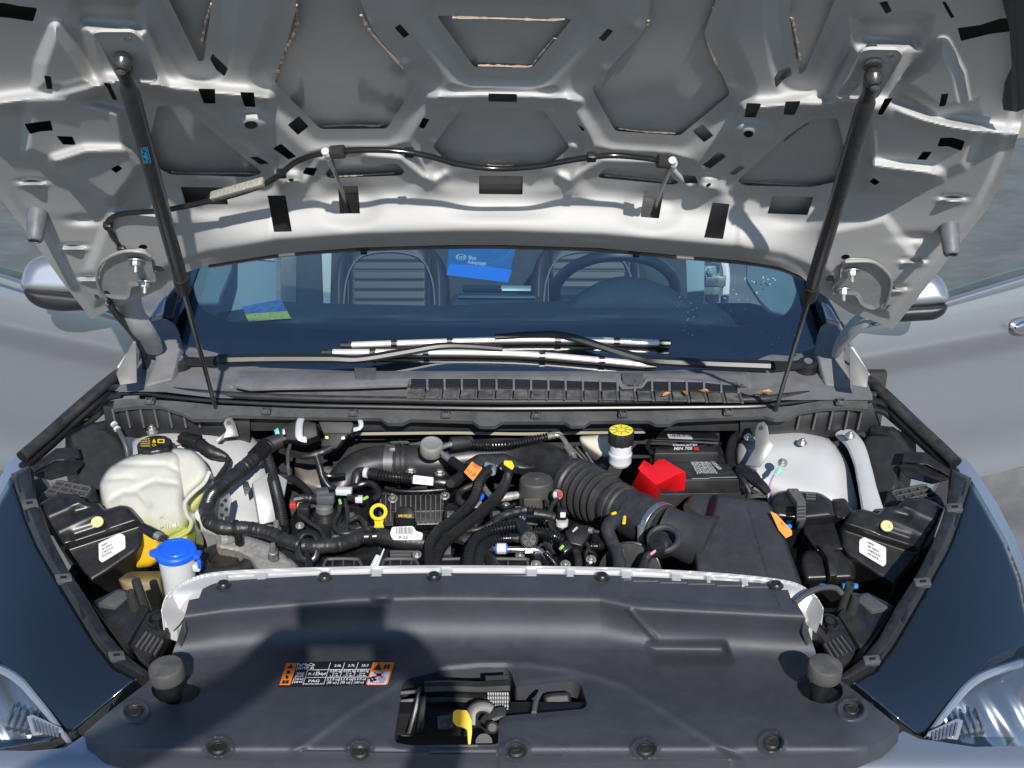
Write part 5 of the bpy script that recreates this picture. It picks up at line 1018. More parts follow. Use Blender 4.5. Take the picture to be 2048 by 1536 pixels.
# vacuum pump can, purge valve, throttle sensor
c = at(650, 1035, .925); MB().lathe([(.030, -.04), (.030, -.012), (.034, -.010), (.034, -.002), (.026, 0), (.022, .012), (.013, .016)], c, TOP, 36).build('valve_housing', black, eng); MB().lathe([(.0165, .014), (.0165, .024), (.013, .026), (.013, .032)], c, TOP, 28).build('valve_collar', steel, eng); MB().box(c + Vector((.004, 0, .042)), (.034, .02, .018), None, .003).build('valve_plug', M('slate_plug', (.07, .075, .085), .4), eng)
nc = thing('noise_cap', 'dark grey domed plastic cap sitting beside the ribbed intake boot', 'cap', at(1072, 1010, .92)); c = at(1072, 1006, .928)
MB().lathe([(.0335, -.012), (.0335, .044), (.0325, .050), (.030, .053), (.008, .0555), (.006, .0575), (.001, .0575)], c, TOP, 44).build('dome', M('dome_grey', (.050, .047, .044), .55, bump=.15, dust=.12), nc); MB().box(c + Vector((-.008, -.031, .012)), (.034, .010, .034), None, .003).build('flat_boss', MATS['dome_grey'], nc); MB().lathe([(.029, -.022), (.029, -.012)], c, TOP, 32).build('metal_flange', alu, nc)
MB().tube(A([(1000, 996, .945), (1018, 993, .945), (1036, 990, .945)]), [.0075, .0085, .0075], 12).build('side_pipe', alu, nc)
# cast mount with its rubber
em = thing('engine_mount', 'cast aluminium engine mount on a black rubber ring', 'engine mount', at(490, 1110, .84))
puff('casting', [(432, 1072), (470, 1066), (500, 1074), (545, 1088), (556, 1100), (598, 1130), (600, 1150), (520, 1150), (500, 1118), (470, 1104), (432, 1098)], PL(500, 1100, .925, (-.05, -.25, .97)), alu, em, 10, .012, .05, 3, 8, None, 40)
MB().lathe([(.058, 0), (.062, .008), (.060, .018), (.050, .024), (.034, .022), (.030, .010)], at(455, 1133, .885), TOP, 40).build('rubber_ring', rubber, em); MB().lathe([(.024, 0), (.024, .016)], at(455, 1128, .885), TOP, 24).build('mount_core', M('rust_core', (.05, .04, .033), .5, .4), em)
c = at(452, 1077, .935); MB().nut(c, TOP, .012, .014, 1.6, .006).build('mount_bolt', alu, em)
for q in ((553, 1062), (546, 1108)): c = at(*q, .945); MB().lathe([(.010, -.01), (.0085, .006), (.0065, .007), (.0055, .022), (.004, .026)], c, (.1, -.3, 1), 14).build('flange_stud', steel, em)
# big loop guide on the harness
lg = MB(); cl = at(617, 1098, .955); lpl_ = PL(617, 1095, .962, (0, -.75, .66))
lg.tube([Vector(lpl_(x, y)) for x, y in ((598, 1075), (606, 1066), (620, 1064), (632, 1070), (636, 1085), (634, 1108), (626, 1120), (610, 1120), (598, 1110), (596, 1092), (598, 1075))], .0062, 8, flat=.6); lg.tube(A([(614, 1106, .965), (618, 1122, .96), (620, 1142, .955)]), [.004, .006, .009], 8); lg.build('loop_guide', gl2, eng)
for (a, b) in (((742, 1142, .95), (756, 1112, .965)), ((750, 1142, .95), (768, 1098, .967))): MB().tube(A([a, b]), [.0055, .0045] if a[0] < 745 else [.003, .0012], 8).build('paper_tag', paperw, eng)
# ------------------------------------------------------------------ intake duct, ribbed boot, air box
ID = thing('intake_duct', 'wide black air intake duct arching across the back of the engine', 'air duct', at(960, 930, .92))
MB().tube(A([(672, 1000, .86), (690, 962, .89), (725, 935, .915), (780, 925, .925), (860, 925, .93), (950, 915, .935), (1030, 915, .935), (1095, 930, .94), (1155, 972, .938)]), [.032, .036, .038, .037, .036, .038, .040, .043, .046], 28, ds=.01).build('duct', M('duct_black', (.018, .019, .022), .38, bump=.1, dust=.10), ID)
MB().tube(A([(774, 925, .925), (792, 925, .926)]), .0395, 32).build('band_clamp', M('clamp_steel', (.42, .40, .37), .3, .9), ID); MB().tube(A([(795, 925, .926), (802, 925, .926)]), .041, 32).tube(A([(806, 925, .926), (811, 925, .926)]), .040, 32).build('rubber_ring', rubber, ID); MB().box(at(785, 898, .965), (.012, .012, .008)).build('clamp_screw', steel, ID)
puff('raised_web', [(928, 925), (955, 908), (1010, 906), (1030, 918), (1074, 934), (1060, 940), (1000, 935), (950, 942)], PL(1000, 922, .975, (0, -.55, .83)), MATS['duct_black'], ID, 8, .006, .02, 3, 8)
bt = thing('intake_boot', 'ribbed rubber intake boot between the duct and the air box', 'intake boot', at(1220, 1010, .92))
p0, p1 = at(1150, 972, .935), at(1335, 1062, .945); bax = (p1 - p0); Lb = bax.length; bax.normalize(); prof = [(.050, -.012), (.0565, -.008), (.0575, .008), (.054, .012)]
for k in range(5): z = .022 + k * .0175; prof += [(.0445 - k * .0010, z - .0070), (.0555 - k * .0015, z - .0040), (.0578 - k * .0015, z + .0005), (.0560 - k * .0015, z + .0050), (.0450 - k * .0010, z + .0075), (.0445 - k * .0010, z + .0092)]
prof += [(.046, .112), (.0485, .118), (.0475, .126), (.0440, .128), (.0475, .132), (.047, .140), (.0425, .143), (.0430, .165), (.0465, .168), (.0465, Lb - .012), (.0445, Lb - .008)]
MB().lathe(prof, p0, bax, 56).build('boot', M('boot_rubber', (.024, .024, .025), .46, bump=.15, bscale=300, dust=.22, dcol=(.13, .13, .13)), bt, 24)
cz = Lb - .028; MB().lathe([(.0472, cz), (.0478, cz + .0005), (.0478, cz + .0115), (.0472, cz + .012)], p0, bax, 56).build('hose_clamp', M('clamp_steel2', (.50, .50, .49), .25, .9), bt)
q = bax.to_track_quat('Z', 'Y').to_matrix()
def onboot(px, py, r, z): # point on the boot's skin nearest a pixel direction
    c = p0 + bax * z; d = (Vector(CL) - c); d = d - bax * d.dot(bax); d.normalize(); s_ = bax.cross(d); best = None
    for a in np.linspace(-1.7, 1.7, 120):
        P = c + (d * math.cos(a) + s_ * math.sin(a)) * r; x, y = project(P); e = abs(y - py)
        if best is None or e < best[0]: best = (e, P, (d * math.cos(a) + s_ * math.sin(a)))
    return best[1], best[2]
P, nn = onboot(0, 1072, .049, cz + .006); MB().tube([P - Vector((0, 0, -.022)), P + Vector((.002, 0, -.014))], .006, 10, corr=(.004, .25)).build('clamp_worm', steel, bt); MB().lathe([(.0065, 0), (.0065, .008), (.0045, .010)], P + Vector((-.002, -.004, -.022)), (-.2, -.8, -.5), 6).build('clamp_screw', steel, bt)
# crankcase hose that leaves the boot
ch = hosething('breather_hose', 'smooth thick black breather hose dropping from the boot, yellow clip on top', 'hose', [(1246, 1035, .985), (1228, 1043, .99), (1215, 1058, .985), (1224, 1084, .97), (1236, 1110, .96), (1240, 1150, .94)], [15, 15, 14, 13, 13, 13], M('smooth_hose_dark', (.022, .023, .026), .36, bump=.1, dust=.12))
sub(ch, 'yellow_clip', yellow, [(1224, 1029, 1.003), (1231, 1026, 1.003)], 3.5); sub(ch, 'yellow_clip', yellow, [(1249, 1034, 1.0), (1248, 1046, .998)], 3.5)
for q in ((1218, 1050), (1222, 1046), (1229, 1041)): sub(ch, 'barb_ring', MATS['smooth_hose_dark'], [(q[0], q[1], .988), (q[0] + 2, q[1] - 1, .988)], 15.6)
# air box
ab = thing('air_filter_box', 'large dark grey air filter box beside the battery', 'air filter box', at(1480, 1080, .80)); abm = M('air_box_plastic', (.030, .031, .036), .45, 0, .5, var=.12, bump=.25, bscale=900, dust=.06)
APL = PL(1480, 1080, .955, (0, -.30, .95))
def ab_e(x, y):
    h = -.045 * ss(-6, 12, -sdf([(1340, 960), (1440, 960), (1421, 1040), (1405, 1050), (1362, 1012)], x, y) ) * 1.0
    h = h - .003 * np.exp(-(edgedist([(1478, 1000), (1492, 1010), (1535, 1160)], x, y, closed=False) / 3) ** 2) - .010 * ss(0, 14, x - (1533 + (y - 1000) * .36))
    return h
puff('lid', [(1366, 1012), (1378, 994), (1392, 988), (1450, 990), (1532, 1003), (1545, 1014), (1572, 1080), (1604, 1168), (1600, 1190), (1396, 1190), (1388, 1100), (1376, 1060)], APL, abm, ab, 12, .012, .18, 3, 6, ab_e, 40)
n0, n1 = at(1330, 1060, .945), at(1420, 1090, .935); nax = (n1 - n0).normalized()
MB().tube([n0, n0.lerp(n1, .35), n0.lerp(n1, .7), n1], [.0440, .0440, .048, .056], 40, ds=.006).build('neck', abm, ab); MB().tube([n0 - nax * .003, n0 + nax * .006], .047, 40).build('neck_rim', abm, ab)
se = MB().lathe([(.020, -.02), (.020, .012), (.016, .016), (.006, .018)], at(1320, 1088, .965), (-.35, -.5, .75), 24).box(at(1312, 1098, .968), (.026, .026, .022), Matrix.Rotation(.5, 3, 'Z'), .004).build('flow_sensor', black, ab)
MB().torus(at(1328, 1078, .975), (-.2, -.4, .9), .026, .006, 24, 8).build('sensor_guard', abm, ab)
MB().tube(A([(1308, 1105, .97), (1296, 1112, .965), (1288, 1130, .955), (1284, 1150, .95)]), [.004, .008, .009, .009], 10, wob=.06).build('sensor_cable', tape, ab); MB().tube(A([(1302, 1108, .974), (1310, 1102, .974)]), .0025, 6).build('pink_wire', M('wire_pink', (.8, .35, .45), .4), ab)
# ------------------------------------------------------------------ battery
bat = thing('battery', 'black car battery with white print and a red terminal cover', 'battery', at(1390, 940, .78)); BP = Plane(at(1390, 945, .975), (0, -.02, 1)); bm_ = M('battery_case', (.014, .014, .015), .4, var=.2, bump=.15, bscale=200, dust=.22, dcol=(.12, .12, .12))
MB().slab([(1300, 893), (1440, 890), (1482, 958), (1300, 960)], BP, .06, .003).build('case_top', bm_, bat); MB().slab([(1290, 958), (1484, 956), (1492, 985), (1290, 988)], BP.off(-.030), .18, .003).build('case', bm_, bat)
MB().slab([(1312, 892), (1432, 890), (1438, 904), (1308, 906)], BP.off(.022), .03, .004).build('vent_bar', bm_, bat); MB().tube([Vector(BP.off(.022)(x, y)) for x, y in ((1304, 905), (1296, 893), (1312, 880), (1428, 886), (1440, 888))], .0045, 8).build('carry_handle', gl2, bat)
hp_ = BP.off(.0235); hd = Print(hp_, .0008); hd.text('WARNING BATTERY', (1345, 893), (1395, 892.5), (1345, 889)).text('MIN 700', (1348, 901), (1384, 900), (1349, 895)).build('lettering', inkw, bat); Print(hp_, .0008).quad((1388, 901), (1398, 901), (1397, 895), (1387, 895)).build('red_mark', M('print_red', (.7, .02, .02), .5), bat)
lp_ = Print(BP, .0010)
L8 = ['DANGER POISON', 'EXPLOSIVE GASES CAN CAUSE', 'BLINDNESS OR INJURY', 'SHIELD EYES', 'CONTAINS SULFURIC ACID', 'KEEP VENT CAPS TIGHT', 'FLUSH EYES WITH WATER', 'GET MEDICAL HELP FAST', 'KEEP OUT OF REACH', 'OF CHILDREN', 'TIGHT AND LEVEL']
for k, t in enumerate(L8):
    x = 1376 + k * 4.3; lp_.text(t, (x, 914 - k * 0 + (k > 4) * 4), (x + 18 + k * .5, 948 if k < 9 else 940), (x + 3.2, 913.5 + (k > 4) * 4))
lp_.build('lettering', inkw, bat)
for q in ((1378, 966), (1462, 958)): pass
bfr = Plane(at(1390, 972, .955), (0, -.97, .25))
Print(Plane(at(1400, 967, .950), (0, -.94, .34)), .004).disc((1409, 967), 4.5, 4.5).build('level_eye', paperw, bat)
for a, b in (((1384, 958.5), (1418, 958)), ((1418, 956.5), (1474, 955.5)), ((1420, 979), (1482, 977))): Print(BP if a[1] < 970 else BP.off(-.030), .0014).line(a, b, 1.2).build('edge_highlight', M('highlight_grey', (.40, .40, .38), .5), bat)  # pale lines paint highlights along the case edges
MB().slab([(1322, 862), (1430, 866), (1440, 878), (1312, 876)], BP.off(.035), .004, .001).build('hold_down_tray', blackd, bat); blp = BP.off(.036); lb = plate('bar_label', [(1334, 868), (1380, 870), (1386, 878), (1338, 876)], blp, M('label_grey', (.42, .42, .42), .5), bat, .0008, .001, 1); bb = Print(blp, .0022)
for k in range(12): bb.line((1341 + k * 3.4, 870.5), (1343 + k * 3.4, 875.5), .8 + (k % 3) * .5)
bb.build('bar_code', ink, lb)
# red cover: a folded hood in several facets
def R3(px, py, z): return at(px, py, z)
rv = [R3(1276, 938, 1.000), R3(1287, 922, 1.000), R3(1303, 931, .996), R3(1314, 922, 1.004), R3(1328, 920, 1.006), R3(1368, 944, 1.000), R3(1371, 952, .985), R3(1368, 978, .955), R3(1350, 981, .950), R3(1324, 980, .950), R3(1311, 999, .935), R3(1297, 1001, .935), R3(1264, 972, .950), R3(1282, 943, .996), R3(1312, 967, 1.000), R3(1352, 948, 1.002), R3(1304, 934, 1.000)]
rf_ = [(0, 13, 16, 2, 1), (13, 14, 15, 5, 4, 3, 16), (15, 6, 5), (14, 9, 8, 7, 6, 15), (14, 10, 9), (13, 12, 11, 14), (11, 10, 14)]
b = bmesh.new(); vs = [b.verts.new(v) for v in rv]
for f in rf_: b.faces.new([vs[i] for i in f])
bmesh.ops.recalc_face_normals(b, faces=b.faces)
if sum(f.normal.z for f in b.faces) < 0: bmesh.ops.reverse_faces(b, faces=b.faces)
r_ = bmesh.ops.solidify(b, geom=b.faces[:], thickness=.003); es = [e for e in b.edges if len(e.link_faces) == 2 and e.calc_face_angle(0) > .3]; bmesh.ops.bevel(b, geom=es, offset=.004, segments=3, profile=.5, affect='EDGES', clamp_overlap=True)
frombm('terminal_cover', b, red, bat)
# ------------------------------------------------------------------ brake fluid reservoir
br = thing('brake_fluid_reservoir', 'white brake fluid reservoir with yellow topped cap', 'fluid reservoir', at(1240, 930, .92)); c = at(1240, 923, .985)
MB().lathe([(.019, -.006), (.0225, 0), (.0225, .014), (.0235, .016), (.0235, .020), (.0215, .022), (.0215, .048)], c, (0, -.03, 1), 36).build('cup', whitep, br); bc = MB().lathe([(.0245, .042), (.0258, .044), (.0258, .066), (.0245, .069), (.004, .0695)], c, (0, -.03, 1), 48, flute=(12, .0012, .0235)).build('cap', black, br)
tp_ = Plane(c + Vector((0, 0, .0695)), (0, -.03, 1)); tx, ty = project(c + Vector((0, -.002, .0697))); rr = .0235 * FPX / ((np.array(c) - CL) @ FW); MB().lathe([(.0235, 0), (.0235, .0008)], c + Vector((0, -.002, .0697)), (0, -.03, 1), 32).build('yellow_disc', M('cap_yellow_print', (.80, .68, .06), .45, var=.1), bc)
py = Print(Plane(c + Vector((0, 0, .0708)), (0, -.03, 1)), .0003); py.ring((tx, ty - .8), rr * .42, rr * .17, 1.1)
for k in range(8): a = k * math.pi / 4; py.line((tx + rr * .46 * math.cos(a), ty - .8 + rr * .19 * math.sin(a)), (tx + rr * .98 * math.cos(a), ty - .8 + rr * .41 * math.sin(a)), .9)
py.build('cap_print', ink, bc)
puff('reservoir_body', [(1158, 872), (1215, 868), (1222, 880), (1222, 918), (1200, 914), (1176, 898), (1160, 885)], PL(1195, 890, .985, (-.1, -.7, .7)), M('cream_tank', (.50, .47, .38), .45, sss=.2), br, 12, .012, .05, 3, 8)
puff('booster', [(1190, 915), (1210, 912), (1222, 925), (1214, 945), (1194, 940)], PL(1205, 928, .93, (0, -.8, .5)), alu, br, 10, .012, .05, 3, 6)
# ------------------------------------------------------------------ fuse boxes
fb = thing('fuse_box', 'black fuse box with ribbed lever standing between air box and lamp', 'fuse box', at(1620, 1040, .82))
puff('upper_cover', [(1540, 998), (1552, 984), (1572, 980), (1640, 985), (1666, 1002), (1674, 1036), (1600, 1044), (1548, 1038), (1540, 1020)], PL(1610, 1010, .975, (0, -.45, .88)), M('fuse_black', (.012, .012, .014), .3, bump=.06, dust=.06), fb, 16, .018, .09, 3, 10)
MB().slab([(1574, 976), (1596, 976), (1612, 1000), (1612, 1040), (1600, 1042), (1594, 1004)], PL(1595, 1005, .990, (0, -.5, .85)), .03, .002).build('latch_lever', darkgreyp, fb)
for k in range(5): y = 1008 + k * 7; MB().slab([(1594, y), (1611, y - 1), (1611, y + 2), (1594, y + 3)], PL(1603, 1022, .999, (0, -.5, .85)), .008, .0005, 1).build('lever_rib', darkgreyp, fb)
for k in range(3): MB().slab([(1612 + k * 0, 985 + k * 5), (1632, 986 + k * 5), (1632, 988 + k * 5), (1612, 987 + k * 5)], PL(1610, 1010, .979, (0, -.45, .88)), .004, .0004, 1).build('finger_ridge', darkgreyp, fb)
puff('lid', [(1602, 1042), (1690, 1038), (1715, 1070), (1700, 1100), (1632, 1104), (1606, 1070)], PL(1650, 1068, .93, (0, -.2, .97)), MATS['fuse_black'], fb, 8, .01, .12, 3, 6)
puff('side_block', [(1662, 998), (1690, 996), (1712, 1030), (1690, 1042), (1668, 1036)], PL(1685, 1015, .965, (0, -.3, .95)), MATS['fuse_black'], fb, 8, .01, .1, 3, 6)
f2 = thing('fuse_box', 'lower black fuse box half hidden under the lamp housing label', 'fuse box', at(1650, 1120, .80))
puff('cover', [(1600, 1112), (1612, 1098), (1690, 1094), (1712, 1115), (1712, 1160), (1610, 1164), (1600, 1140)], PL(1650, 1128, .90, (0, -.45, .88)), MATS['fuse_black'], f2, 14, .016, .1, 3, 8)
MB().slab([(1636, 1088), (1660, 1088), (1676, 1112), (1676, 1150), (1660, 1152), (1654, 1114)], PL(1656, 1118, .918, (0, -.5, .85)), .03, .002).build('latch_lever', black, f2)
bclip = M('blue_clip', (.03, .22, .62), .4)
for q in ((1578, 1052, .935), (1644, 1173, .90), (1700, 1172, .90)): MB().box(at(*q), (.012 if q[0] < 1690 else .028, .008, .008)).build('blue_latch', bclip, fb if q[0] < 1600 else f2)
ot = thing('orange_tag', 'bright orange paper tag tucked behind the air filter box', 'tag', at(1560, 1050, .95)); MB().slab([(1541, 1023), (1553, 1028), (1584, 1062), (1584, 1070), (1572, 1076), (1558, 1060)], PL(1562, 1050, .972, (.2, -.5, .84)), .0012, 0).build('tag_sheet', M('tag_orange', (.85, .28, .05), .5), ot)
Print(PL(1562, 1050, .972, (.2, -.5, .84)), .0008).text('SC', (1560, 1046), (1566, 1054), (1563, 1044)).build('lettering', ink, ot)
# ------------------------------------------------------------------ wiring, hoses and small plugs
hn = thing('wiring_harness', 'thick taped wiring harness looping from the bulkhead plugs round to the engine', 'wiring harness', at(412, 1015, .95))
HP_ = [(562, 880, 1.005), (535, 890, 1.0), (508, 918, .99), (480, 942, .985), (448, 968, .98), (424, 990, .975), (412, 1018, .972), (420, 1046, .970), (448, 1056, .968), (500, 1056, .965), (545, 1068, .962), (575, 1082, .962), (605, 1091, .962), (650, 1092, .96), (690, 1086, .957), (722, 1074, .955), (760, 1072, .955), (800, 1080, .955), (850, 1085, .952), (885, 1080, .945)]
def seg_(i, j, name, mat, r, corr=None, wob=.07): MB().tube(A(HP_[i:j + 1]), r * K, 14, corr=corr, wob=wob if not corr else 0, ds=.003).build(name, mat, hn)
seg_(0, 1, 'boot', rubber, 17, None, .0); seg_(1, 2, 'corrugated_run', hose, 16, CO); seg_(2, 3, 'tape_wrap', tape, 16); seg_(3, 4, 'tape_wrap', tape, 15, None, .04); seg_(4, 6, 'corrugated_run', hose, 15, (.006, .14)); seg_(6, 7, 'tape_wrap', tape, 15.5); seg_(7, 9, 'tape_wrap', tape, 14); seg_(9, 12, 'tape_wrap', tape, 14); seg_(12, 15, 'tape_wrap', tape, 15, None, .08); seg_(15, 16, 'tape_wrap', gl2, 14, None, 0); seg_(16, 18, 'tape_wrap', tape, 16, None, .03); seg_(18, 19, 'corrugated_run', hose, 13, CO)
for q in ((470, 1056, .966), (562, 1076, .962), (745, 1072, .956)): MB().lathe([(.0155, -.003), (.0155, .003)], at(*q), (1, -.2, 0), 20).build('cable_tie', gl2, hn)
MB().tube(A([(475, 1062, .958), (478, 1086, .952)]), .0075, 10).build('clip_leg', black, hn); MB().slab([(484, 966), (496, 962), (502, 980), (490, 992)], PL(492, 976, .985, (.1, -.7, .7)), .002, .0004).build('tape_flag', tape, hn)
kl = PL(808, 1066, .974, (0, -.62, .78)); lab = plate('bar_code_label', [(784, 1054), (826, 1052), (832, 1062), (846, 1066), (844, 1080), (786, 1080), (780, 1068)], kl, paperw, hn, .0008, .0016, 4); kp = Print(kl, .0028)
for k, w in enumerate((1.2, .6, 1.6, .8, 1.8, .7, 1.1, 1.9, .6, 1.2, 1.6, .8, .9)): kp.line((793 + k * 2.7, 1055.5), (793.5 + k * 2.7, 1069), w)
kp.text('. K22', (793, 1078.5), (816, 1078.5), (793, 1072.5)).build('print', ink, lab)
# bulkhead plugs
bk = thing('bulkhead_connector', 'black bulkhead plug with a white locking lever', 'connector', at(600, 860, .99))
MB().slab([(562, 850), (600, 838), (632, 845), (636, 872), (608, 882), (566, 880)], PL(600, 862, 1.01, (0, -.8, .6)), .05, .004).slab([(555, 858), (572, 850), (574, 880), (558, 884)], PL(565, 865, 1.008, (0, -.8, .6)), .04, .003).build('plug_body', M('plug_black', (.012, .012, .013), .55, 0, .35), bk)
MB().tube(A([(612, 832, 1.03), (601, 840, 1.035), (598, 860, 1.032), (600, 876, 1.025), (612, 879, 1.02)]), .0075, 8, flat=.45).build('locking_lever', whitep, bk)
MB().slab([(548, 860), (556, 855), (560, 870), (552, 874)], PL(552, 865, 1.022, (0, -.8, .6)), .006, .001).build('dot_sticker', M('teal_sticker', (.10, .45, .50), .4, var=.6, vscale=300), bk)
MB().slab([(564, 858), (569, 857), (570, 868), (565, 869)], PL(566, 864, 1.026, (0, -.8, .6)), .004, .0008).build('latch_tab', steel, bk)
b2 = thing('bulkhead_connector', 'grey bulkhead plug with tapered neck, second from the white lever', 'connector', at(672, 860, .99))
MB().slab([(636, 842), (648, 836), (700, 838), (708, 848), (702, 868), (646, 868)], PL(672, 855, 1.01, (0, -.8, .6)), .05, .004).build('plug_body', M('plug_grey', (.04, .04, .042), .6, 0, .35, dust=.05), b2); MB().slab([(650, 866), (698, 866), (672, 898), (664, 898), (640, 892)], PL(668, 880, 1.0, (0, -.85, .5)), .04, .004).build('plug_neck', M('plug_dark', (.02, .02, .021), .6, 0, .35), b2)
for k in range(3): MB().slab([(655 + k * 16, 834), (663 + k * 16, 834), (663 + k * 16, 846), (655 + k * 16, 846)], PL(672, 845, 1.017, (0, -.8, .6)), .006, .001).build('key_tooth', gl2, b2)
MB().slab([(682, 874), (689, 872), (690, 878), (683, 880)], PL(686, 876, 1.013, (0, -.85, .5)), .003, .0006).build('white_clip', whitep, b2); MB().slab([(650, 872), (656, 872), (657, 878), (651, 878)], PL(653, 875, 1.012, (0, -.85, .5)), .002, .0004).build('dot_sticker', M('orange_sticker', (.70, .45, .08), .4, var=.5, vscale=300), b2)
MB().tube(A([(716, 830, 1.035), (722, 846, 1.03), (720, 856, 1.025), (708, 859, 1.02)]), .005, 8, flat=.5).build('locking_lever', whitep, b2)
def wire(name, label, pts, r, mat, corr=None, wob=.0, cat='wiring'):
    P = A(pts); t = thing(name, label, cat, P[len(P) // 2]); MB().tube(P, r * K, 10, corr=corr, wob=wob, ds=.004).build('sleeve', mat, t); return t
wire('bulkhead_lead', 'taped lead sagging from the grey bulkhead plug to the harness', [(662, 896, .995), (640, 906, .99), (615, 912, .985), (588, 908, .98), (562, 900, .98)], 8, tape, None, .06)
t = wire('engine_lead', 'thin corrugated lead winding from the bulkhead plug to a white plug', [(632, 910, .985), (640, 935, .98), (646, 955, .975), (662, 975, .972), (690, 978, .972), (718, 970, .975), (738, 966, .978), (752, 974, .975), (758, 990, .965), (745, 1000, .96)], 6.5, hose, (.0045, .2))
MB().box(at(688, 982, .978), (.030, .016, .012), Matrix.Rotation(-.1, 3, 'Z')).build('white_plug', whitep, t); MB().box(at(718, 998, .97), (.014, .012, .012)).build('white_plug', whitep, t); MB().box(at(705, 995, .972), (.022, .012, .010)).build('black_plug', gl2, t); MB().box(at(645, 985, .975), (.024, .020, .014), Matrix.Rotation(.2, 3, 'Z')).build('slate_plug', MATS['slate_plug'], t)
MB().tube(A([(727, 998, .97), (735, 994, .97)]), .003, 6).build('green_wire', M('wire_green', (.25, .55, .10), .4), t)
t = wire('front_harness_branch', 'corrugated hose like branch dropping from harness beside the engine', [(534, 915, .98), (542, 940, .97), (548, 965, .96), (556, 1000, .95), (562, 1030, .94), (566, 1060, .93)], 12, hose, (.0062, .2)); sub(t, 'tape_band', tape, [(546, 958, .964), (549, 968, .96)], 13)
wire('black_pipe', 'smooth black pipe sloping behind the harness branch', [(560, 950, .95), (585, 958, .945), (605, 972, .94), (622, 990, .93)], 8, gl2, cat='pipe')
wire('grey_cable', 'thin grey cable hanging below the bulkhead plug', [(580, 890, .995), (576, 905, .99), (576, 930, .98), (578, 950, .96)], 4, MATS['vent_grey'], cat='cable')
t = wire('coil_lead', 'pair of thin taped leads feeding the first ignition coil', [(681, 1003, .965), (678, 1025, .96), (668, 1050, .96), (680, 1066, .96), (700, 1066, .96), (722, 1060, .957)], 4.5, tape, None, .05); sub(t, 'lead', tape, [(690, 1000, .965), (695, 1030, .96), (693, 1064, .96)], 4.5); sub(t, 'green_wire', MATS['wire_green'], [(679, 1000, .97), (681, 1007, .968)], 3)
wire('coil_lead', 'taped lead curling from first coil back to harness', [(698, 1042, .955), (714, 1035, .957), (724, 1040, .957), (728, 1056, .957)], 5, tape, None, .05)
t = wire('plug_cluster', 'small red locked plug and tape beside the valve housing', [(588, 1000, .955), (610, 996, .957), (630, 998, .957), (650, 1000, .96)], 9, tape, None, .12); MB().box(at(586, 1010, .955), (.011, .010, .010)).build('red_lock', M('lock_red', (.65, .03, .04), .4), t); MB().box(at(600, 1010, .953), (.010, .010, .008)).build('amber_lock', M('lock_amber', (.75, .35, .08), .4), t); MB().box(at(608, 1024, .945), (.022, .025, .03), None, .003).build('finned_plug', black, t)
# breather quick connect hose
qh = hosething('vacuum_hose', 'black corrugated vacuum hose carrying a white printed label', 'hose', [(745, 947, .99), (775, 952, .99), (805, 955, .988), (826, 957, .988)], 10, hose, CO)
sub(qh, 'smooth_end', gl2, [(864, 962, .985), (880, 965, .983), (900, 968, .98)], 12); sub(qh, 'label_sleeve', gl2, [(824, 957, .988), (866, 962, .985)], 11.5); sub(qh, 'elbow', black, [(736, 945, .99), (722, 944, .988), (714, 950, .985), (712, 975, .965)], [10, 11, 12, 11]); sub(qh, 'silver_clip', whitep, [(729, 945, .992), (736, 946, .992)], 11.5); sub(qh, 'smooth_end', black, [(738, 946, .99), (758, 949, .99)], 11)
sub(qh, 'elbow', gl2, [(900, 968, .98), (914, 960, .982), (924, 950, .98)], [12, 13, 12]); MB().lathe([(.0085, 0), (.0095, .002), (.008, .004)], at(901, 968, .992), (0, -.7, .7), 20).build('elbow_cap', gl2, qh)
lw = PL(845, 962, .997, (0, -.72, .69)); l_ = plate('printed_label', [(827, 950), (867, 955), (866, 971), (825, 967)], lw, paperw, qh, .0008, .004, 2); Print(lw, .0056).text('K2GE-9758-AA', (830, 961), (857, 963.5), (830, 956.5)).build('lettering', M('print_teal', (.10, .30, .35), .5), l_)
# air conditioning line with muffler
al = thing('coolant_line', 'metal refrigerant line with a round muffler disc behind the engine', 'refrigerant line', at(900, 890, .99)); alm = M('dull_aluminium', (.36, .33, .30), .38, .75, var=.2, vscale=80, dust=.15, dcol=(.3, .24, .18))
MB().lathe([(.0215, -.016), (.0235, -.012), (.0235, .006), (.0215, .010), (.018, .0105), (.016, .0095), (.004, .0095)], at(863, 894, 1.0), (.06, -.28, .95), 40).build('muffler_disc', M('muffler_grey', (.42, .40, .36), .45, .6, dust=.2), al)
sub(al, 'fitting', alm, [(886, 894, 1.005), (896, 890, 1.005), (908, 888, 1.004)], [5, 6, 8]); sub(al, 'collar', rubber, [(902, 888, 1.004), (920, 886, 1.003), (942, 884, 1.0)], [15, 15, 14]); sub(al, 'corrugated_sleeve', hose, [(942, 888, 1.0), (980, 890, 1.0), (1020, 888, 1.0), (1060, 880, 1.002), (1096, 873, 1.005)], 7.5, CO)
sub(al, 'ferrule', alm, [(1093, 873, 1.006), (1108, 870, 1.006)], 8.5); sub(al, 'elbow', alm, [(1106, 870, 1.006), (1120, 872, 1.004), (1130, 882, 1.0), (1137, 896, .99)], 5.5); sub(al, 'end_fitting', alm, [(1135, 893, .992), (1145, 908, .985)], 9); sub(al, 'end_pipe', alm, [(1145, 906, .985), (1152, 922, .975), (1157, 938, .965)], 5.5)
sub(al, 'ferrule', steel, [(884, 906, 1.0), (894, 914, .997), (904, 922, .994)], [5, 7, 8]); sub(al, 'black_run', hose, [(902, 920, .995), (922, 935, .99), (945, 955, .98), (962, 975, .97)], 8.5, CO); sub(al, 'metal_run', alm, [(962, 965, .968), (975, 985, .96), (990, 998, .955)], 6)
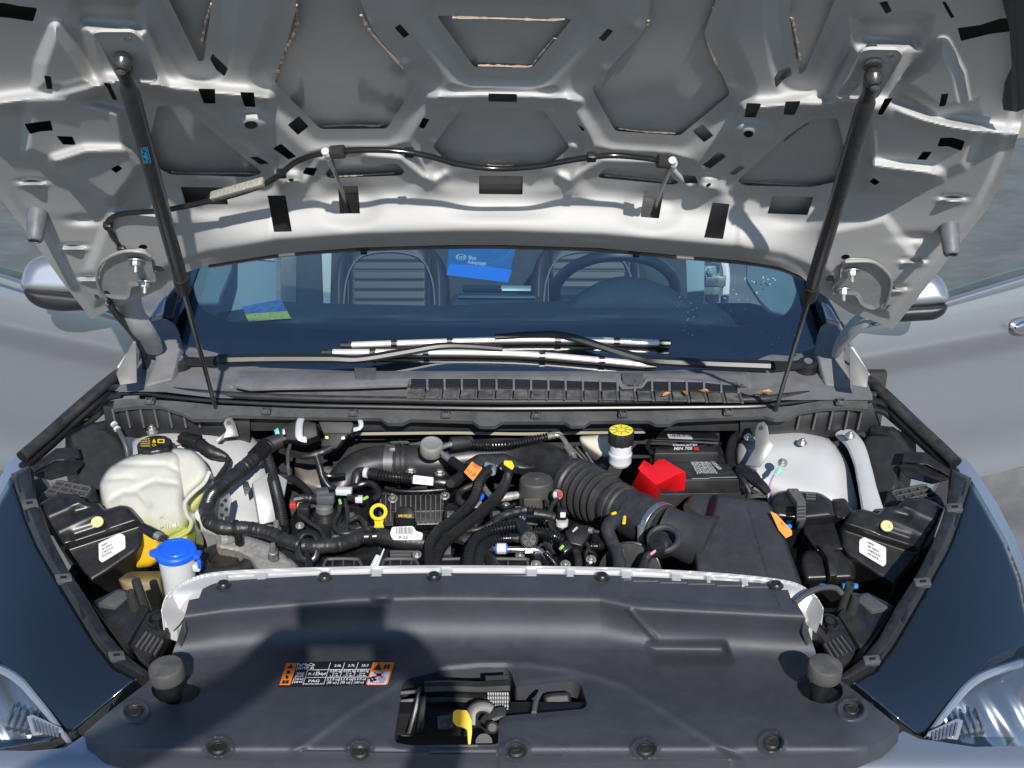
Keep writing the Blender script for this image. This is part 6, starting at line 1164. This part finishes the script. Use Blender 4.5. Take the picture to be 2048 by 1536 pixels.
tgp = PL(945, 942, 1.008, (.15, -.7, .7)); tt = plate('orange_label', [(944, 923), (965, 936), (946, 962), (928, 944)], tgp, orange, al, .001, .003, 2); tq = Print(tgp, .005)
for k in range(5): tq.line((946.5 + k * -.8, 927 + k * 1.4), (960 + k * -.8, 935.5 + k * 1.4), .5)
tq.text('K2 JE', (932, 944), (948, 955.5), (936, 938.5)).build('lettering', ink, tt)
for (a, b) in (((1146, 898, .985), (1185, 938, .955)), ((1152, 894, .985), (1196, 944, .955)), ((1172, 905, .985), (1200, 948, .955))): sub(al, 'braided_edge', M('braid_grey', (.10, .10, .10), .4, .5, bump=1.), [a, b], 3)
# twin corrugated hoses over the engine
h1 = hosething('corrugated_hose', 'thinner of two corrugated hoses crossing the engine, hung from a grey clip', 'hose', [(982, 938, .985), (968, 950, .987), (958, 968, .986), (952, 990, .985), (938, 1012, .984), (905, 1042, .983), (876, 1062, .982), (862, 1085, .98), (860, 1112, .975), (860, 1150, .965)], 9, hose, CO); sub(h1, 'grey_clip', M('clip_blue_grey', (.16, .20, .24), .4), [(972, 929, .987), (984, 936, .985), (984, 945, .985)], [7, 10, 8])
h2 = hosething('corrugated_hose', 'thicker of two corrugated hoses crossing the engine, below a yellow clip', 'hose', [(1016, 950, .987), (1010, 968, .988), (996, 992, .988), (966, 1022, .987), (925, 1055, .986), (890, 1085, .984), (874, 1112, .98), (866, 1150, .97)], [8, 9, 9.5, 9.5, 9.5, 9.5, 9.5, 9.5], hose, CO); sub(h2, 'elbow', gl2, [(1000, 940, .985), (1008, 934, .99), (1018, 942, .99), (1016, 954, .987)], [10, 11, 10, 9]); MB().slab([(1008, 920), (1024, 921), (1029, 932), (1024, 939), (1007, 928)], PL(1017, 929, 1.004, (0, -.6, .8)), .006, .002).build('yellow_clip', yellow, h2)
# T fitting with its hoses
tf = thing('hose_tee', 'black plastic hose tee with round end cap on the engine front', 'hose fitting', at(1050, 1065, .97)); sub(tf, 'tee_body', gl2, [(1038, 1048, .985), (1048, 1062, .985), (1058, 1082, .98)], [13, 14, 15])
c = at(1058, 1080, .985); MB().lathe([(.016, 0), (.016, .012), (.013, .014), (.013, .012), (.003, .013)], c, (0, -.8, .6), 28).build('end_cap', blackm, tf)
for k in range(5): a = k * math.pi / 5; d = Vector((math.cos(a), math.sin(a) * .6, math.sin(a) * .8)) * .011; MB().tube([c + Vector((0, -.8, .6)) * .0125 - d, c + Vector((0, -.8, .6)) * .0125 + d], .0008, 4).build('cap_spoke', black, tf)
hosething('corrugated_hose', 'corrugated hose bending left from the tee, outer of the pair', 'hose', [(1034, 1052, .985), (1005, 1056, .985), (972, 1064, .984), (950, 1082, .982), (938, 1108, .978), (934, 1150, .97)], 9, hose, CO); h = hosething('corrugated_hose', 'corrugated hose bending left from the tee, inner of the pair', 'hose', [(1022, 1076, .98), (998, 1078, .98), (976, 1086, .98), (960, 1104, .977), (954, 1150, .968)], 8.5, hose, CO); sub(h, 'smooth_cuff', gl2, [(1020, 1076, .98), (1042, 1077, .98)], 8.5)
hosething('corrugated_hose', 'short corrugated hose running right from the tee toward the sensor', 'hose', [(1068, 1064, .98), (1090, 1066, .98), (1108, 1072, .978), (1126, 1080, .97)], 9, hose, CO)
sp_ = hosething('fuel_pipe', 'shiny metal pipe with blue and white collars below the tee', 'pipe', [(975, 1094, .965), (992, 1098, .967), (1040, 1099, .967), (1075, 1100, .965), (1086, 1108, .96)], 6.5, M('bright_pipe', (.62, .60, .56), .2, .95))
sub(sp_, 'white_collar', whitep, [(994, 1097, .969), (1012, 1097, .969)], 11); sub(sp_, 'blue_band', blue, [(991, 1097, .969), (994, 1097, .969)], 10); sub(sp_, 'blue_band', blue, [(1012, 1097, .969), (1015, 1097, .969)], 10); MB().slab([(1050, 1092), (1066, 1091), (1066, 1106), (1050, 1107)], PL(1058, 1099, .976, (0, -.7, .7)), .002, .0005).build('paper_flag', paperw, sp_)
ts = thing('pressure_sensor', 'square black sensor block with a bolt and clipped plug beside the boot', 'sensor', at(1165, 1065, .97)); MB().slab([(1130, 1062), (1150, 1048), (1180, 1050), (1184, 1062), (1164, 1092), (1140, 1086)], PL(1160, 1068, .985, (.1, -.5, .85)), .035, .003).build('sensor_body', black, ts); MB().slab([(1117, 1086), (1136, 1078), (1146, 1094), (1128, 1106)], PL(1132, 1092, .978, (0, -.6, .8)), .022, .003).build('plug', gl2, ts)
Print(PL(1160, 1068, .985, (.1, -.5, .85)), .001).text('PARK', (1144, 1062), (1154, 1053), (1147, 1065)).build('lettering', inkw, ts)
sub(ts, 'bolt', steel, [(1178, 1060, .987), (1186, 1062, .987)], 6); sub(ts, 'bolt_shank', darksteel, [(1186, 1062, .987), (1198, 1064, .985)], 3.5); sub(ts, 'green_wire', MATS['wire_green'], [(1120, 1098, .978), (1126, 1092, .98)], 3)
sub(ts, 'mount_bracket', darksteel, [(1172, 1085, .96), (1178, 1096, .955), (1172, 1108, .95), (1176, 1130, .945)], 4)
sv = thing('solenoid_plug', 'upright plug with white collar and clear clip in front of the boot', 'connector', at(1122, 1045, .94)); c = at(1124, 1044, .955); MB().lathe([(.013, -.03), (.013, -.008), (.0115, -.006)], c, TOP, 20).build('base', gl2, sv); MB().lathe([(.0115, -.008), (.0115, .004)], c, TOP, 20).build('white_collar', whitep, sv); MB().box(c + Vector((0, 0, .018)), (.018, .016, .022), None, .003).build('plug', gl2, sv); MB().box(c + Vector((.001, -.009, .020)), (.010, .004, .010), None, .001).build('clear_clip', M('clip_clear', (.7, .72, .75), .2), sv)
sv = thing('solenoid_plug', 'plug with red and white locks hanging beside the dark domed cap', 'connector', at(1116, 992, .965)); c = at(1115, 990, .975); MB().lathe([(.012, -.006), (.013, 0), (.010, .005)], c, (0, -.8, .6), 20).build('socket', gl2, sv); MB().box(c + Vector((-.005, -.007, .005)), (.007, .005, .010), None, .001).build('white_lock', whitep, sv); MB().box(c + Vector((.004, -.007, .005)), (.008, .005, .010), None, .001).build('red_lock', MATS['lock_red'], sv)
sub(sv, 'lead', tape, [(1115, 998, .97), (1104, 1012, .965), (1100, 1030, .96), (1104, 1050, .955)], 4.5)
t = wire('right_harness', 'taped and ribbed harness branch crossing below the domed cap', [(985, 1045, .965), (1005, 1032, .97), (1030, 1024, .972), (1050, 1020, .972)], 8.5, tape, None, .12); sub(t, 'ribbed_run', hose, [(1048, 1020, .972), (1072, 1022, .972), (1090, 1026, .97)], 7, CO); sub(t, 'taped_end', tape, [(1068, 1028, .972), (1090, 1030, .97), (1108, 1034, .965)], 9, wob=.05); sub(t, 'taped_run', tape, [(985, 1045, .965), (970, 1055, .96), (950, 1060, .958), (930, 1062, .955)], 6, wob=.08)
wire('loop_lead', 'black taped lead looping behind the twin hoses', [(960, 968, .97), (935, 975, .967), (920, 985, .962), (918, 1000, .958), (930, 1008, .955)], 7, tape, None, .08)
wire('middle_harness', 'wide taped harness lump between the twin hoses and tee', [(885, 1080, .95), (905, 1072, .955), (930, 1078, .955), (945, 1085, .95)], 13, tape, None, .08)
hosething('lower_hose', 'plain black hose end rising at the front lip below the tee', 'hose', [(968, 1105, .95), (980, 1120, .955), (992, 1140, .955), (1000, 1160, .95)], [10, 12, 12, 12], rubber)
wire('front_lead', 'thin corrugated lead along the front lip left of the boot hose', [(1086, 1105, .95), (1096, 1112, .95), (1110, 1128, .945), (1116, 1150, .94)], 5, hose, (.0045, .2)); hosething('front_hose', 'short black hose at the front lip under the sensor', 'hose', [(1150, 1098, .955), (1156, 1118, .95), (1158, 1150, .94)], 8, rubber); hosething('front_hose', 'ribbed grey stub hose beside the breather hose', 'hose', [(1180, 1092, .955), (1196, 1092, .955), (1206, 1088, .955)], 8, hose, CO)
pu = thing('pulley', 'dark drive pulley half hidden behind the front lip', 'pulley', at(1232, 1140, .90)); MB().lathe([(.052, 0), (.056, .004), (.056, .010), (.050, .012), (.050, .018), (.056, .020), (.056, .026), (.03, .028)], at(1262, 1142, .90), (-.2, -.9, .3), 40).build('pulley_wheel', darksteel, pu)
for q in ((1182, 1120, .95), (1131, 1130, .945), (1072, 1130, .95), (1076, 1110, .955)): MB().nut(at(*q), (0, -.5, .85), .006, .008, 1.5, .003).build('small_bolt', steel, eng)
MB().lathe([(.0085, -.02), (.0085, .01), (.006, .012)], at(1076, 1122, .95), TOP, 14).build('bolt_cap', gl2, eng)
bb_ = thing('blue_plug', 'small bright blue plug between the twin hoses', 'plug', at(960, 992, .95)); MB().lathe([(.007, -.006), (.0085, 0), (.005, .005)], at(960, 992, .955), (0, -.7, .7), 16).build('plug_body', blue, bb_)
# more small hardware on the engine
eb = lambda name, poly, z, h, m, nn=TILT: MB().slab(poly, PL(*np.mean(poly, 0), z, nn), h, .0015).build(name, m, eng)
eb('cam_cover_end', [(1030, 1012), (1090, 1014), (1096, 1036), (1036, 1034)], .925, .03, alu); eb('injector_rail', [(700, 1050), (760, 1052), (760, 1060), (700, 1058)], .93, .012, darksteel); eb('lift_bracket', [(940, 996), (962, 994), (966, 1014), (944, 1016)], .935, .004, steel)
eb('sensor_block', [(1090, 1042), (1112, 1040), (1114, 1062), (1092, 1064)], .945, .02, black); eb('heat_plate', [(600, 1002), (640, 998), (636, 1012), (604, 1018)], .93, .006, darksteel); eb('cover_step', [(660, 1046), (698, 1044), (700, 1070), (662, 1072)], .915, .03, black); eb('front_block', [(1086, 1074), (1128, 1072), (1130, 1096), (1088, 1098)], .94, .03, blackm); eb('blue_grey_cap', [(884, 1090), (902, 1090), (902, 1108), (884, 1108)], .95, .01, MATS['slate_plug']); eb('vent_block', [(1150, 1100), (1180, 1100), (1184, 1130), (1150, 1130)], .93, .03, blackm)
for (x, y, z) in ((720, 1062, .94), (1012, 1012, .945), (940, 1062, .945), (1094, 1110, .945), (672, 1078, .945), (600, 1052, .935), (1040, 1112, .95), (834, 1110, .945), (1104, 1076, .955)): MB().nut(at(x, y, z), (0, -.4, .9), .0055, .006, 1.5, .003).build('small_bolt', steel, eng)
for pts, r, m, lab in (([(1090, 1000, .96), (1100, 1020, .962), (1098, 1046, .96), (1108, 1066, .955)], 3, tape, 'thin taped wire dropping under the red and white plug'), ([(1108, 1106, .96), (1098, 1096, .962), (1082, 1090, .962), (1066, 1112, .955)], 3.5, tape, 'taped wire arching left from the square sensor'), ([(1176, 1100, .955), (1190, 1110, .95), (1186, 1130, .945)], 4, gl2, 'short black hook wire at the front lip beside the boot hose'),
                        ([(600, 1030, .95), (620, 1046, .955), (640, 1060, .955), (650, 1080, .955)], 4, tape, 'thin wire between the valve housing and the main harness'), ([(905, 1036, .955), (900, 1050, .955), (886, 1060, .955)], 4, tape, 'short lead from the coil under the twin hoses'), ([(1030, 1008, .96), (1012, 1016, .962), (1000, 1010, .96)], 4, hose, 'small hose stub beside the domed cap pipe'), ([(770, 975, .968), (800, 982, .965), (850, 982, .965), (900, 978, .965)], 3.5, hose, 'thin line running along the top of the ribbed plate'), ([(640, 945, .96), (660, 952, .955), (690, 950, .95)], 5, gl2, 'black vacuum pipe entering the duct elbow')):
    wire('wire_lead', lab, pts, r, m, None, .04)
# right tower leads
t = wire('tower_lead', 'ribbed cable dropping past the battery to the black plug', [(1478, 868, 1.0), (1466, 880, .995), (1460, 905, .985), (1462, 930, .975), (1475, 945, .97)], 8, hose, CO)
cn = thing('tower_connector', 'black inline plug lying beside the light tower and battery', 'connector', at(1510, 960, .97)); MB().tube(A([(1480, 938, .985), (1500, 950, .985), (1512, 962, .98)]), [.012, .014, .012], 8).tube(A([(1512, 962, .98), (1526, 974, .975), (1536, 986, .965)]), [.011, .010, .008], 10).build('plug_body', gl2, cn); sub(cn, 'lead', tape, [(1478, 945, .98), (1490, 965, .975), (1500, 985, .96)], 6)
gs = thing('ground_strap', 'green corroded ground terminal bolted to the light tower', 'ground strap', at(1560, 930, .98)); MB().slab([(1548, 942), (1556, 934), (1567, 922), (1572, 928), (1562, 944), (1550, 953)], PL(1560, 935, .995, (-.1, -.55, .83)), .002, .0006).build('terminal', M('verdigris', (.22, .42, .34), .6, var=.3, vscale=150), gs); MB().nut(at(1565, 926, 1.0), (-.1, -.55, .83), .0065, .007, 1.5, .004).build('bolt', steel, gs); sub(gs, 'purple_wire', M('wire_purple', (.40, .22, .50), .4), [(1548, 950, .985), (1541, 965, .98), (1537, 990, .965), (1538, 1010, .95)], 2.2)
# left tower lead with plug
t = thing('tower_connector', 'black inline plug behind the coolant tank cap', 'connector', at(385, 882, .99)); MB().box(at(384, 882, 1.005), (.036, .03, .022), Matrix.Rotation(-.3, 3, 'Z'), .004).box(at(368, 876, 1.007), (.018, .024, .018), Matrix.Rotation(-.3, 3, 'Z'), .003).build('plug_body', black, t)
sub(t, 'taped_lead', tape, [(396, 886, 1.0), (415, 900, .995), (436, 908, .99), (452, 914, .985), (456, 924, .98), (446, 942, .975), (432, 962, .97)], [13, 15, 13, 7, 6, 6, 7], wob=.10); sub(t, 'green_wire', MATS['wire_green'], [(350, 880, .995), (360, 874, 1.0), (366, 874, 1.0)], 2.5); sub(t, 'pink_wire', M('wire_magenta', (.65, .15, .35), .4), [(350, 890, .99), (360, 884, .995)], 1.5)
hosething('lower_coolant_hose', 'dark ribbed hose passing low beside the coolant tank', 'hose', [(378, 1034, .88), (400, 1036, .88), (430, 1040, .88)], 11, hose, CO)
# small things on the firewall
for (a, b, c_, d_) in ((540, 838, 552, 862), (728, 840, 790, 866), (1030, 846, 1110, 862), (1250, 844, 1300, 866), (1380, 845, 1440, 880)):
    MB().slab([(a, b), (c_, b), (c_, d_), (a, d_)], Plane((0, 2.40, .96), (0, -1, .15)), .03, .004).build('firewall_bracket', blackm, fire)
MB().tube([atY(705, 868, 2.38), atY(900, 866, 2.38), atY(1040, 868, 2.38), atY(1150, 866, 2.38), atY(1290, 864, 2.38)], .0035, 6).build('firewall_flange', M('tan_flange', (.30, .28, .22), .5), fire)
for q in ((800, 884), (838, 888)): MB().slab([(q[0] - 22, q[1]), (q[0] + 10, q[1] - 6), (q[0] + 20, q[1] + 2), (q[0] - 6, q[1] + 10)], Plane((0, 2.47, .95), (0, -1, .15)), .004, .001).build('grommet_plate', M('grommet_grey', (.04, .05, .045), .6), fire)
puff('heat_shield', [(585, 925), (650, 930), (690, 938), (680, 965), (640, 985), (600, 970)], PL(640, 950, .86, (0, -.6, .8)), M('heat_shield_alu', (.20, .18, .16), .5, .5, var=.3, vscale=30), eng, 14, .014, .03, 4, 8)
# ------------------------------------------------------------------ latch opening
lt = tag(MB().slab([(780, 1340), (1180, 1340), (1180, 1500), (780, 1500)], Plane((0, 1.70, 0), (0, -1, 0)), .02, 0).build('hood_latch', blackd, car), 'hood latch seen through the opening in the cover')
for k in range(4): MB().tube([atY(850, 1376 + k * 22, 1.57), atY(900, 1374 + k * 22, 1.57), atY(960, 1376 + k * 22, 1.57), atY(1020, 1373 + k * 22, 1.57)], .010 - .001 * k, 8).build('grille_bar', black, lt)
for k in range(6): MB().slab([(800, 1382 + k * 17), (842, 1378 + k * 17), (842, 1386 + k * 17), (800, 1390 + k * 17)], PL(820, 1420, .90, (0, -.8, .6)), .02, .002).build('side_slat', darkgreyp, lt)
MB().slab([(836, 1374), (842, 1374), (836, 1420), (822, 1470), (812, 1470), (828, 1410)], PL(830, 1420, .925, (0, -.8, .6)), .012, .002).build('side_strut', black, lt)
MB().slab([(842, 1392), (854, 1392), (848, 1470), (830, 1470)], PL(845, 1430, .91, (0, -.8, .6)), .01, .002).build('side_strut', black, lt)
spm = M('spring_grey', (.16, .16, .16), .5, .4)
MB().slab([(974, 1378), (1018, 1378), (1018, 1384), (974, 1384)], PL(996, 1380, .925, (0, -.8, .6)), .01, .001).build('radiator_tab', spm, lt)
for r_i in range(5):
    for k in range(9): MB().slab([(975 + k * 4.8, 1385 + r_i * 8), (978.4 + k * 4.8, 1385 + r_i * 8), (978.4 + k * 4.8, 1391 + r_i * 8), (976 + k * 4.8, 1391 + r_i * 8)], PL(996, 1400, .922, (0, -.85, .5)), .006, 0, 1).build('radiator_fin', spm, lt)
MB().slab([(970, 1352), (1018, 1350), (1016, 1376), (974, 1378)], PL(996, 1366, .93, (0, -.85, .5)), .01, .001).build('foam_pad', MATS['foam_black'], lt)
ylv = MB().slab(rnd([(906, 1423), (914, 1419), (933, 1420), (938, 1428), (943, 1440), (944, 1465), (941, 1489), (936, 1489), (934, 1460), (928, 1456), (912, 1452), (905, 1442)], 3), PL(925, 1450, .950, (0, -.75, .66)), .008, .003, 3).build('release_lever', M('lever_yellow', (1.0, .52, .0), .4), lt)
MB().tube([Vector(PL(950, 1420, .935, (0, -.8, .6))(x, y)) for x, y in ((942, 1450), (944, 1425), (956, 1414), (974, 1414), (984, 1420))], .009, 8, flat=.4).build('latch_hook', M('latch_steel', (.05, .05, .05), .45, .5), lt)
MB().tube([Vector(PL(950, 1420, .932, (0, -.8, .6))(x, y)) for x, y in ((968, 1448), (978, 1434), (1000, 1426), (1012, 1426))], .010, 8, flat=.4).build('latch_hook', MATS['latch_steel'], lt)
MB().lathe([(.009, 0), (.009, .008), (.006, .010)], PL(985, 1455, .93, (0, -.8, .6))(985, 1455), (0, -.8, .6), 20).lathe([(.012, 0), (.012, .006)], PL(968, 1484, .92, (0, -.8, .6))(968, 1484), (0, -.8, .6), 20).build('latch_pivot', blackm, lt)
MB().nut(PL(890, 1450, .93, (0, -.8, .6))(891, 1448), (0, -.8, .6), .006, .009, 1.3, .008).build('latch_bolt', MATS['latch_steel'], lt)
MB().slab([(874, 1432), (904, 1428), (908, 1456), (876, 1460)], PL(890, 1445, .925, (0, -.8, .6)), .006, .001).build('latch_plate', darksteel, lt)
MB().tube(A([(1068, 1426, .93), (1072, 1402, .925), (1080, 1386, .92)]), .004, 8).build('release_cable', M('cable_grey', (.09, .09, .09), .4), lt)
puff('crash_box', [(1085, 1392), (1100, 1386), (1140, 1384), (1144, 1408), (1090, 1416)], PL(1115, 1400, .91, (0, -.8, .6)), blackm, lt, 8, .008, .03, 2, 4)
# orange service label on the cover
cpx = lambda x, y: float(cov_h(np.array([x * 1.]), np.array([y * 1.]))[0])
slp = Z(ZC + max(cpx(560, 1372), cpx(780, 1325), cpx(575, 1325)) + .0012); sv_ = plate('service_label', [(572, 1325), (785, 1322), (777, 1372), (556, 1374)], slp, M('label_black', (.010, .010, .012), .35), cover, .0008, .0004, 7)
p0_, p1_, pu_ = (558, 1373), (775, 1371), (573, 1326)
o_ = Print(slp, .0012); B_ = lambda u0, v0, u1, v1: o_.rect(p0_, p1_, pu_, u0, v0, u1, v1)
B_(.0, .03, .10, .97); o_.build('orange_field', orange, sv_); o_ = Print(slp, .0012); B_(.80, .56, 1.0, .97); B_(.80, .0, 1.0, .03); B_(.985, .0, 1.0, .56); B_(.80, .0, .812, .56); o_.build('orange_field', orange, sv_)
w_ = Print(slp, .0012); w_.rect(p0_, p1_, pu_, .812, .03, .985, .56); w_.build('white_field', paperw, sv_)
t_ = Print(slp, .0018); uv = lambda u, v: tuple(np.array(p0_) + u * (np.array(p1_) - np.array(p0_)) + v * (np.array(pu_) - np.array(p0_)))
def T(s, u0, u1, v0, v1, tgt=None): (tgt or t_).text(s, uv(u0, v0), uv(u1, v0), uv(u0, v1))
T('FoMoCo', .11, .27, .82, .95); T('(GWP 4)', .11, .27, .68, .80); T('SAE', .13, .20, .47, .55); T('J639', .12, .20, .35, .43); T('J2842', .11, .21, .23, .31); T('J2845', .11, .21, .11, .19); T('R-1234yf', .24, .40, .43, .54); T('PAG', .26, .36, .13, .24); T('WSS-M2C300-A2', .22, .40, .03, .09)
for i, (h_, k_, oz, lb_, f_, cc_) in enumerate((('2.0L', '0.595 kg', '21 oz', '1.31 lbs', '3.2 fl oz', '(95 cc)'), ('2.7L', '0.595 kg', '21 oz', '1.31 lbs', '3.2 fl oz', '(95 cc)'), ('2.0L D', '0.454 kg', '16 oz', '1.00 lbs', '5.4 fl oz', '(160 cc)'))):
    u = .425 + i * .125; T(h_, u + .03, u + .095, .78, .88); T(k_, u + .005, u + .112, .55, .65); T(oz, u + .035, u + .085, .46, .53); T(lb_, u + .02, u + .10, .36, .43); T(f_, u, u + .112, .20, .30); T(cc_, u + .01, u + .10, .06, .16)
for a_, b_ in (((.22, .66), (.80, .66)), ((.22, .33), (.80, .33)), ((.22, .02), (.22, .66)), ((.41, .02), (.41, .96)), ((.54, .02), (.54, .96)), ((.665, .02), (.665, .96))): t_.line(uv(*a_), uv(*b_), .9)
t_.ring(uv(.32, .58), 3, 2, .8); t_.build('lettering', inkw, sv_)
k_ = Print(slp, .0018)
k2 = Print(slp, .0018)
def tri(u, v, w, h, k_=k_): k_.quad(uv(u - w, v), uv(u + w, v), uv(u, v + h))
tri(.05, .74, .030, .18); tri(.86, .63, .042, .28, k2); k_.disc(uv(.05, .58), 3.4, 2.6).rect(p0_, p1_, pu_, .025, .50, .075, .54).disc(uv(.05, .36), 3, 4).rect(p0_, p1_, pu_, .02, .08, .048, .22).rect(p0_, p1_, pu_, .052, .08, .08, .22); k2.rect(p0_, p1_, pu_, .915, .68, .938, .86).rect(p0_, p1_, pu_, .945, .68, .968, .86)
for k in range(4): a = k * math.pi / 2 + .4; c_ = np.array(uv(.845, .24)); k2.disc((c_[0] + 5 * math.cos(a), c_[1] + 3.6 * math.sin(a)), 4, 2.6, 10)
T('IF FAN RUNNING', .83, .965, .06, .11, k2); k_.build('warning_symbol', ink, sv_); k2.build('warning_symbol', ink, sv_)
r2 = Print(slp, .0018); c_ = np.array(uv(.89, .42)); r2.line(c_ + (-9, -5), c_ + (9, 5), 3).line(c_ + (-8, 5), c_ + (9, -5), 3).disc(c_, 5, 3).build('red_warning_hand', M('warn_red', (.60, .02, .05), .5), sv_); g2 = Print(slp, .0018); g2.disc(uv(.935, .22), 9, 5).build('grey_hand', M('warn_grey', (.35, .35, .36), .5), sv_)
# dry leaves lying on the cowl louvers
lm = M('dry_leaf', (.42, .20, .08), .7, var=.35, vscale=120)
for (q, label) in (((1333, 793), 'curled brown leaf lying on the louvers'), ((1408, 786), 'pale dry leaf shred lying against a louver rib'), ((1518, 791), 'flat brown leaf on the cowl beside the rod'), ((1535, 788), 'upright brown leaf on the cowl beside the rod'), ((1370, 790), 'small brown leaf scrap in the louvers')):
    b = bmesh.new(); c = Vector(cpl.off(.006)(*q)); a0 = random.uniform(0, 6); n = 10; L_, W_ = random.uniform(.009, .014), random.uniform(.004, .006); vs = []
    for k in range(n):
        a = 2 * math.pi * k / n; r_ = 1 + random.uniform(-.3, .2); x, y = math.cos(a) * L_ * r_, math.sin(a) * W_ * r_; vs.append(b.verts.new(c + Vector((x * math.cos(a0) - y * math.sin(a0), x * math.sin(a0) + y * math.cos(a0), .003 + abs(y) * .9 + random.uniform(0, .002)))))
    cv = b.verts.new(c + Vector((0, 0, .0015)))
    for k in range(n): b.faces.new((vs[k], vs[(k + 1) % n], cv))
    o = frombm('dry_leaf', b, lm); tag(o, label, 'leaf')
# ------------------------------------------------------------------ the photographer whose shadow falls on the cover
def person():
    p = thing('person', 'photographer in dark clothes standing before the bumper, arms raised with a phone', 'person', (-.04, -.48, 0))
    J = {'pelvis': (-.05, -.48, 1.03), 'waist': (-.05, -.47, 1.18), 'chest': (-.05, -.43, 1.44), 'neckb': (-.05, -.40, 1.63), 'neck': (-.05, -.36, 1.74), 'head': (-.05, -.32, 1.87), 'crown': (-.05, -.31, 1.96),
         'shl': (-.27, -.38, 1.62), 'ell': (-.36, -.20, 1.86), 'wrl': (-.16, -.10, 2.0), 'hal': (-.10, -.065, 2.04), 'shr': (.17, -.38, 1.62), 'elr': (.27, -.20, 1.86), 'wrr': (.16, -.10, 2.0), 'har': (.10, -.065, 2.04),
         'hipl': (-.15, -.48, .98), 'knl': (-.17, -.46, .55), 'anl': (-.17, -.50, .10), 'tol': (-.18, -.36, .04), 'hipr': (.05, -.48, .98), 'knr': (.08, -.46, .55), 'anr': (.08, -.50, .10), 'tor': (.09, -.36, .04)}
    Rr = {'pelvis': .155, 'waist': .15, 'chest': .165, 'neckb': .09, 'neck': .06, 'head': .088, 'crown': .055, 'shl': .075, 'ell': .052, 'wrl': .032, 'hal': .034, 'shr': .075, 'elr': .052, 'wrr': .032, 'har': .034, 'hipl': .10, 'knl': .07, 'anl': .05, 'tol': .04, 'hipr': .10, 'knr': .07, 'anr': .05, 'tor': .04}
    E = [('pelvis', 'waist'), ('waist', 'chest'), ('chest', 'neckb'), ('neckb', 'neck'), ('neck', 'head'), ('head', 'crown'), ('neckb', 'shl'), ('shl', 'ell'), ('ell', 'wrl'), ('wrl', 'hal'), ('neckb', 'shr'), ('shr', 'elr'), ('elr', 'wrr'), ('wrr', 'har'), ('pelvis', 'hipl'), ('hipl', 'knl'), ('knl', 'anl'), ('anl', 'tol'), ('pelvis', 'hipr'), ('hipr', 'knr'), ('knr', 'anr'), ('anr', 'tor')]
    J = {k: (v[0] - (.15 if k[:2] not in ('ha', 'wr') else .0), v[1], v[2]) for k, v in J.items()}
    V = list(J.values()); names = list(J); rad = [Rr[n] for n in names]; ed = [(names.index(a), names.index(b)) for a, b in E]
    for s_, hand in ((-1, 'hal'), (1, 'har')):
        h = names.index(hand); hx, hy, hz = J[hand]
        for k in range(5):
            a = len(V); q = (hx - s_ * -.01 * 0 + s_ * (.012 if k == 0 else .004) * 1, hy + .012 - .0 * k, hz + .030 - k * .017)
            V += [q, (q[0] - s_ * .032, q[1] + .004, q[2] + .004), (q[0] - s_ * .055, q[1] - .012, q[2] + .002)]; rad += [.0105, .009, .008]; ed += [(h, a), (a, a + 1), (a + 1, a + 2)]
    me = bpy.data.meshes.new('body'); me.from_pydata(V, ed, []); o = bpy.data.objects.new('body', me); COL.objects.link(o)
    m = o.modifiers.new('skin', 'SKIN'); m.use_smooth_shade = True
    for i, sv in enumerate(me.skin_vertices[0].data): sv.radius = (rad[i], rad[i]); sv.use_root = i == 0
    s2 = o.modifiers.new('sub', 'SUBSURF'); s2.levels = 2; s2.render_levels = 2
    dg = bpy.context.evaluated_depsgraph_get(); nm = bpy.data.meshes.new_from_object(o.evaluated_get(dg)); bpy.data.objects.remove(o); nm.name = 'body'; nm.shade_smooth()
    cloth = M('dark_clothes', (.03, .035, .05), .8, var=.2); nm.materials.clear(); b = link('body', nm, cloth, p)
    skin_ = M('skin', (.45, .28, .20), .5); hair = M('dark_hair', (.03, .02, .015), .6); nm.materials.append(skin_)
    for f in nm.polygons:
        c = f.center
        if c.z > 1.68 and abs(c.x + .20) < .14 or c.z > 1.97: f.material_index = 1
    MB().lathe([(.10, -.02), (.105, .03), (.09, .085), (.05, .115), (.005, .122)], (-.20, -.325, 1.87), (0, -.25, 1), 24).build('hair', hair, p)
    MB().box((-.20, -.225, 1.865), (.022, .03, .04), None, .008).build('nose', skin_, p)
    for sx in (-.235, -.165): MB().lathe([(.001, -.012), (.012, -.006), (.012, .004), (.001, .010)], (sx, -.238, 1.895), (0, 1, 0), 14).build('eye', whitep, p)
    MB().box((-.20, -.235, 1.825), (.045, .012, .010), None, .004).build('mouth', M('lips', (.35, .12, .10), .5), p)
    for sx in (-.295, -.105): MB().box((sx, -.32, 1.87), (.016, .035, .055), None, .007).build('ear', skin_, p)
    ph = thing('phone', 'phone held up in both hands above the bumper', 'phone', (0, -.03, 2.09)); MB().box((0, -.035, 2.075), (.146, .009, .074), Matrix.Rotation(-PITCH, 3, 'X'), .003).build('phone_body', gl2, ph); MB().lathe([(.008, 0), (.008, .002)], (.0, -.028, 2.094), (0, cp, -sp), 20).build('lens_ring', blackd, ph)
person()
